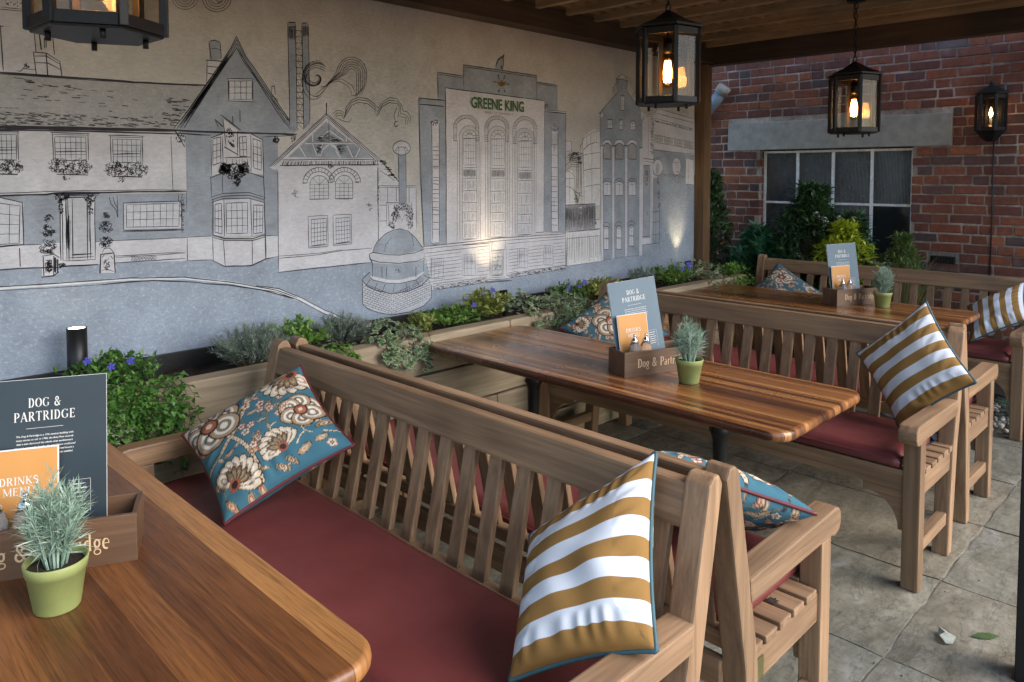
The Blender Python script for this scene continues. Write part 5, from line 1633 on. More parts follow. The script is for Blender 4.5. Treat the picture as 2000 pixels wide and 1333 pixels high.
# ------------------------------------------------------------------ pergola
perg = empty('pergola', (5.7, 3.4, 0)); tag(perg, 'dark timber pergola with battens and corrugated roof over the tables', 'pergola')
def pp(name, lo, hi, mat, bev=.004): return MB().box([lo[i] - (5.7, 3.4, 0)[i] for i in range(3)], [hi[i] - (5.7, 3.4, 0)[i] for i in range(3)], bev).build(name, mat, perg)
pp('post', (5.630, 3.315, -.02), (5.745, 3.43, 2.505), 'post_timber')
pp('beam', (5.745, -.6, 2.507), (5.855, 3.60, 2.664), 'dark_timber_y')
pp('wall_plate', (-2.7, 3.285, 2.5155), (5.744, 3.60, 2.662), 'dark_timber_x')
pp('post', (2.715, .385, -.02), (2.815, .485, 2.505), 'black_iron')
pp('beam', (-2.7, .375, 2.507), (5.74, .495, 2.642), 'dark_timber_x')
pp('sky_gap_board', (5.857, -.6, 2.58), (5.88, 3.60, 2.79), 'dark_timber_y')  # board added to shut off the bright sky gaps above the beam
for i in range(28):
    x = 5.60 - .295 * i
    pp('batten', (x - .022, .497, 2.634), (x + .022, 3.283, 2.690), 'batten_timber', .002)
mb = MB(); ny = 520; vs = []; fs = []
for j in range(ny):
    y = .25 + 3.3 * j / (ny - 1); z = 2.714 + .045 * math.sin(2 * math.pi * y / .105)  # dark waves sunk below the batten tops imitate scalloped shade on them
    for x in (-2.75, 5.9): vs.append((x - 5.7, y - 3.4, z))
fs = [(2 * j, 2 * j + 1, 2 * j + 3, 2 * j + 2) for j in range(ny - 1)]
mb.add(vs, fs, True)
def sheet():
    t = NT('roof_sheet'); n = t.noise(t.coord(), 4, 4); c = t.ramp(n, [(.3, (.17, .115, .062)), (.7, (.25, .175, .098))]); t.base(c); t.set(Roughness=.45)
    tl = t.n('BsdfTranslucent'); t.l(c, tl.inputs['Color']); mx = t.n('MixShader'); mx.inputs[0].default_value = .06; t.l(t.b.outputs[0], mx.inputs[1]); t.l(tl.outputs[0], mx.inputs[2]); t.l(mx.outputs[0], t.out.inputs['Surface']); MATS['roof_sheet'] = t.m
sheet()
mb.build('roof_sheet', 'roof_sheet', perg)

# ------------------------------------------------------------------ timber planter along the mural
pl = empty('timber_planter', (1.5, 2.89, 0)); tag(pl, 'long raised planter of pale timber sleepers under the mural', 'planter')
def pbox(name, lo, hi, mat, bev=.006): return MB().box([lo[i] - (1.5, 2.89, 0)[i] for i in range(3)], [hi[i] - (1.5, 2.89, 0)[i] for i in range(3)], bev).build(name, mat, pl)
cuts = [[-2.4, -.55, 1.85, 4.25, 5.60], [-2.4, .4, 2.8, 5.598], [-2.4, -.5, 1.9, 4.3, 5.602], [-2.4, .5, 2.9, 5.599]]
for k, z in enumerate((.0, .197, .394, .591)):
    for a, b in zip(cuts[k][:-1], cuts[k][1:]):
        pbox('sleeper', (a + .002, 2.89 + random.uniform(0, .004), z + .002), (b - .002, 2.985, z + .189 + (.0 if k < 3 else .0)), 'sleeper_x', .007)
pbox('sleeper', (5.506, 2.987, .0), (5.598, 3.30, .778), 'sleeper_y', .007)
pbox('liner', (-2.4, 3.372, .60), (5.5, 3.392, .792), 'liner', .002)
bm = bmesh.new(); bmesh.ops.create_grid(bm, x_segments=260, y_segments=14, size=.5)
for v in bm.verts:
    x = v.co.x * 7.9 + 1.55 ; y = 3.178 + v.co.y * .386; v.co = (x - 1.5, y - 2.89, .715 + .028 * mnoise.noise(Vector((x, y, 0)) * 9) + .02 * mnoise.noise(Vector((x, y, 3)) * 28))
MB().bm(bm, None, True).build('soil', 'soil', pl)

# ------------------------------------------------------------------ brick building
BX = 6.5
bb = empty('brick_building', (BX, 2.4, 0)); tag(bb, 'old red brick building with a grey concrete lintel over a paned window', 'building')
def brick_mat(name, island):
    t = NT(name)
    if island: g = t.n('NewGeometry'); rnd = g.outputs['Random Per Island']
    else: oi = t.n('ObjectInfo'); rnd = oi.outputs['Random']
    c = t.ramp(rnd, [(0, (.215, .072, .042)), (.14, (.165, .060, .042)), (.28, (.255, .082, .042)), (.42, (.150, .058, .045)), (.56, (.200, .070, .043)), (.68, (.120, .062, .054)), (.78, (.225, .080, .046)), (.88, (.100, .066, .062)), (.93, (.31, .105, .050)), (1, (.165, .075, .050))], 'CONSTANT')
    tc = t.n('TexCoord'); geo = t.n('NewGeometry')
    n1 = t.noise(geo.outputs['Position'], 24, 5, .7); n2 = t.noise(geo.outputs['Position'], 2.0, 4, .6); n3 = t.noise(geo.outputs['Position'], 90, 4, .7)
    c = t.mix(.8, c, t.ramp(n1, [(.3, .60), (.7, 1.3)]), 'MULTIPLY')
    c = t.mix(t.ramp(n2, [(.58, 0.0), (.72, .45)]), c, (.30, .26, .25))
    c = t.mix(t.ramp(n1, [(.64, 0.0), (.74, .35)]), c, (.42, .40, .40))
    n4 = t.noise(geo.outputs['Position'], 1.3, 4, .65); c = t.mix(.85, c, t.ramp(n4, [(.32, .42), (.62, 1.15)]), 'MULTIPLY')
    t.base(c); t.set(Roughness=.9); t.bump(t.mix(.5, n1, n3), .7, .007); MATS[name] = t.m
brick_mat('brick_single', False); brick_mat('brick_mass', True)
def old_mortar():
    t = NT('old_mortar'); geo = t.n('NewGeometry'); a = t.noise(geo.outputs['Position'], 3.0, 4, .7); b = t.noise(geo.outputs['Position'], 40, 3, .7)
    c = t.ramp(a, [(.34, (.15, .125, .105)), (.52, (.34, .29, .25)), (.68, (.52, .47, .42))]); c = t.mix(.7, c, t.ramp(b, [(.3, .6), (.7, 1.2)]), 'MULTIPLY'); t.base(c); t.set(Roughness=.95); t.bump(b, .8, .008); MATS['old_mortar'] = t.m
old_mortar()
def L3(p): return (p[0] - BX, p[1] - 2.4, p[2])
def bbox(name, lo, hi, mat, bev=.0, parent=bb): return MB().box(L3(lo), L3(hi), bev).build(name, mat, parent)
WY0, WY1, WZ0, WZ1 = 1.958, 3.248, .82, 1.800      # window opening
LY0, LY1, LZ0, LZ1 = 1.683, 3.568, 1.806, 2.058
g = .004
mb = MB()
for lo, hi in (((BX + g, -2.5, 0), (BX + .3, WY0 - g, 4.2)), ((BX + g, WY1 + g, 0), (BX + .3, 6.0, 4.2)), ((BX + g, WY0 - g, 0), (BX + .3, WY1 + g, WZ0)), ((BX + g, WY0 - g, WZ1 + .01), (BX + .3, WY1 + g, 4.2))): mb.box(L3(lo), L3(hi))
mb.build('mortar_joints', 'old_mortar', bb)
def brick_mesh(w, seed):
    rr = random.Random(seed); bm = bmesh.new(); bmesh.ops.create_cube(bm, size=1.0)
    for v in bm.verts: v.co = (v.co.x * .05 + .025, v.co.y * w + rr.uniform(-.004, .004), v.co.z * .064 + rr.uniform(-.0035, .0035))
    bmesh.ops.bevel(bm, geom=list(bm.edges), offset=rr.uniform(.003, .006), segments=1, affect='EDGES')
    return MB().bm(bm).mesh('brick', 'brick_single')
bricks = []
for k in range(int(3.6 / .075)):
    z = .0 + .0375 + k * .075; y = -1.2 + random.uniform(-.2, 0); hs = random.random() < .5; run = 0
    while y < 5.4:
        w = .215 if (k + run) % 2 == 0 else .1025
        if random.random() < .28: w = .215 if w < .2 else .1025
        run += 1; a, b = y, y + w; y = b + .0105
        if LZ0 - .03 < z < LZ1 + .03:
            if b > LY0 - .006 and a < LY1 + .006:
                if a < LY0 - .04: b = LY0 - .008
                elif b > LY1 + .04: a = LY1 + .008
                else: continue
        if z < WZ1 + .02 and z > WZ0 - .02 and b > WY0 - .004 and a < WY1 + .004:
            if a < WY0 - .04: b = WY0 - .001
            elif b > WY1 + .04: a = WY1 + .001
            else: continue
        if 1.62 < (a + b) / 2 < 1.82 and .87 < z < .96: continue
        bricks.append((a, b, z))
def vis(t):
    a, b, z = t; y = (a + b) / 2
    if not (.75 < y < 3.75 and .62 < z < 2.58): return 99
    hid = 2.0 < y < 3.4 and z < 1.0
    return math.hypot(BX, y) + (5 if hid else 0) - .6 * (b - a)
bricks.sort(key=vis)
cache = {}
for i, (a, b, z) in enumerate(bricks[:300]):
    w = round((b - a) / .012) * .012 if abs(b - a - .215) > .004 and abs(b - a - .1025) > .004 else (b - a)
    key = (round(w, 3), i % 6)
    if key not in cache: cache[key] = brick_mesh(b - a, i)
    o = link('brick', cache[key], bb, L3((BX - .002 + random.uniform(-.003, .003), (a + b) / 2, z + random.uniform(-.0015, .0015))))
    o.rotation_euler = (random.uniform(-.008, .008), 0, random.uniform(-.01, .01))
mb = MB()
for a, b, z in bricks[300:]:
    o = random.uniform(-.005, .002); mb.box(L3((BX + o, a + random.uniform(0, .002), z - .032)), L3((BX + .05, b, z + .032)))
tag(mb.build('brickwork', 'brick_mass', bb), kind='stuff')
# bricks of the window reveals
for side, y0 in ((0, WY0 - .05), (1, WY1 - .0)):
    for k in range(13):
        z = WZ0 + .04 + k * .075
        if z > WZ1 - .03: continue
        bbox('reveal_brick', (BX + .052, y0 + (.0 if side else .0) - .0, z - .032), (BX + .16, y0 + .05, z + .032), 'brick_single', .003)
bbox('lintel', (BX - .012, LY0, LZ0), (BX + .12, LY1, LZ1), 'concrete', .006)
bbox('sill', (BX - .03, WY0 + .003, WZ0 - .05), (BX + .15, WY1 - .003, WZ0 + .01), 'concrete', .005)
win = MB(); FX = 6.575
by = [3.235, 2.927, 2.613, 2.291, 1.975]
frame = MB()
for i, y in enumerate(by): frame.box(L3((FX, y - (.013 if 0 < i < 4 else .012), WZ0 + .01)), L3((FX + .03, y + (.013 if 0 < i < 4 else .012), WZ1 - .003)), .003)
for z in (WZ0 + .025, 1.329, 1.786): frame.box(L3((FX + .002, by[-1], z - .010)), L3((FX + .028, by[0], z + .010)), .003)
wo = frame.build('window', 'white_paint', bb)
def reeded():
    t = NT('reeded_glass'); t.base((.030, .034, .038)); t.set(Roughness=.16); w = t.n('TexWave', bands_direction='Y'); w.inputs['Scale'].default_value = 28; w.inputs['Distortion'].default_value = .4
    t.l(t.coord(), w.inputs['Vector']); n = t.noise(t.coord(), 9, 3); t.l(t.ramp(n, [(.3, .12), (.7, .34)]), t.b.inputs['Roughness']); t.bump(w.outputs['Fac'], .5, .01)
    d = t.noise(t.coord((1, 1, .6)), 7, 5, .7); t.base(t.ramp(d, [(.35, (.010, .012, .014)), (.75, (.050, .058, .064))])); MATS['reeded_glass'] = t.m
    t = NT('dark_glass'); t.base((.018, .021, .023)); t.set(Roughness=.08); MATS['dark_glass'] = t.m
reeded()
for i in range(4):
    for z0, z1 in ((WZ0 + .035, 1.319), (1.339, 1.776)):
        MB().box(L3((FX + .012, by[i + 1] + .0125, z0)), L3((FX + .017, by[i] - .0125, z1))).build('pane', 'dark_glass' if (i == 3 and z0 < 1) else 'reeded_glass', wo)
MB().box(L3((FX + .09, WY0 - .06, WZ0 - .06)), L3((FX + .11, WY1 + .06, WZ1 + .08))).build('unlit_room_board', 'liner', bb)  # thin black board stands for the unlit room behind the panes
vb = bbox('air_brick', (BX - .004, 1.632, .885), (BX + .04, 1.808, .947), 'black_iron', .003)
mb = MB()
for i in range(8):
    for j in range(2): mb.box(L3((BX - .009, 1.642 + i * .0205, .892 + j * .026)), L3((BX - .002, 1.655 + i * .0205, .913 + j * .026)))
mb.build('grille', 'lantern_metal', vb)
# drain pipe crossing behind the corner post
dp = MB().tube([(6.40, 3.95, 1.95), (6.40, 3.66, 2.27), (6.40, 3.585, 2.36)], .055, 14).build('drain_pipe', 'pipe_paint'); tag(dp, 'pale blue grey drain pipe slanting behind the corner post', 'pipe')
c_ = MB().tube([(6.40, 3.60, 2.345), (6.40, 3.555, 2.40)], .064, 14); c_.build('pipe_collar', 'concrete', dp)

# ------------------------------------------------------------------ lanterns
def glass_mat():
    t = NT('lantern_glass'); lw = t.n('LayerWeight'); lw.inputs['Blend'].default_value = .5; pw = t.n('Math', operation='POWER'); pw.inputs[1].default_value = 3.0; t.l(lw.outputs['Facing'], pw.inputs[0]); fr = t.n('Math', operation='MULTIPLY_ADD'); fr.inputs[1].default_value = .12; fr.inputs[2].default_value = .012; t.l(pw.outputs[0], fr.inputs[0]); tr = t.n('BsdfTransparent'); tr.inputs['Color'].default_value = (.90, .88, .85, 1)
    gl = t.n('BsdfGlossy'); gl.inputs['Roughness'].default_value = .03; mx = t.n('MixShader'); t.l(fr.outputs[0], mx.inputs[0]); t.l(tr.outputs[0], mx.inputs[1]); t.l(gl.outputs[0], mx.inputs[2]); t.l(mx.outputs[0], t.out.inputs['Surface']); MATS['lantern_glass'] = t.m
    t = NT('bulb_glass'); lw = t.n('LayerWeight'); lw.inputs['Blend'].default_value = .5; pw = t.n('Math', operation='POWER'); pw.inputs[1].default_value = 3.0; t.l(lw.outputs['Facing'], pw.inputs[0]); fr = t.n('Math', operation='MULTIPLY_ADD'); fr.inputs[1].default_value = .12; fr.inputs[2].default_value = .012; t.l(pw.outputs[0], fr.inputs[0]); tr = t.n('BsdfTransparent'); tr.inputs['Color'].default_value = (1, .74, .45, 1)
    gl = t.n('BsdfGlossy'); gl.inputs['Roughness'].default_value = .03; mx = t.n('MixShader'); t.l(fr.outputs[0], mx.inputs[0]); t.l(tr.outputs[0], mx.inputs[1]); t.l(gl.outputs[0], mx.inputs[2]); t.l(mx.outputs[0], t.out.inputs['Surface']); MATS['bulb_glass'] = t.m
    for nm, c, s in (('filament', (1, .50, .16), 34), ('flame', (1, .55, .2), 22), ('lamp_lens', (1, .80, .52), 5.0)):
        t = NT(nm); e = t.n('Emission'); e.inputs['Color'].default_value = (*c, 1); e.inputs['Strength'].default_value = s; t.l(e.outputs[0], t.out.inputs['Surface']); MATS[nm] = t.m
glass_mat()
def bars(mb, pts, w):
    for a, b in pts: mb.tube([a, b], w, 4)
def lantern_body(root, rad, h, n, a0, arc=None, capr=1.15, caph=.085):
    """glazed lantern body standing on z=0 of its root"""
    angs = [a0 + 2 * math.pi * i / n for i in range(n)]
    P = lambda a, r, z: (r * math.cos(a), r * math.sin(a), z)
    fr = MB()
    for a in angs: fr.box((-.010, -.010, .0), (.010, .010, h), .002, Matrix.Translation(P(a, rad, 0)) @ Matrix.Rotation(a, 4, 'Z'))
    for i in range(n):
        a, b = angs[i], angs[(i + 1) % n]
        for z0, z1 in ((.0, .028), (h - .030, h)):
            p, q = Vector(P(a, rad, 0)), Vector(P(b, rad, 0)); m = (p + q) / 2; ln = (q - p).length / 2; th = math.atan2(q.y - p.y, q.x - p.x)
            fr.box((-ln + .008, -.006, z0), (ln - .008, .006, z1), .0015, Matrix.Translation(m) @ Matrix.Rotation(th, 4, 'Z'))
    fr.build('frame', 'lantern_metal', root)
    for i in range(n):
        a, b = angs[i], angs[(i + 1) % n]; p, q = Vector(P(a, rad - .003, 0)), Vector(P(b, rad - .003, 0)); m = (p + q) / 2; ln = (q - p).length / 2 - .009; th = math.atan2(q.y - p.y, q.x - p.x)
        MB().box((-ln, -.0015, .029), (ln, .0015, h - .031), 0, Matrix.Translation(m) @ Matrix.Rotation(th, 4, 'Z')).build('pane', 'lantern_glass', root)
    MB().lathe([(rad - .002, -.006), (rad, -.001), (rad - .012, .004)], n, (0, 0, 0), a0, True).build('base', 'lantern_metal', root)
    cp = MB().lathe([(rad * 1.0, h + .001), (rad * capr, h + .004), (rad * capr, h + .014), (rad * .62, h + .045), (rad * .14, h + caph), (rad * .05, h + caph + .008)], n, (0, 0, 0), a0, True).build('cap', 'lantern_metal', root)
    return cp
def bulb(root, z, s=1.0, c=(0, 0)):
    MB().lathe([(.004, z + .175 * s), (.017 * s, z + .172 * s), (.018 * s, z + .125 * s), (.012 * s, z + .118 * s)], 14, (c[0], c[1], 0)).build('socket', 'lantern_metal', root)
    b = MB().lathe([(.004, z - .008 * s), (.018 * s, z - .003 * s), (.031 * s, z + .018 * s), (.034 * s, z + .04 * s), (.028 * s, z + .08 * s), (.018 * s, z + .115 * s), (.015 * s, z + .125 * s)], 18, (c[0], c[1], 0)).build('bulb', 'bulb_glass', root)
    f = MB()
    for i in range(6):
        a = 2 * math.pi * i / 6; f.tube([(c[0] + .008 * s * math.cos(a), c[1] + .008 * s * math.sin(a), z + .09 * s), (c[0] + .014 * s * math.cos(a), c[1] + .014 * s * math.sin(a), z + .05 * s), (c[0] + .010 * s * math.cos(a + .3), c[1] + .010 * s * math.sin(a + .3), z + .012 * s)], .0032 * s, 5)
    f.build('filament', 'filament', b)
def hanging_lantern(loc, ceil, rot, label):
    root = empty('hanging_lantern', loc, rot); tag(root, label, 'lantern', 'lanterns hanging over the tables')
    h = .335; lantern_body(root, .140, h, 6, 0.0)
    bulb(root, .085, 1.25)
    st = MB().tube([(0, 0, h + .08), (0, 0, .085 + .2)], .006, 6)
    st.build('stem', 'lantern_metal', root)
    for i in range(4):
        a = math.pi / 4 + i * math.pi / 2; MB().tube([(.10 * math.cos(a), .10 * math.sin(a), -.005), (.10 * math.cos(a), .10 * math.sin(a), -.026)], .0065, 8).build('foot', 'lantern_metal', root)
    ch = MB(); z = h + .085; k = 0; top = ceil - loc[2]
    while z < top - .01:
        pts = [(.011 * math.cos(t) * (1 if k % 2 else 0), .011 * math.cos(t) * (0 if k % 2 else 1), z + .02 + .02 * math.sin(t)) for t in [2 * math.pi * j / 10 for j in range(10)]]
        ch.tube(pts, .0028, 5, True); z += .032; k += 1
    ch.build('chain', 'lantern_metal', root)
    n = 14; MB().tube([(.012 + .016 * math.sin(i / n * math.pi) + .006 * math.sin(i * 1.7), .008 * math.cos(i * 1.1), h + .085 + (top - h - .09) * i / n) for i in range(n + 1)], .0032, 6).build('cable', 'black_iron', root)
    MB().lathe([(.05, top - .022), (.055, top - .016), (.055, top), (.01, top)], 20).build('ceiling_rose', 'lantern_metal', root)
    lt = bpy.data.lights.new('bulb_light', 'POINT'); lt.energy = 1.6; lt.color = (1, .62, .30); lt.shadow_soft_size = .03
    lo = bpy.data.objects.new('bulb_light', lt); col.objects.link(lo); lo.parent = root; lo.location = (0, 0, .13)
A0 = R(15)
hanging_lantern((.572, 1.925, 1.908), 2.64, R(33.5), 'black hexagonal lantern cut off by the top left corner of the picture')
hanging_lantern((2.975, 1.945, 1.905), 2.64, R(47), 'black hexagonal lantern hanging in front of the right end of the mural')
hanging_lantern((4.70, 1.75, 1.835), 2.64, R(34), 'black hexagonal lantern hanging in front of the concrete lintel')
wl = empty('wall_lantern', (BX - .10, 1.405, 1.90)); tag(wl, 'small black lantern fixed to the brick wall right of the window', 'lantern')
lantern_body(wl, .094, .265, 6, R(30), capr=1.12, caph=.075)
MB().lathe([(.03, -.075), (.05, -.06), (.09, -.008)], 6, (0, 0, 0), R(30), True).build('bottom_cone', 'lantern_metal', wl)
MB().box((.080, -.05, -.03), (.098, .05, .27), .003).build('back_plate', 'lantern_metal', wl)
MB().tube([(0, 0, .0), (0, 0, .10)], .007, 8).build('candle_tube', 'letter_cream', wl)
MB().lathe([(.003, .10), (.011, .118), (.012, .135), (.007, .155), (.002, .172)], 12).build('flame_bulb', 'flame', wl)
MB().lathe([(.012, .335), (.016, .35), (.008, .366), (.003, .372)], 10).build('finial', 'lantern_metal', wl)
cd = MB().tube([(BX - .012, 1.400, 1.86), (BX - .012, 1.396, 1.3), (BX - .012, 1.402, .55)], .005, 8).build('conduit', 'black_iron'); tag(cd, 'thin dark cable conduit running down the brick wall below the lantern', 'conduit')

# lamps in the planter
def uplight(loc, label, tilt, energy, size, lit_h=.22, r=.030, vis=True):
    root = empty('garden_uplight', loc); tag(root, label, 'uplight', 'black uplights in the planter')
    MB().tube([(0, 0, -.10), (0, 0, .02)], .012, 8).build('spike', 'black_iron', root)
    body = MB().lathe([(r * .96, 0), (r, .005), (r, lit_h), (r * .86, lit_h), (r * .84, lit_h - .012)], 24); o = body.build('housing', 'black_iron', root); o.rotation_euler = (tilt, 0, 0)
    MB().lathe([(r * .80, lit_h - .006), (r * .80, lit_h - .001)], 24).build('lens', 'lamp_lens', o)
    if energy:
        lt = bpy.data.lights.new('uplight_beam', 'SPOT'); lt.energy = energy; lt.color = (1, .74, .42); lt.spot_size = R(size); lt.spot_blend = 1.0; lt.shadow_soft_size = .03
        lo = bpy.data.objects.new('uplight_beam', lt); col.objects.link(lo); lo.parent = o; lo.location = (0, 0, lit_h + .004); lo.rotation_euler = (R(180), 0, 0)
uplight((.865, 3.27, .78), 'tall black cylinder uplight with a lit lens at the left of the planter', 0.0, 0, 40, .20, .036)
uplight((3.20, 3.245, .80), 'black uplight under the white painted brewery, shining on its door', R(-12), 5.0, 84, .075, .030)
uplight((5.36, 3.275, .80), 'black uplight at the right end of the planter beside the post', R(-16), 4.2, 70, .075, .026)
sp = MB().box((-.028, -.024, -.035), (.028, .024, .035), .006); o = sp.build('spot_lamp', 'black_iron', None, (5.60, 3.12, .90)); o.rotation_euler = (R(20), R(38), 0); tag(o, 'small tilted black spot lamp at the foot of the corner post', 'spot lamp')
MB().tube([(0, 0, -.03), (-.02, 0, -.12)], .006, 6).build('stalk', 'black_iron', o)
ho = MB().tube([(2.02 + .055 * math.cos(t), 3.08 + .015 * math.sin(2 * t), .80 + .055 * math.sin(t)) for t in [math.pi * (-.15 + 1.3 * i / 14) for i in range(15)]], .006, 6).build('cable_loop', 'black_iron'); tag(ho, 'black cable loop sticking up behind the variegated ivy', 'cable')

# ------------------------------------------------------------------ benches
BL, BD = 1.94, .295            # length, half depth; the bench faces local +x
def bu(z):                     # front plane of the raked back
    return -.150 - (z - .515) * .22
def make_bench():
    r = empty('garden_bench')
    for s in (-1, 1):
        y1 = s * BL / 2; y0 = y1 - s * .062; lo, hi = min(y0, y1), max(y0, y1)
        MB().box((BD - .062, lo, 0), (BD, hi, .578), .005).build('front_leg', 'teak_z', r)
        prof = [(-.150, 0), (-.150 + .060, 0), (bu(.43) + .0, .43), (bu(.915), .915), (bu(.915) - .018, .930), (bu(.915) - .040, .930), (bu(.9) - .058, .905), (bu(.43) - .062, .43)]
        MB().prism(prof, lo, hi, (0, 2, 1), .006).build('rear_post', 'teak_z', r)
        ap = [(bu(.60) - .004, .578), (BD - .002, .578), (BD + .018, .570), (BD + .050, .578), (BD + .062, .600), (BD + .060, .628), (BD + .044, .646), (BD + .02, .650), (bu(.64) - .004, .640)]
        MB().prism(ap, lo - .003, hi + .003, (0, 2, 1), .006).build('armrest', 'teak_x', r)
        MB().box((bu(.41) - .01, lo + .010, .355), (BD - .055, hi - .010, .434), .003).build('seat_rail', 'teak_x', r)
        MB().box((-.11, lo + .012, .128), (BD - .055, hi - .012, .178), .004).build('stretcher', 'teak_x', r)
        br = [(0, 0), (0, -.155), (.018, -.155)] + [(.018 + .115 * (1 - math.cos(t)), -.155 + .125 * math.sin(t)) for t in [math.pi / 2 * i / 7 for i in range(1, 8)]] + [(.150, -.030), (.150, 0)]
        yy = y0 - s * .001
        MB().prism([(yy - s * a, .372 + b) for a, b in br], BD - .048, BD - .018, (1, 2, 0), .002).build('corner_bracket', 'teak_y', r)
    MB().box((BD - .052, -BL / 2 + .060, .373), (BD - .014, BL / 2 - .060, .434), .004).build('front_apron', 'teak_y', r)
    MB().box((-.205, -BL / 2 + .060, .355), (-.175, BL / 2 - .060, .425), .004).build('rear_apron', 'teak_y', r)
    for k in range(6):
        x1 = BD - .004 - k * .078; MB().box((x1 - .062, -BL / 2 + .004 if 0 < k else -BL / 2 + .0625, .4345), (x1, BL / 2 - .004 if 0 < k else BL / 2 - .0625, .456), .004).build('seat_slat', 'teak_y', r)
    sh = Matrix.Identity(4); sh[0][2] = -.22; sh[0][3] = -.150 + .515 * .22    # shear that follows the rake
    o = MB().box((-.046, -BL / 2 + .058, .808), (-.006, BL / 2 - .058, .905), .009, sh).build('top_rail', 'teak_y', r)
    MB().box((-.044, -BL / 2 + .058, .437), (-.008, BL / 2 - .058, .487), .006, sh).build('lower_rail', 'teak_y', r)
    sl_ = MB().box((-.036, -.024, .485), (-.016, .024, .810), .003, sh).mesh('back_slat', 'teak_z')
    n = 17
    for i in range(n): link('back_slat', sl_, r, (0, (i - (n - 1) / 2) * .1065, 0))
    return r
proto = make_bench()
BENCH = [((1.172, 1.775), math.pi, 'teak bench in the foreground with a striped and a floral cushion, facing the nearest table'),
         ((1.776, 1.775), 0.0, 'teak bench back to back with the foreground bench, facing the middle table'),
         ((3.325, 1.825), math.pi, 'teak bench on the far side of the middle table, striped cushion on its arm'),
         ((3.950, 1.850), 0.0, 'teak bench facing the far table, back to back with the middle table bench'),
         ((5.515, 1.910), math.pi, 'farthest teak bench, below the shrubs and the brick wall')]
def seat_pad_mesh():
    bm = bmesh.new(); bmesh.ops.create_grid(bm, x_segments=24, y_segments=60, size=.5); hw, hl = .218, .895
    ext = bmesh.ops.extrude_face_region(bm, geom=list(bm.faces)); bmesh.ops.translate(bm, verts=[q for q in ext['geom'] if isinstance(q, bmesh.types.BMVert)], vec=(0, 0, 1))
    for v in bm.verts:
        x, y, z = v.co.x * 2, v.co.y * 2, v.co.z
        ex, ey = abs(x), abs(y); X = x * hw; Y = y * hl; d = min((1 - ex) * hw, (1 - ey) * hl)
        t = .058 * (1 - .45 * max(0, 1 - d / .028) ** 2) if z > .5 else (.008 * max(0, 1 - d / .02) ** 2)
        if z > .5: t += .0045 * mnoise.noise(Vector((X * 6, Y * 3.2, 1))) + .0016 * mnoise.noise(Vector((X * 22, Y * 9, 4))) + .004 * (1 - ex ** 2) * (1 - ey ** 4)
        v.co = (X + .079, Y, .4575 + t)
    bmesh.ops.recalc_face_normals(bm, faces=list(bm.faces)); return MB().bm(bm, None, True).mesh('seat_pad', 'red_vinyl')
pad_me = seat_pad_mesh(); pipe_me = MB()
hw, hl = .216, .893
def rr(z, o=0.0):
    pts = []
    for cx, cy, a in ((hw - .03, hl - .03, 0), (-hw + .03, hl - .03, 90), (-hw + .03, -hl + .03, 180), (hw - .03, -hl + .03, 270)):
        for k in range(5): t = R(a + k * 22.5); pts.append((cx + (.03 + o) * math.cos(t) + .079, cy + (.03 + o) * math.sin(t), z))
    return pts
pipe_me.tube(rr(.4575 + .034, .002), .0032, 6, True); pipe_me = pipe_me.mesh('piping', 'red_vinyl')
tie = MB()
def ribbon3(mb, pts, w, th=.0015):
    P = [Vector(p) for p in pts]
    vs = []; fs = []
    for i, p in enumerate(P):
        t = (P[min(i + 1, len(P) - 1)] - P[max(i - 1, 0)]).normalized(); s = t.cross(Vector((.2, .1, 1))); s.normalize(); n = s.cross(t)
        vs += [p + s * w / 2 + n * th, p - s * w / 2 + n * th, p - s * w / 2 - n * th, p + s * w / 2 - n * th]
    for i in range(len(P) - 1):
        for j in range(4): fs.append((4 * i + j, 4 * i + (j + 1) % 4, 4 * i + 4 + (j + 1) % 4, 4 * i + 4 + j))
    mb.add(vs, fs)
def bow(c, sx):
    m = MB(); x, y, z = c
    ribbon3(m, [(x, y, z), (x - .03, y - .015, z + .045), (x - .065, y - .02, z + .05), (x - .075, y - .03, z + .01), (x - .04, y - .03, z - .012), (x, y, z)], .024)
    ribbon3(m, [(x, y, z), (x + .03, y - .02, z + .035), (x + .055, y - .04, z + .03), (x + .05, y - .045, z - .005), (x + .02, y - .03, z - .01), (x, y, z)], .022)
    ribbon3(m, [(x, y, z), (x + .03, y - .015, z - .008), (x + .09, y - .03, z - .012)], .022); ribbon3(m, [(x, y, z), (x - .05, y - .03, z - .01), (x - .10, y - .035, z - .013)], .022)
    return m
PADL = ['red vinyl seat pad on the foreground bench', 'red vinyl seat pad glimpsed through the slats of the foreground bench', 'red vinyl seat pad on the bench beyond the middle table, with a black tie', 'red vinyl seat pad glimpsed through the slats behind the middle table', 'red vinyl seat pad on the farthest bench by the brick wall']
for i, ((x, y), rz, lab) in enumerate(BENCH):
    b = proto if i == 0 else copy_tree(proto)
    b.location = (x, y, 0); b.rotation_euler = (0, 0, rz); tag(b, lab, 'bench', 'teak benches set in pairs at the tables')
    p = link('seat_pad', pad_me); p.location = (x, y, 0); p.rotation_euler = (0, 0, rz); tag(p, PADL[i], 'seat pad', 'red seat pads on the benches')
    link('piping', pipe_me, p)
    if i in (1, 2):
        s = 1 if rz else -1
        bow((-.10, s * .905, .475) if i == 2 else (-.115, -.56, .54), 1).build('tie', 'strap', p)
    if i == 1:
        MB().box((-.130, -BL / 2 + .0045, .362), (-.092, -BL / 2 + .0102, .415), .001).build('plaque', 'plaque', b)
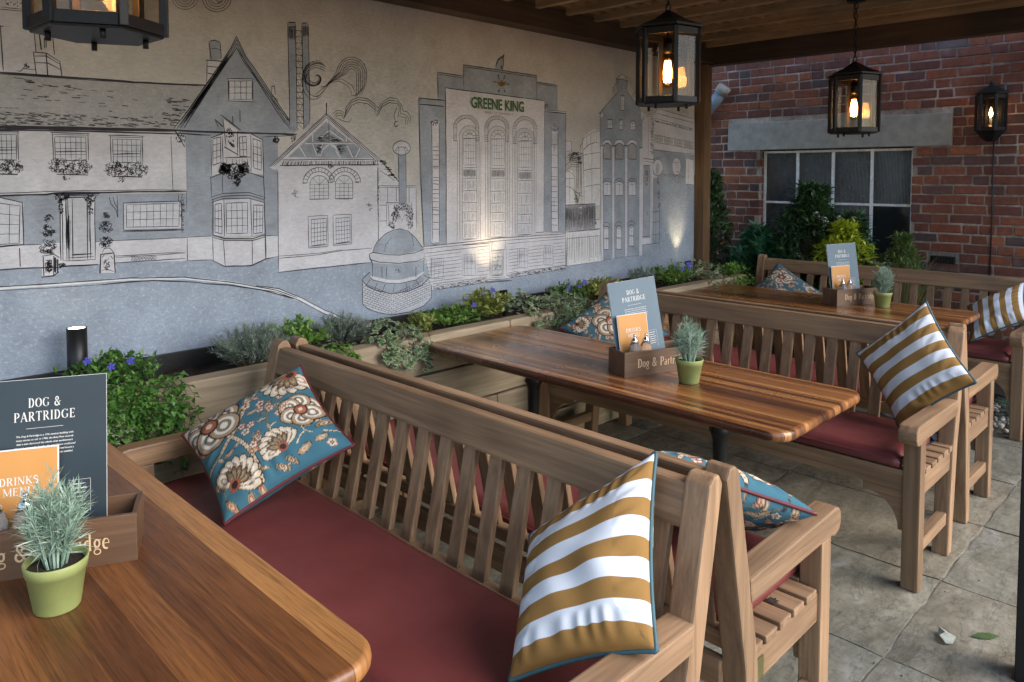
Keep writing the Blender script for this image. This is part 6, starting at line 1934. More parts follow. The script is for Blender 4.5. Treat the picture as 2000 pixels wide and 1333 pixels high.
# burnt leaf mark on a slat of the second bench
lf = MB(); lf.add([(.022 * math.cos(t) * (1 if k % 2 else .55), .018 * math.sin(t) * (1 if k % 2 else .55), 0) for k, t in [(k, 2 * math.pi * k / 14) for k in range(14)]], [tuple(range(14))])
o = lf.build('dead_leaf', 'soil', None, (1.851, .868, .4585)); o.rotation_euler = (.05, .1, .4); tag(o, 'tiny dark dead leaf on the bare slats of the second bench', 'leaf')

# ------------------------------------------------------------------ tables
def round_rect(x0, x1, y0, y1, r, n=8, o=0.0):
    pts = []
    for cx, cy, a in ((x1 - r, y1 - r, 0), (x0 + r, y1 - r, 90), (x0 + r, y0 + r, 180), (x1 - r, y0 + r, 270)):
        for k in range(n + 1): t = R(a + 90 * k / n); pts.append((cx + (r + o) * math.cos(t), cy + (r + o) * math.sin(t)))
    return pts
def table(x0, x1, y0, y1, mat, label, zt=.752):
    cx, cy = (x0 + x1) / 2, (y0 + y1) / 2; t = empty('dining_table', (cx, cy, 0)); tag(t, label, 'table', 'varnished hardwood tables')
    mb = MB(); rings = []; hx, hy = (x1 - x0) / 2, (y1 - y0) / 2
    prof = [(-.012, .0), (-.004, -.002), (.0, -.008), (.002, -.018), (.0, -.028), (-.005, -.034), (-.014, -.037)]
    vs = []; fs = []; n = None
    for o, dz in prof:
        ring = round_rect(-hx, hx, -hy, hy, .075, 8, o); n = len(ring); vs += [(a, b, zt + dz) for a, b in ring]
    for i in range(len(prof) - 1):
        for j in range(n): fs.append((i * n + j, (i + 1) * n + j, (i + 1) * n + (j + 1) % n, i * n + (j + 1) % n))
    fs.append(tuple(range(n))); fs.append(tuple(reversed(range((len(prof) - 1) * n, len(prof) * n))))
    mb.add(vs, fs, False); top = mb.build('tabletop', mat, t)
    me = top.data
    for p in me.polygons:
        if len(p.vertices) == 4: p.use_smooth = True
    for yy in (-hy + .42, hy - .42):
        m = MB().lathe([(.055, .70), (.050, .66), (.030, .63), (.036, .60), (.044, .585), (.036, .57), (.028, .54), (.026, .34), (.030, .26), (.042, .245), (.036, .22), (.032, .16), (.06, .10), (.05, .085)][::-1], 20, (0, yy, 0)); m.build('pedestal', 'black_iron', t)
        b = MB()
        for k in range(4):
            a = math.pi / 4 + k * math.pi / 2; c, s = math.cos(a), math.sin(a)
            b.tube([(0, yy, .11), (.07 * c, yy + .07 * s, .095), (.17 * c, yy + .17 * s, .05), (.26 * c, yy + .26 * s, .018)], [.030, .026, .02, .017], 8)
        b.build('base', 'black_iron', t)
        MB().box((-.18, yy - .05, .701), (.18, yy + .05, zt - .0375), .003).build('top_plate', 'black_iron', t)
    return t
table(.022, .745, 1.045, 2.875, 'table_wide', 'nearest varnished table at the lower left of the picture')
table(2.272, 2.965, 1.035, 2.875, 'table_narrow', 'middle varnished table, seen whole, between two benches')
table(4.385, 5.19, 1.15, 2.875, 'table_narrow', 'far varnished table in front of the brick wall')

# ------------------------------------------------------------------ lettering strokes with serifs
TH, TN = .15, .055
def glyph(ch):
    """strokes: (width, [(x,y)...]); returns strokes, advance"""
    def arc(cx, cy, rx, ry, a0, a1, n=12): return [(cx + rx * math.cos(R(a0 + (a1 - a0) * i / n)), cy + ry * math.sin(R(a0 + (a1 - a0) * i / n))) for i in range(n + 1)]
    def stem(x, y0=0, y1=1, w=TH, sf=3):
        s = [(w, [(x, y0), (x, y1)])]
        if sf & 1: s.append((TN * .8, [(x - .15, y0 + .02), (x + .15, y0 + .02)]))
        if sf & 2: s.append((TN * .8, [(x - .15, y1 - .02), (x + .15, y1 - .02)]))
        return s
    G = {
        'D': (stem(.16) + [(TN, [(.16, .97), (.36, .97)]), (TN, [(.16, .03), (.36, .03)]), (TH * .9, arc(.34, .5, .32, .46, 78, -78))], .78),
        'O': ([(TH, arc(.44, .5, .35, .46, 125, 235)), (TH, arc(.44, .5, .35, .46, 55, -55)), (TN, arc(.44, .5, .35, .47, 0, 360, 24))], .88),
        'G': ([(TH, arc(.44, .5, .35, .46, 125, 235)), (TN, arc(.44, .5, .35, .47, 35, 325, 20)), (TH * .8, [(.74, .12), (.74, .42)]), (TN, [(.58, .42), (.86, .42)]), (TN * 1.4, [(.74, .78), (.74, .95)])], .90),
        'P': (stem(.16) + [(TN, [(.16, .97), (.36, .97)]), (TN, [(.16, .46), (.36, .46)]), (TH * .85, arc(.34, .715, .26, .235, 80, -80))], .68),
        'R': (stem(.16) + [(TN, [(.16, .97), (.36, .97)]), (TN, [(.16, .5), (.36, .5)]), (TH * .85, arc(.34, .735, .24, .215, 80, -80)), (TH * .9, [(.36, .5), (.68, .03)]), (TN, [(.6, .03), (.78, .03)])], .78),
        'A': ([(TN * 1.2, [(.08, 0), (.40, 1)]), (TH, [(.40, 1), (.74, 0)]), (TN, [(.2, .34), (.62, .34)]), (TN * .8, [(-.02, .02), (.2, .02)]), (TN * .8, [(.6, .02), (.88, .02)])], .84),
        'T': (stem(.38, sf=1) + [(TN * 1.3, [(.03, .965), (.73, .965)]), (TN, [(.05, .97), (.04, .80)]), (TN, [(.71, .97), (.72, .80)])], .76),
        'I': (stem(.18), .36),
        'E': (stem(.16) + [(TN * 1.2, [(.16, .97), (.60, .97)]), (TN * 1.2, [(.16, .03), (.62, .03)]), (TN, [(.16, .52), (.48, .52)]), (TN, [(.6, .97), (.6, .8)]), (TN, [(.62, .03), (.63, .2)]), (TN, [(.48, .6), (.48, .44)])], .70),
        'N': (stem(.14, w=TN * 1.2) + stem(.74, w=TN * 1.2, sf=2) + [(TH, [(.14, .98), (.74, .02)])], .88),
        'M': (stem(.12, w=TN * 1.2) + stem(.90, w=TH) + [(TH, [(.12, .98), (.5, .1)]), (TN, [(.5, .1), (.9, .98)])], 1.04),
        'U': (stem(.16, .3, 1, sf=2) + stem(.70, .3, 1, TN * 1.2, 2) + [(TH * .8, arc(.43, .32, .27, .29, 180, 270)), (TN, arc(.43, .32, .27, .29, 270, 360))], .86),
        'K': (stem(.16) + [(TN * 1.2, [(.2, .42), (.66, .98)]), (TH, [(.34, .56), (.70, .03)]), (TN, [(.56, .97), (.78, .97)]), (TN, [(.6, .03), (.82, .03)])], .80),
        'S': ([(TH * .9, arc(.34, .74, .22, .22, 60, 225)[:-1] + arc(.34, .27, .24, .24, 60, -120)), (TN * 1.4, [(.52, .80), (.52, .95)]), (TN * 1.4, [(.12, .05), (.12, .22)])], .66),
        '&': ([(TH * .8, arc(.36, .76, .17, .2, -60, 240)), (TH * .8, [(.27, .6), (.74, .03)]), (TH * .9, arc(.34, .26, .25, .24, 120, 320)), (TN, [(.5, .1), (.74, .45)]), (TN, [(.62, .46), (.86, .46)])], .92),
        'o': ([(TH * .8, arc(.28, .33, .2, .3, 110, 250)), (TH * .8, arc(.28, .33, .2, .3, 70, -70)), (TN, arc(.28, .33, .2, .31, 0, 360, 18))], .58),
        'g': ([(TH * .75, arc(.27, .40, .17, .22, 0, 360, 16)), (TN * 1.3, arc(.28, -.10, .22, .16, 0, 360, 16)), (TN, [(.16, .2), (.12, .1), (.3, .06)]), (TN, [(.4, .58), (.54, .62)])], .56),
        'a': ([(TH * .8, [(.40, .0), (.40, .46)]), (TN, arc(.27, .46, .14, .18, 0, 160)), (TH * .7, arc(.24, .16, .15, .17, 60, 300))], .54),
        'r': (stem(.14, 0, .64, TH * .8, 1) + [(TN, [(.14, .44), (.24, .58), (.38, .62)]), (TH * .7, [(.36, .62), (.36, .54)])], .42),
        't': (stem(.16, .1, .85, TH * .8, 0) + [(TN, [(.02, .62), (.34, .62)]), (TN, [(.16, .08), (.24, .02), (.34, .06)])], .38),
        'i': (stem(.14, 0, .64, TH * .8, 1) + [(TN, [(.02, .6), (.14, .62)]), (TH * .9, [(.14, .84), (.14, .94)])], .30),
        'd': (stem(.44, 0, 1, TH * .8, 0) + [(TH * .8, arc(.26, .32, .18, .3, 60, 300)), (TN, [(.34, .98), (.44, .98)]), (TN, [(.44, .03), (.54, .03)])], .60),
        'e': ([(TH * .8, arc(.27, .33, .2, .3, 100, 300)), (TN, arc(.27, .33, .2, .3, 0, 110)), (TN, [(.08, .36), (.47, .36)])], .54), ' ': ([], .42)}
    return G[ch]
def serif_text(mb, body, x, z, h, w=None, track=.06, y=0.0, center=False):
    """flat strokes in the local x-z plane at depth y, facing -y"""
    adv = sum(glyph(c)[1] + track for c in body) - track; k = h if w is None else h; sx = (w / adv) if w else h
    x0 = x - adv * sx / 2 if center else x; n = 0
    for c in body:
        st, a = glyph(c)
        for wd, pts in st:
            q = [(x0 + p[0] * sx, z + p[1] * h) for p in pts]; vs = []; n += 1
            for i, (px, pz) in enumerate(q):
                a0, b0 = q[max(0, i - 1)], q[min(len(q) - 1, i + 1)]; dx, dz = b0[0] - a0[0], b0[1] - a0[1]; d = math.hypot(dx, dz) or 1; hw_ = wd * (sx + h) / 4
                vs += [(px - dz / d * hw_, y - .00003 * (n % 5), pz + dx / d * hw_), (px + dz / d * hw_, y - .00003 * (n % 5), pz - dx / d * hw_)]
            mb.add(vs, [(2 * i, 2 * i + 1, 2 * i + 3, 2 * i + 2) for i in range(len(q) - 1)])
        x0 += (a + track) * sx
    return adv * sx

# ------------------------------------------------------------------ menu boxes, menus, shakers, pots
PARA = 'The Dog & Partridge is a 17th century building with\nmany stories to tell. In 1786, the Bury Post records\nthat a man devoured the whole of an earthenware\npint mug, except the handle. He would have swallowed\nthat too, but the person with whom he had bound a\ntrifling wager, expressed himself perfectly satisfied.'
def text_on(name, body, size, mat, parent, x, z, y, shear=0.0, lead=1.0, off=0.0):
    me = text_mesh(body, size, mat, shear, lead=lead, off=off)
    for v in me.vertices: v.co = (x + v.co.x, y, z + v.co.y)
    return link(name, me, parent)
def menu_set(bx, by, rz, W, words, lean, mx, slate, potc, zt=.752, roll=0.0):
    D, H, T = .125, .103, .010
    b = empty('menu_box', (bx, by, zt), rz); tag(b, 'brown wooden menu box standing on the %s table' % words, 'box', 'wooden menu boxes on the tables')
    MB().box((0, 0, 0), (W, T, H), .0015).build('front_panel', 'box_timber', b); MB().box((0, D - T, 0), (W, D, H), .0015).build('back_panel', 'box_timber', b)
    MB().box((.0005, T + .0002, .0005), (T, D - T - .0002, H - .0005), .001).build('end_panel', 'box_timber', b); MB().box((W - T, T + .0002, .0005), (W - .0005, D - T - .0002, H - .0005), .001).build('end_panel', 'box_timber', b)
    MB().box((T + .0002, T + .0002, .001), (W - T - .0002, D - T - .0002, .008)).build('bottom_panel', 'box_timber', b)
    m = MB(); serif_text(m, 'Dog & Partridge', .186, .036, .036, .245, .05, -.0006, True); m.build('lettering', 'letter_gold', b)
    ca, sa = math.cos(rz), math.sin(rz)
    def wp(x, y, z): return (bx + x * ca - y * sa, by + x * sa + y * ca, zt + z)
    # big menu card
    m = empty('food_menu', wp(mx, .072, .010), rz); m.rotation_euler = (-lean, roll, rz); tag(m, 'tall slate blue menu card reading DOG & PARTRIDGE on the %s table' % words, 'menu', 'tall menu cards in the boxes')
    mw, mh = .238, .375
    MB().box((-mw / 2, 0, 0), (mw / 2, .003, mh), .0006).build('card', slate, m)
    MB().box((-mw / 2 - .0008, .0032, -.0002), (mw / 2 + .0008, .0046, mh + .0008)).build('backing', 'card_edge', m)
    t = MB(); serif_text(t, 'DOG &', 0, mh - .060, .020, .062, .12, -.0004, True); serif_text(t, 'PARTRIDGE', 0, mh - .089, .020, .116, .12, -.0004, True)
    t.mat(0); t.add([(-.035, -.0004, mh - .105), (.035, -.0004, mh - .105), (.035, -.0004, mh - .1042), (-.035, -.0004, mh - .1042)], [(0, 1, 2, 3)]); t.build('heading', 'letter_cream', m)
    text_on('paragraph', PARA, .0052, 'letter_cream', m, 0, mh - .122, -.0004, .25, 1.55, .0001)
    f = MB()
    for x0, x1, z0, z1 in ((.045, .088, .150, .1506), (.0874, .088, .08, .1506)): f.add([(x0, -.0004, z0), (x1, -.0004, z0), (x1, -.0004, z1), (x0, -.0004, z1)], [(0, 1, 2, 3)])
    for i in range(6): z0 = .14 - i * .009; f.add([(.048, -.0004, z0), (.048 + random.uniform(.022, .036), -.0004, z0), (.08, -.0004, z0 + .0018), (.048, -.0004, z0 + .0018)], [(0, 1, 2, 3)])
    f.build('panel_print', 'letter_cream', m)
    # drinks menu
    d = empty('drinks_menu', wp(mx - .044, .056, .010), rz); d.rotation_euler = (-lean * .9, roll * .5, rz); tag(d, 'small orange card reading DRINKS MENU in the box on the %s table' % words, 'menu', 'orange drinks menus in the boxes')
    dw, dh = .142, .232
    MB().box((-dw / 2, 0, 0), (dw / 2, .002, dh), .0004).build('card', 'card_orange', d); MB().box((-dw / 2 - .003, .0022, 0), (dw / 2 + .003, .004, dh + .003)).build('white_border', 'card_edge', d)
    t = MB(); serif_text(t, 'DRINKS', 0, dh - .072, .0165, .072, .08, -.0004, True); serif_text(t, 'MENU', 0, dh - .094, .0165, .058, .08, -.0004, True); t.build('heading', 'letter_cream', d)
    for k, x in enumerate((mx - .078, mx - .022)):
        s = empty('condiment_jar', wp(x, .030, .0085)); tag(s, '%s clear glass jar with metal lid in the %s table menu box' % (('left', 'right')[k], words), 'jar', 'glass jars in the menu boxes')
        MB().lathe([(.016, 0), (.021, .006), (.023, .04), (.024, .075), (.026, .100), (.021, .118), (.014, .124)], 10, flat=True).build('glass_body', 'jar_glass', s)
        MB().lathe([(.012, .004), (.017, .010), (.019, .085), (.012, .088)], 10).build('contents', ('letter_cream', 'pebble')[k], s)
        MB().lathe([(.0145, .1245), (.016, .128), (.0145, .138), (.007, .144), (.005, .150), (.007, .155), (.003, .160)], 16).build('lid', 'chrome', s)
    px, py = potc; p = empty('plant_pot', (px, py, zt)); tag(p, 'lime green pot with silvery narrow-leaved herb on the %s table' % words, 'potted plant', 'potted herbs on the tables')
    MB().lathe([(.038, 0), (.040, .003), (.0505, .072), (.0525, .073), (.056, .094), (.0545, .096), (.051, .094), (.048, .078), (.0478, .0775)], 36).build('pot', 'pot_green', p)
    bm = bmesh.new(); bmesh.ops.create_circle(bm, cap_ends=True, segments=24, radius=.049); bmesh.ops.subdivide_edges(bm, edges=list(bm.edges), cuts=2)
    for v in bm.verts: v.co.z = .080 + .004 * random.random()
    MB().bm(bm).build('soil', 'soil', p)
    return p
def jar_mat():
    t = NT('jar_glass'); t.base((.92, .94, .95)); t.set(Roughness=.04); t.b.inputs['Transmission Weight'].default_value = .85; t.b.inputs['IOR'].default_value = 1.35; MATS['jar_glass'] = t.m
jar_mat()
POTS = [menu_set(.222, 1.832, R(-25), .360, 'nearest', R(8), .172, 'card_slate', (.378, 1.606)),
        menu_set(2.462, 1.800, R(-21), .345, 'middle', R(9), .145, 'card_slate_pale', (2.60, 1.585), roll=R(-5)),
        menu_set(4.765, 1.850, R(-25), .345, 'far', R(8), .150, 'card_slate_pale', (4.945, 1.640), roll=R(-1.5))]

# ------------------------------------------------------------------ scatter cushions
def floral_colors(S, T, seed):
    rr_ = random.Random(seed); Cc = np.empty(S.shape + (3,)); Cc[:] = (.052, .150, .200)
    cream, tan, brown, rust, dark, white, olive = (.60, .49, .35), (.36, .25, .15), (.13, .075, .045), (.34, .10, .055), (.045, .030, .025), (.68, .62, .55), (.19, .16, .10)
    def ell(cx, cy, rx, ry, a, c):
        x, y = S - cx, T - cy; u = (x * math.cos(a) + y * math.sin(a)) / rx; v = (-x * math.sin(a) + y * math.cos(a)) / ry; m = u * u + v * v < 1; Cc[m] = c; return m
    def petal(cx, cy, l, w, a, c1, c2, c3):
        for k, (c, s) in enumerate(((dark, 1.0), (c1, .90), (c2, .66), (c3, .46), (c2, .24))): ell(cx + math.cos(a) * l * .5, cy + math.sin(a) * l * .5, l * .5 * s, w * .5 * s, a, c)
    def line(pts, w, c, dots=False):
        for (x0, y0), (x1, y1) in zip(pts[:-1], pts[1:]):
            dx, dy = x1 - x0, y1 - y0; L2 = dx * dx + dy * dy + 1e-9; t = np.clip(((S - x0) * dx + (T - y0) * dy) / L2, 0, 1); d = np.hypot(S - x0 - t * dx, T - y0 - t * dy)
            Cc[d < w * 1.45] = dark; 
        for (x0, y0), (x1, y1) in zip(pts[:-1], pts[1:]):
            dx, dy = x1 - x0, y1 - y0; L2 = dx * dx + dy * dy + 1e-9; t = np.clip(((S - x0) * dx + (T - y0) * dy) / L2, 0, 1); d = np.hypot(S - x0 - t * dx, T - y0 - t * dy)
            Cc[d < w] = c
            if dots: Cc[(d < w * .6) & (np.sin(t * math.sqrt(L2) * 90) > .2)] = tan
    def wig(x, y, a, l, k, n=7):
        p = [(x, y)]
        for i in range(n): a += k / n; x += math.cos(a) * l / n; y += math.sin(a) * l / n; p.append((x, y))
        return p
    def leaf(x, y, l, a, c=olive):
        petal(x, y, l, l * .42, a, tan, c, cream)
    def serr(x, y, r, a0):
        for i in range(9): petal(x, y, r * (1 - .03 * abs(i - 4)), r * .42, a0 + (i - 4) * .33, cream, white, tan)
        for i in range(5): petal(x, y, r * .62, r * .24, a0 + (i - 2) * .42, brown, olive, tan)
        ell(x, y, r * .2, r * .2, 0, rust); ell(x, y, r * .12, r * .12, 0, dark)
    def flower(x, y, r, n, cols):
        for i in range(n): petal(x, y, r, r * 1.0, 2 * math.pi * i / n + .3, *cols)
        ell(x, y, r * .30, r * .30, 0, dark); ell(x, y, r * .23, r * .23, 0, rust); ell(x, y, r * .1, r * .1, 0, cream)
    for x, y, a, l, k in ((-.95, -.2, .25, 1.5, .9), (.1, .15, .3, 1.0, -1.2), (-.3, -.9, 1.2, 1.1, .9), (.2, -.6, 2.0, .9, -1.0), (-.9, .6, -.5, 1.2, 1.1)):
        p = wig(x, y, a, l, k); line(p, .028 if l > 1 else .012, cream if l > 1 else olive, l > 1)
        for q in p[1::2]: leaf(q[0], q[1], rr_.uniform(.13, .22), rr_.uniform(0, 6.28))
    for i in range(46 if seed == 1 else 80):
        x, y = rr_.uniform(-.95, .95), rr_.uniform(-.95, .95)
        if rr_.random() < .5: flower(x, y, rr_.uniform(.05, .085), 5, (rust, cream, white))
        else: leaf(x, y, rr_.uniform(.14, .26), rr_.uniform(0, 6.28), rr_.choice([olive, rust, brown]))
        line(wig(x, y, rr_.uniform(0, 6), rr_.uniform(.15, .3), rr_.uniform(-2, 2), 5), .006, olive)
    big = {1: ((-.62, .62, .62), (.80, .80, .62), (-.66, -.72, .52), (.18, -.62, .44), (.70, -.1, .40)), 2: ((-.3, .3, .5), (.6, -.3, .45), (-.7, -.6, .4)), 3: ((.0, .1, .62), (-.7, .7, .4), (.7, -.7, .4)), 4: ((.35, .45, .55), (-.5, -.2, .45), (.7, -.7, .35))}[seed]
    for i, (x, y, r) in enumerate(big):
        if i % 2 == 0 and i != 2: flower(x, y, r * .9, 6, (tan, white, olive))
        else: serr(x, y, r * .9, math.atan2(-y, -x))
    for x, y in ((.15, .35), (.35, .2), (-.1, .1), (.5, .05), (-.15, -.35)):
        flower(x + rr_.uniform(-.05, .05), y + rr_.uniform(-.05, .05), .075, 5, (rust, cream, white))
    base_ = np.array((.052, .150, .200)); n_ = S.shape[0]
    for i in range(1500):
        a_, b_ = rr_.randrange(8, n_ - 8), rr_.randrange(8, n_ - 8); k = 4
        if np.abs(Cc[a_ - k:a_ + k + 1, b_ - k:b_ + k + 1] - base_).max() > .01: continue
        x, y = S[a_, b_], T[a_, b_]; z = rr_.random()
        if z < .4: flower(x, y, rr_.uniform(.055, .095), 5, rr_.choice([(rust, cream, white), (tan, white, cream)]))
        elif z < .85: leaf(x - .06, y, rr_.uniform(.18, .32), rr_.uniform(-1.2, 1.2), rr_.choice([olive, rust, brown, tan]))
        else: line(wig(x, y, rr_.uniform(0, 6), .22, rr_.uniform(-3, 3), 6), .008, cream)
    return Cc
def cushion(name, label, P00, P10, P11, P01, thick, mat, piping, seed, group, sag=.085, N=130, flip=1):
    P = [np.array(p, float) for p in (P00, P10, P11, P01)]
    nrm = np.cross(P[1] - P[0], P[3] - P[0]); nrm /= np.linalg.norm(nrm); nrm *= flip
    a = np.linspace(-1, 1, N + 1); S, T = np.meshgrid(a, a, indexing='ij')
    Sp = S * (1 - sag * (1 - T ** 2)); Tp = T * (1 - sag * (1 - S ** 2))
    u, v = (Sp + 1) / 2, (Tp + 1) / 2
    base = (1 - u)[..., None] * (1 - v)[..., None] * P[0] + u[..., None] * (1 - v)[..., None] * P[1] + u[..., None] * v[..., None] * P[2] + (1 - u)[..., None] * v[..., None] * P[3]
    prof = np.clip((1 - S ** 2) * (1 - T ** 2), 0, 1) ** .42
    wr = np.zeros_like(S); rg = np.random.RandomState(seed)
    for k in range(7):
        ang = rg.uniform(0, 3.14); ph = rg.uniform(0, 6); fq = rg.uniform(4, 9); wr += np.sin((S * np.cos(ang) + T * np.sin(ang)) * fq + ph + 1.5 * np.sin(S * 2 + T * 3 + k)) * .05
    edge = np.maximum(np.abs(S), np.abs(T)); pk = np.clip((edge - .62) / .38, 0, 1)
    pucker = pk * (1 - pk) * 4 * .10 * np.sin(np.where(np.abs(S) > np.abs(T), T, S) * 26 + 2 * np.sin(S * 5 + seed))
    allv = []; st = []; cols = []
    for sgn in (1, -1):
        h = thick / 2 * prof * (1 + wr * .40 + pucker * .55) * sgn
        allv.append((base + h[..., None] * nrm).reshape(-1, 3)); st.append(np.stack([(S + 1) / 2, (T + 1) / 2, np.zeros_like(S)], -1).reshape(-1, 3))
        if mat == 'floral_cloth': cols.append(floral_colors(S * (1 if sgn > 0 else -1), T, seed).reshape(-1, 3))
    V = np.concatenate(allv); loc = V.mean(0); loc[2] = V[:, 2].min(); n = N + 1
    i, j = np.meshgrid(np.arange(N), np.arange(N), indexing='ij'); q = np.stack([i * n + j, (i + 1) * n + j, (i + 1) * n + j + 1, i * n + j + 1], -1).reshape(-1, 4)
    F = np.concatenate([q, q[:, ::-1] + n * n])
    if flip < 0: F = F[:, ::-1]
    me = bpy.data.meshes.new(name); me.from_pydata((V - loc).tolist(), [], F.tolist()); me.materials.append(MATS[mat])
    at = me.attributes.new('st', 'FLOAT_VECTOR', 'POINT'); at.data.foreach_set('vector', np.concatenate(st).astype(np.float32).ravel())
    if cols:
        ca = me.color_attributes.new('Col', 'FLOAT_COLOR', 'POINT'); cc = np.concatenate(cols); ca.data.foreach_set('color', np.concatenate([cc, np.ones((len(cc), 1))], 1).astype(np.float32).ravel())
    me.polygons.foreach_set('use_smooth', [True] * len(me.polygons)); me.update()
    root = empty(name, tuple(loc)); tag(root, label, 'cushion', group); link('cover', me, root)
    ring = [(k, 0) for k in range(0, N, 3)] + [(N, k) for k in range(0, N, 3)] + [(k, N) for k in range(N, 0, -3)] + [(0, k) for k in range(N, 0, -3)]
    MB().tube([tuple(base[a_, b_] - loc) for a_, b_ in ring], .0055, 6, True).build('piping', piping, root)
    return root
GS, GF = 'striped scatter cushions', 'floral scatter cushions'
cushion('scatter_cushion', 'gold and white striped cushion on the near end of the foreground bench', (1.05, 1.05, .545), (1.183, .785, .668), (1.40, .935, .958), (1.25, 1.18, .735), .17, 'stripe_cloth', 'piping_teal', 11, GS)
cushion('scatter_cushion', 'teal floral cushion in the planter corner of the foreground bench', (.951, 2.157, .535), (1.30, 1.995, .727), (1.355, 2.417, .895), (1.00, 2.59, .685), .15, 'floral_cloth', 'piping_red', 1, GF, flip=1)
cushion('scatter_cushion', 'teal floral cushion resting on the near arm of the second bench', (2.13, 1.05, .53), (1.93, .79, .690), (1.645, 1.13, .835), (1.88, 1.38, .62), .16, 'floral_cloth', 'piping_red', 2, GF)
cushion('scatter_cushion', 'gold and white striped cushion leaning on the arm of the bench beyond the middle table', (3.315, 1.02, .525), (3.345, .755, .765), (3.50, .985, 1.04), (3.46, 1.25, .778), .15, 'stripe_cloth', 'piping_teal', 12, GS)
cushion('scatter_cushion', 'floral cushion half hidden behind the menu of the middle table', (3.12, 2.34, .54), (3.44, 2.22, .72), (3.44, 2.62, .92), (3.08, 2.69, .74), .15, 'floral_cloth', 'piping_red', 3, GF)
cushion('scatter_cushion', 'floral cushion in the planter corner of the farthest bench', (5.46, 2.45, .535), (5.64, 2.25, .66), (5.665, 2.66, .885), (5.47, 2.80, .66), .14, 'floral_cloth', 'piping_red', 4, GF)
cushion('scatter_cushion', 'gold and white striped cushion at the right end of the farthest bench', (5.53, 1.31, .725), (5.32, 1.24, .535), (5.40, .96, .70), (5.62, 1.02, .90), .15, 'stripe_cloth', 'piping_teal', 13, GS)

# ------------------------------------------------------------------ plants
def leaf_mat(name, stops, rough=.45, trans=.25):
    t = NT(name); g = t.n('NewGeometry'); c = t.ramp(g.outputs['Random Per Island'], stops); n = t.noise(g.outputs['Position'], 40, 3)
    c = t.mix(.5, c, t.ramp(n, [(.3, .7), (.7, 1.25)]), 'MULTIPLY'); t.base(c); t.set(Roughness=rough)
    tl = t.n('BsdfTranslucent'); t.l(c, tl.inputs['Color']); mx = t.n('MixShader'); mx.inputs[0].default_value = trans; t.l(t.b.outputs[0], mx.inputs[1]); t.l(tl.outputs[0], mx.inputs[2]); t.l(mx.outputs[0], t.out.inputs['Surface']); MATS[name] = t.m
leaf_mat('leaf_periwinkle', [(0, (0.053, 0.128, 0.027)), (.5, (0.090, 0.217, 0.045)), (1, (0.165, 0.330, 0.068))], .35)
leaf_mat('leaf_fresh', [(0, (.09, .21, .03)), (.5, (.16, .33, .055)), (1, (.29, .45, .10))], .42)
leaf_mat('leaf_gold', [(0, (.15, .20, .035)), (.5, (.25, .31, .06)), (1, (.46, .46, .14))], .42)
leaf_mat('leaf_lime', [(0, (0.250, 0.350, 0.019)), (.5, (0.425, 0.525, 0.037)), (1, (0.625, 0.675, 0.075))], .42)
leaf_mat('leaf_ivy', [(0, (.06, .15, .045)), (.6, (.11, .23, .08)), (1, (.19, .31, .13))], .4)
leaf_mat('leaf_cream', [(0, (.46, .50, .33)), (1, (.64, .66, .48))], .45)
leaf_mat('leaf_lavender', [(0, (0.150, 0.210, 0.165)), (.6, (0.240, 0.307, 0.247)), (1, (0.390, 0.450, 0.375))], .6)
leaf_mat('leaf_silver', [(0, (.18, .29, .20)), (.6, (.34, .47, .37)), (1, (.55, .65, .55))], .55)
leaf_mat('leaf_dark', [(0, (0.023, 0.057, 0.023)), (.6, (0.045, 0.104, 0.038)), (1, (0.094, 0.180, 0.064))], .28, .12)
leaf_mat('leaf_aucuba', [(0, (0.025, 0.101, 0.050)), (.6, (0.050, 0.168, 0.084)), (1, (0.101, 0.252, 0.126))], .28, .12)
leaf_mat('leaf_sedge', [(0, (0.140, 0.126, 0.042)), (.5, (0.238, 0.224, 0.084)), (1, (0.392, 0.364, 0.168))], .6)
leaf_mat('leaf_nandina', [(0, (0.070, 0.154, 0.042)), (.7, (0.126, 0.238, 0.056)), (1, (0.308, 0.196, 0.070))], .5)
leaf_mat('petal_blue', [(0, (.055, .06, .42)), (1, (.12, .12, .60))], .6); leaf_mat('petal_white', [(0, (.55, .58, .50)), (1, (.74, .76, .70))], .6)
plain('stem', (.10, .085, .045), .8)
rnd = random.Random(21)
def frame(d, up=Vector((0, 0, 1))):
    d = d.normalized(); s = d.cross(up)
    if s.length < .05: s = d.cross(Vector((1, 0, 0)))
    s.normalize(); return d, s, s.cross(d).normalized()
def add_leaf(mb, p, d, l, w, curl=.15, roll=0.0):
    d, s, n = frame(d)
    if roll: s, n = s * math.cos(roll) + n * math.sin(roll), n * math.cos(roll) - s * math.sin(roll)
    a, m, t = p, p + d * l * .48 - n * l * curl * .0, p + d * l - n * l * curl
    mid = p + d * l * .5 + n * l * .02
    mb.add([a, mid + s * w * .5 + n * w * .14, t, mid - s * w * .5 + n * w * .14, mid - n * w * .02], [(0, 1, 4), (1, 2, 4), (2, 3, 4), (3, 0, 4)], False)
IVY = [(0, 0), (.30, -.10), (.50, .22), (.30, .36), (.34, .66), (.12, .62), (0, 1.0), (-.12, .62), (-.34, .66), (-.30, .36), (-.50, .22), (-.30, -.10)]
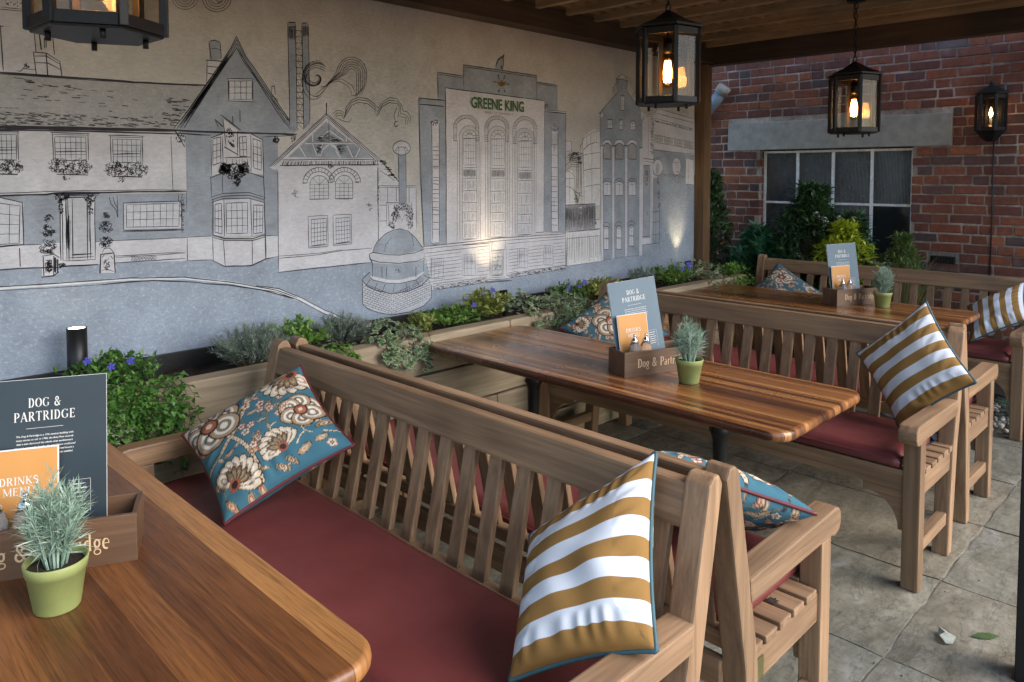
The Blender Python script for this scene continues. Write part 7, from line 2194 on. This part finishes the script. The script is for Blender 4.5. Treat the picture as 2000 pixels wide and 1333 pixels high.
def add_ivy(mb, p, d, l, roll=0.0, rim=True):
    d, s, n = frame(d)
    if roll: s, n = s * math.cos(roll) + n * math.sin(roll), n * math.cos(roll) - s * math.sin(roll)
    c = p + d * l * .4
    def ring(k, o): return [c + (d * (y - .4) * k + s * x * k) * l + n * (o + .10 * l * (abs(x) * .8) * -1) for x, y in IVY]
    N = len(IVY)
    if rim: mb.mat(1); mb.add([c] + ring(1.0, 0), [(0, i + 1, (i + 1) % N + 1) for i in range(N)])
    mb.mat(0); mb.add([c + n * .0022] + ring(.74 if rim else 1.0, .0018), [(0, i + 1, (i + 1) % N + 1) for i in range(N)])
def rdir(zmin=-.2, zmax=1.0):
    while True:
        v = Vector((rnd.uniform(-1, 1), rnd.uniform(-1, 1), rnd.uniform(zmin, zmax)))
        if .1 < v.length < 1: return v.normalized()
def plant(name, loc, label, cat='plant', group=None): r = empty(name, loc); return tag(r, label, cat, group)
GP = 'bedding plants in the timber planter'
def periwinkle(loc, rx, ry, h, n, label, mat='leaf_periwinkle', flowers=0, trail=0, tl=.3, l=.036, stems=True):
    rx *= 1.1; h *= .92; n = int(n * 1.5)
    r = plant('periwinkle', loc, label, 'plant', GP); mb = MB(); st = MB()
    for i in range(n):
        a, k = rnd.uniform(0, 6.28), math.sqrt(rnd.random()); bx, by = rx * k * math.cos(a) * .6, ry * k * math.sin(a) * .6
        hh = h * rnd.uniform(.45, 1.05) * (1 - .45 * k); tip = Vector((bx * 1.7 + rnd.uniform(-.03, .03), by * 1.7 + rnd.uniform(-.03, .03), hh)); b = Vector((bx * .5, by * .5, 0))
        st.tube([b, (b + tip) / 2 + Vector((0, 0, hh * .15)), tip], .0014, 3, caps=False); m = 6
        for j in range(m):
            t = (j + 1) / m; p = b.lerp(tip, t) + Vector((0, 0, hh * .15 * math.sin(t * 3.14)))
            for sgn in (-1, 1):
                d = rdir(-.1, .8); add_leaf(mb, p, d, l * rnd.uniform(.7, 1.2), l * .55 * rnd.uniform(.8, 1.1), .12, rnd.uniform(-.6, .6))
        add_leaf(mb, tip, Vector((rnd.uniform(-.3, .3), rnd.uniform(-.3, .3), 1)), l * .8, l * .4)
    for i in range(trail):
        x = rnd.uniform(-rx, rx); y0 = -ry * .4; fr = -(loc[1] - 2.885)      # planter front in local y
        L = tl * rnd.uniform(.35, 1.0); pts = [Vector((x, y0, .03)), Vector((x + rnd.uniform(-.03, .03), fr + .03, .06)), Vector((x + rnd.uniform(-.04, .04), fr - .018, .02))]
        q = 6
        for j in range(q): pts.append(Vector((pts[-1].x + rnd.uniform(-.02, .02), fr - .022 - rnd.random() * .03, .02 - L * (j + 1) / q)))
        st.tube(pts, .0014, 3, caps=False)
        for p, p2 in zip(pts[1:-1], pts[2:]):
            for k in range(3):
                d = Vector((rnd.uniform(-1, 1), rnd.uniform(-1, -.1), rnd.uniform(-.6, .6))); add_leaf(mb, p.lerp(p2, rnd.random()), d, l * rnd.uniform(.7, 1.15), l * .6, .15, rnd.uniform(-.6, .6))
    tag(mb.build('foliage', mat, r), kind='stuff'); st.build('stems', 'stem', r)
    for i in range(flowers):
        a = rnd.uniform(3.4, 6.0); f = MB(); c = Vector((rx * .75 * math.cos(a), ry * .8 * math.sin(a), h * rnd.uniform(.7, 1.0)))
        if trail and i == flowers - 1: c = Vector((rx * .25, -(loc[1] - 2.885) - .05, -.26 * tl / .3))
        d, s, n_ = frame(Vector((-.5, -.75, .35)))
        for k in range(5):
            t = 2 * math.pi * k / 5; v = s * math.cos(t) + n_ * math.sin(t); w = s * -math.sin(t) + n_ * math.cos(t)
            f.add([c, c + v * .009 + w * .005 + d * .002, c + v * .015 + w * .003, c + v * .014 - w * .006, c + v * .007 - w * .004 + d * .002], [(0, 1, 2), (0, 2, 3), (0, 3, 4)])
        f.build('flower', 'petal_blue', r)
    return r
def ivy(loc, rx, ry, h, n, label, trail=0, tl=.25, l=.04, cream=True):
    rx *= 1.1; h *= 1.0; n = int(n * 1.6)
    r = plant('ivy', loc, label, 'plant', GP); mb = MB(); st = MB()
    for i in range(n):
        a, k = rnd.uniform(0, 6.28), math.sqrt(rnd.random()); p = Vector((rx * k * math.cos(a), ry * k * math.sin(a), h * (1 - .6 * k) * rnd.uniform(.3, 1.0)))
        d = (Vector((math.cos(a), math.sin(a), 0)) * .8 + rdir(-.2, .7)); add_ivy(mb, p, d, l * rnd.uniform(.6, 1.15), rnd.uniform(-.5, .5), cream)
    fr = -(loc[1] - 2.885)
    for i in range(trail):
        x = rnd.uniform(-rx * .9, rx * .9); L = tl * rnd.uniform(.3, 1.0); pts = [Vector((x, fr + .08, .05)), Vector((x, fr + .02, .055)), Vector((x + rnd.uniform(-.03, .03), fr - .02, .0))]
        for j in range(5): pts.append(Vector((pts[-1].x + rnd.uniform(-.02, .02), fr - .022 - rnd.random() * .02, -L * (j + 1) / 5)))
        st.tube(pts, .0014, 3, caps=False)
        for p, p2 in zip(pts[:-1], pts[1:]):
            for k in range(2): add_ivy(mb, p.lerp(p2, rnd.random()), Vector((rnd.uniform(-.8, .8), rnd.uniform(-.9, -.2), rnd.uniform(-.9, .2))), l * rnd.uniform(.6, 1.1), rnd.uniform(-.5, .5), cream)
    tag(mb.build('foliage', ['leaf_ivy', 'leaf_cream'], r), kind='stuff')
    if trail: st.build('stems', 'stem', r)
    return r
def lavender(loc, rx, ry, h, n, label, mat='leaf_lavender', l=.034, grp=GP, name='lavender', parent=None, base=0.0, wdt=.1):
    r = plant(name, loc, label, 'plant', grp) if parent is None else parent; mb = MB(); st = MB()
    for i in range(n):
        a, k = rnd.uniform(0, 6.28), math.sqrt(rnd.random()); b = Vector((rx * .35 * k * math.cos(a), ry * .35 * k * math.sin(a), base)); hh = h * rnd.uniform(.6, 1.05) * (1 - .35 * k)
        tip = Vector((rx * k * math.cos(a), ry * k * math.sin(a), base + hh)); mid = (b + tip) / 2 + Vector((0, 0, hh * .12)); st.tube([b, mid, tip], [.0018, .0014, .0008], 4, caps=False); m = 13
        for j in range(m):
            t = .25 + .75 * j / (m - 1); p = b.lerp(mid, t * 2) if t < .5 else mid.lerp(tip, t * 2 - 1); ax = (tip - b).normalized()
            for q in range(3):
                d = (rdir(-.6, .6) * .9 + ax * (.55 + .6 * t)); add_leaf(mb, p, d, l * rnd.uniform(.7, 1.2) * (1.15 - .45 * t), l * wdt, rnd.uniform(-.1, .25), rnd.uniform(-1, 1))
    tag(mb.build('foliage', mat, r), kind='stuff'); st.build('stems', 'stem' if parent is None else mat, r); return r
PZ = .76
periwinkle((.935, 3.10, PZ), .150, .17, .16, 52, 'large trailing periwinkle with blue flowers spilling over the planter at the left', flowers=4, trail=60, tl=.34)
ivy((.80, 3.04, PZ), .07, .10, .07, 10, 'few cream edged ivy leaves hanging just right of the nearest menu', 8, .26, .045)
lavender((1.515, 3.12, PZ - .02), .18, .15, .20, 130, 'grey green lavender mound left of the first bench posts')
periwinkle((1.76, 3.15, PZ), .13, .14, .19, 44, 'upright glossy periwinkle just behind the paired bench posts', 'leaf_fresh', trail=26, tl=.12)
lavender((1.985, 3.16, PZ - .02), .17, .13, .17, 100, 'small dark lavender mound behind the paired benches')
ivy((2.17, 3.05, PZ), .16, .15, .11, 80, 'variegated ivy spilling over the planter left of the middle table', 20, .13)
periwinkle((2.40, 3.06, PZ), .07, .10, .12, 22, 'yellow flushed creamy plant beside the variegated ivy', 'leaf_gold', l=.034)
periwinkle((2.64, 3.10, PZ), .19, .14, .12, 60, 'dense green periwinkle at the corner of the middle table', 'leaf_fresh', flowers=1, l=.028)
periwinkle((2.93, 3.13, PZ), .15, .13, .21, 52, 'golden variegated periwinkle by the uplight under the brewery', 'leaf_gold', flowers=1, l=.034)
ivy((3.19, 3.07, PZ), .15, .15, .15, 80, 'pale variegated ivy right of the uplight', 8, .06)
ivy((3.46, 3.00, PZ), .15, .13, .12, 70, 'variegated ivy trailing behind the middle table cushion', 34, .20)
periwinkle((3.66, 3.13, PZ), .13, .14, .16, 40, 'periwinkle with violet blue flowers left of the middle menu', flowers=4, l=.03)
periwinkle((3.95, 3.10, PZ), .22, .15, .15, 66, 'golden green trailing plant behind the middle menu', 'leaf_gold', l=.032)
lavender((4.50, 3.15, PZ), .11, .11, .17, 40, 'dark thin lavender just right of the middle menu')
periwinkle((4.80, 3.08, PZ), .17, .15, .19, 60, 'lush periwinkle with violet flowers by the second wall glow', 'leaf_fresh', flowers=5, l=.03)
ivy((5.16, 3.07, PZ), .17, .16, .19, 110, 'silvery white edged ivy at the foot of the corner post', 6, .06, .036)
periwinkle((5.47, 2.96, PZ), .13, .09, .15, 46, 'bright green clump on the right end of the planter', 'leaf_fresh', trail=10, tl=.1, l=.03)
for p, (n, hh, rad) in zip(POTS, ((40, .19, .052), (40, .185, .055), (40, .185, .055))): lavender((0, 0, 0), rad, rad, hh, n, '', 'leaf_silver', .052, parent=p, base=.078, wdt=.045)

GB = 'shrubs in front of the brick wall'
def shrub(name, loc, label, rx, ry, h, n, l, w, mat, droop=.2, z0=.15, lean=(0, 0)):
    r = plant(name, loc, label, 'shrub', GB); mb = MB(); st = MB()
    for i in range(n):
        a, k = rnd.uniform(0, 6.28), rnd.random() ** .55; zz = z0 + (1 - z0) * rnd.random() ** .8; wd = math.sin(min(1, (zz - z0) / (1 - z0) * .8 + .28) * 3.0) ** .7 if zz < 1 else .2
        tip = Vector((rx * k * wd * math.cos(a) + lean[0] * zz, ry * k * wd * math.sin(a) + lean[1] * zz, h * zz)); b = Vector((tip.x * .25, tip.y * .25, h * zz * .45))
        if i % 4 == 0: st.tube([(b.x * .3, b.y * .3, 0), b, tip], [.010, .005, .002], 5, caps=False)
        for j in range(7):
            d = rdir(-.35, .8) + (tip - b).normalized() * .5 + Vector((math.cos(a), math.sin(a), 0)) * .3; d.z -= droop * rnd.random(); add_leaf(mb, tip + rdir(-1, 1) * l * .25, d, l * rnd.uniform(.65, 1.15), w * rnd.uniform(.8, 1.15), .18, rnd.uniform(-.5, .5))
    tag(mb.build('foliage', mat, r), kind='stuff'); st.build('branches', 'stem', r); return r
tag(MB().box((5.86, -.3, -.03), (6.49, 4.4, .10), .01).build('soil_bed', 'soil'), kind='structure')
shrub('laurel', (6.12, 3.52, .09), 'tall dark laurel between the corner post and the window', .24, .22, 1.5, 330, .085, .030, 'leaf_dark', .1, .12)
shrub('rhododendron', (6.14, 2.60, .09), 'tall dark evergreen shrub in the middle of the window', .27, .42, 1.36, 560, .10, .036, 'leaf_dark', .15, .2)
sk = shrub('skimmia', (6.18, 2.28, .09), 'dark shrub with white flower heads against the window', .2, .26, 1.16, 200, .08, .032, 'leaf_dark', .1, .3)
for i in range(16):
    f = MB(); c = Vector((rnd.uniform(-.22, -.08), rnd.uniform(-.06, .22), rnd.uniform(.98, 1.17)))
    for k in range(22):
        d = rdir(-.4, 1); add_leaf(f, c + d * .018, d, .014, .012)
    f.build('flower_head', 'petal_white', sk)
shrub('aucuba', (6.02, 3.02, .09), 'broad leaved green shrub below the left window jamb', .22, .30, .98, 130, .14, .065, 'leaf_aucuba', .25, .35)
shrub('golden_shrub', (5.99, 2.28, .09), 'bright lime yellow shrub behind the far menu', .16, .30, 1.09, 330, .075, .022, 'leaf_lime', .35, .4)
shrub('nandina', (6.12, 1.90, .09), 'fine leaved green shrub right of the lime yellow one', .2, .22, 1.02, 330, .060, .013, 'leaf_nandina', .2, .35)
def grass_tuft(name, loc, label, n, l, spread, mat, w=.006, fall=.5):
    r = plant(name, loc, label, 'grass', None); mb = MB()
    for i in range(n):
        a = rnd.uniform(0, 6.28); s = spread * rnd.uniform(.2, 1); L = l * rnd.uniform(.6, 1.1); pts = []
        for j in range(6):
            t = j / 5; pts.append(Vector((math.cos(a) * s * t ** 1.2, math.sin(a) * s * t ** 1.2, L * (t - fall * t * t))))
        dx = Vector((-math.sin(a), math.cos(a), 0)); vs = []
        for j, p in enumerate(pts): vs += [p + dx * w * .5 * (1 - j / 5.5), p - dx * w * .5 * (1 - j / 5.5)]
        mb.add(vs, [(2 * j, 2 * j + 1, 2 * j + 3, 2 * j + 2) for j in range(5)])
    tag(mb.build('blades', mat, r), kind='stuff'); return r
grass_tuft('sedge', (6.02, 1.86, .10), 'straw coloured arching sedge behind the back rail of the farthest bench', 520, 1.45, .42, 'leaf_sedge', .006, .45)
grass_tuft('silver_grass', (5.62, 1.03, .0), 'pale silvery tuft under the right end of the farthest bench', 900, .28, .17, 'leaf_silver', .006, .55)
# pebbles
mb = MB(); ico = bmesh.new(); bmesh.ops.create_icosphere(ico, subdivisions=1, radius=1.0); iv = [v.co.copy() for v in ico.verts]; ifs = [[v.index for v in f.verts] for f in ico.faces]; ico.free()
for i in range(1500):
    x, y = rnd.uniform(5.30, 5.88), rnd.uniform(.2, 1.75); s = rnd.uniform(.010, .022); e = (s * rnd.uniform(.8, 1.5), s * rnd.uniform(.7, 1.2), s * rnd.uniform(.5, .8)); a = rnd.uniform(0, 6.28); c, sn = math.cos(a), math.sin(a)
    z = .012 + rnd.random() * .022
    mb.add([(x + (v.x * e[0] * c - v.y * e[1] * sn), y + (v.x * e[0] * sn + v.y * e[1] * c), z + v.z * e[2]) for v in iv], ifs, True)
leaf_mat('pebble_mix', [(0, (.22, .20, .18)), (.4, (.45, .42, .36)), (.8, (.62, .58, .50)), (1, (.70, .68, .62))], .8, 0.0)
tag(mb.build('pebbles', 'pebble_mix'), 'pale pebbles strewn along the foot of the farthest bench', 'pebbles', kind='stuff')
# litter on the paving
o = MB(); o.add([(-.035, -.012, .004), (-.01, -.03, .014), (.03, -.018, .006), (.04, .006, .016), (.012, .02, .004), (-.016, .024, .018), (-.04, .012, .006), (0, 0, .022)], [(i, (i + 1) % 7, 7) for i in range(7)])
q = o.build('crumpled_leaf', 'leaf_pale', None, (2.80, .70, .002)); q.rotation_euler = (0, 0, .6); tag(q, 'crumpled pale leaf lying on the paving at the lower right', 'leaf')
o = MB(); o.add([(-.045, 0, .003), (-.015, .014, .008), (.02, .012, .010), (.05, 0, .006), (.02, -.012, .003), (-.015, -.013, .003)], [(0, 1, 5), (1, 2, 4, 5), (2, 3, 4)])
q = o.build('fallen_leaf', 'leaf_litter', None, (2.90, .605, .002)); q.rotation_euler = (0, 0, .35 - 1.2); tag(q, 'single green leaf lying on the paving near the black post', 'leaf')

mb = MB()
for i in range(160):
    x, y = rnd.uniform(2.0, 5.2), rnd.uniform(.1, 2.8) ** 1.0; s = rnd.uniform(.0015, .0045)
    mb.add([(x + v.x * s, y + v.y * s, .003 + v.z * s * .6) for v in iv], ifs, True)
tag(mb.build('grit', 'stem'), 'scattered grit and crumbs on the paving', 'grit', kind='stuff')
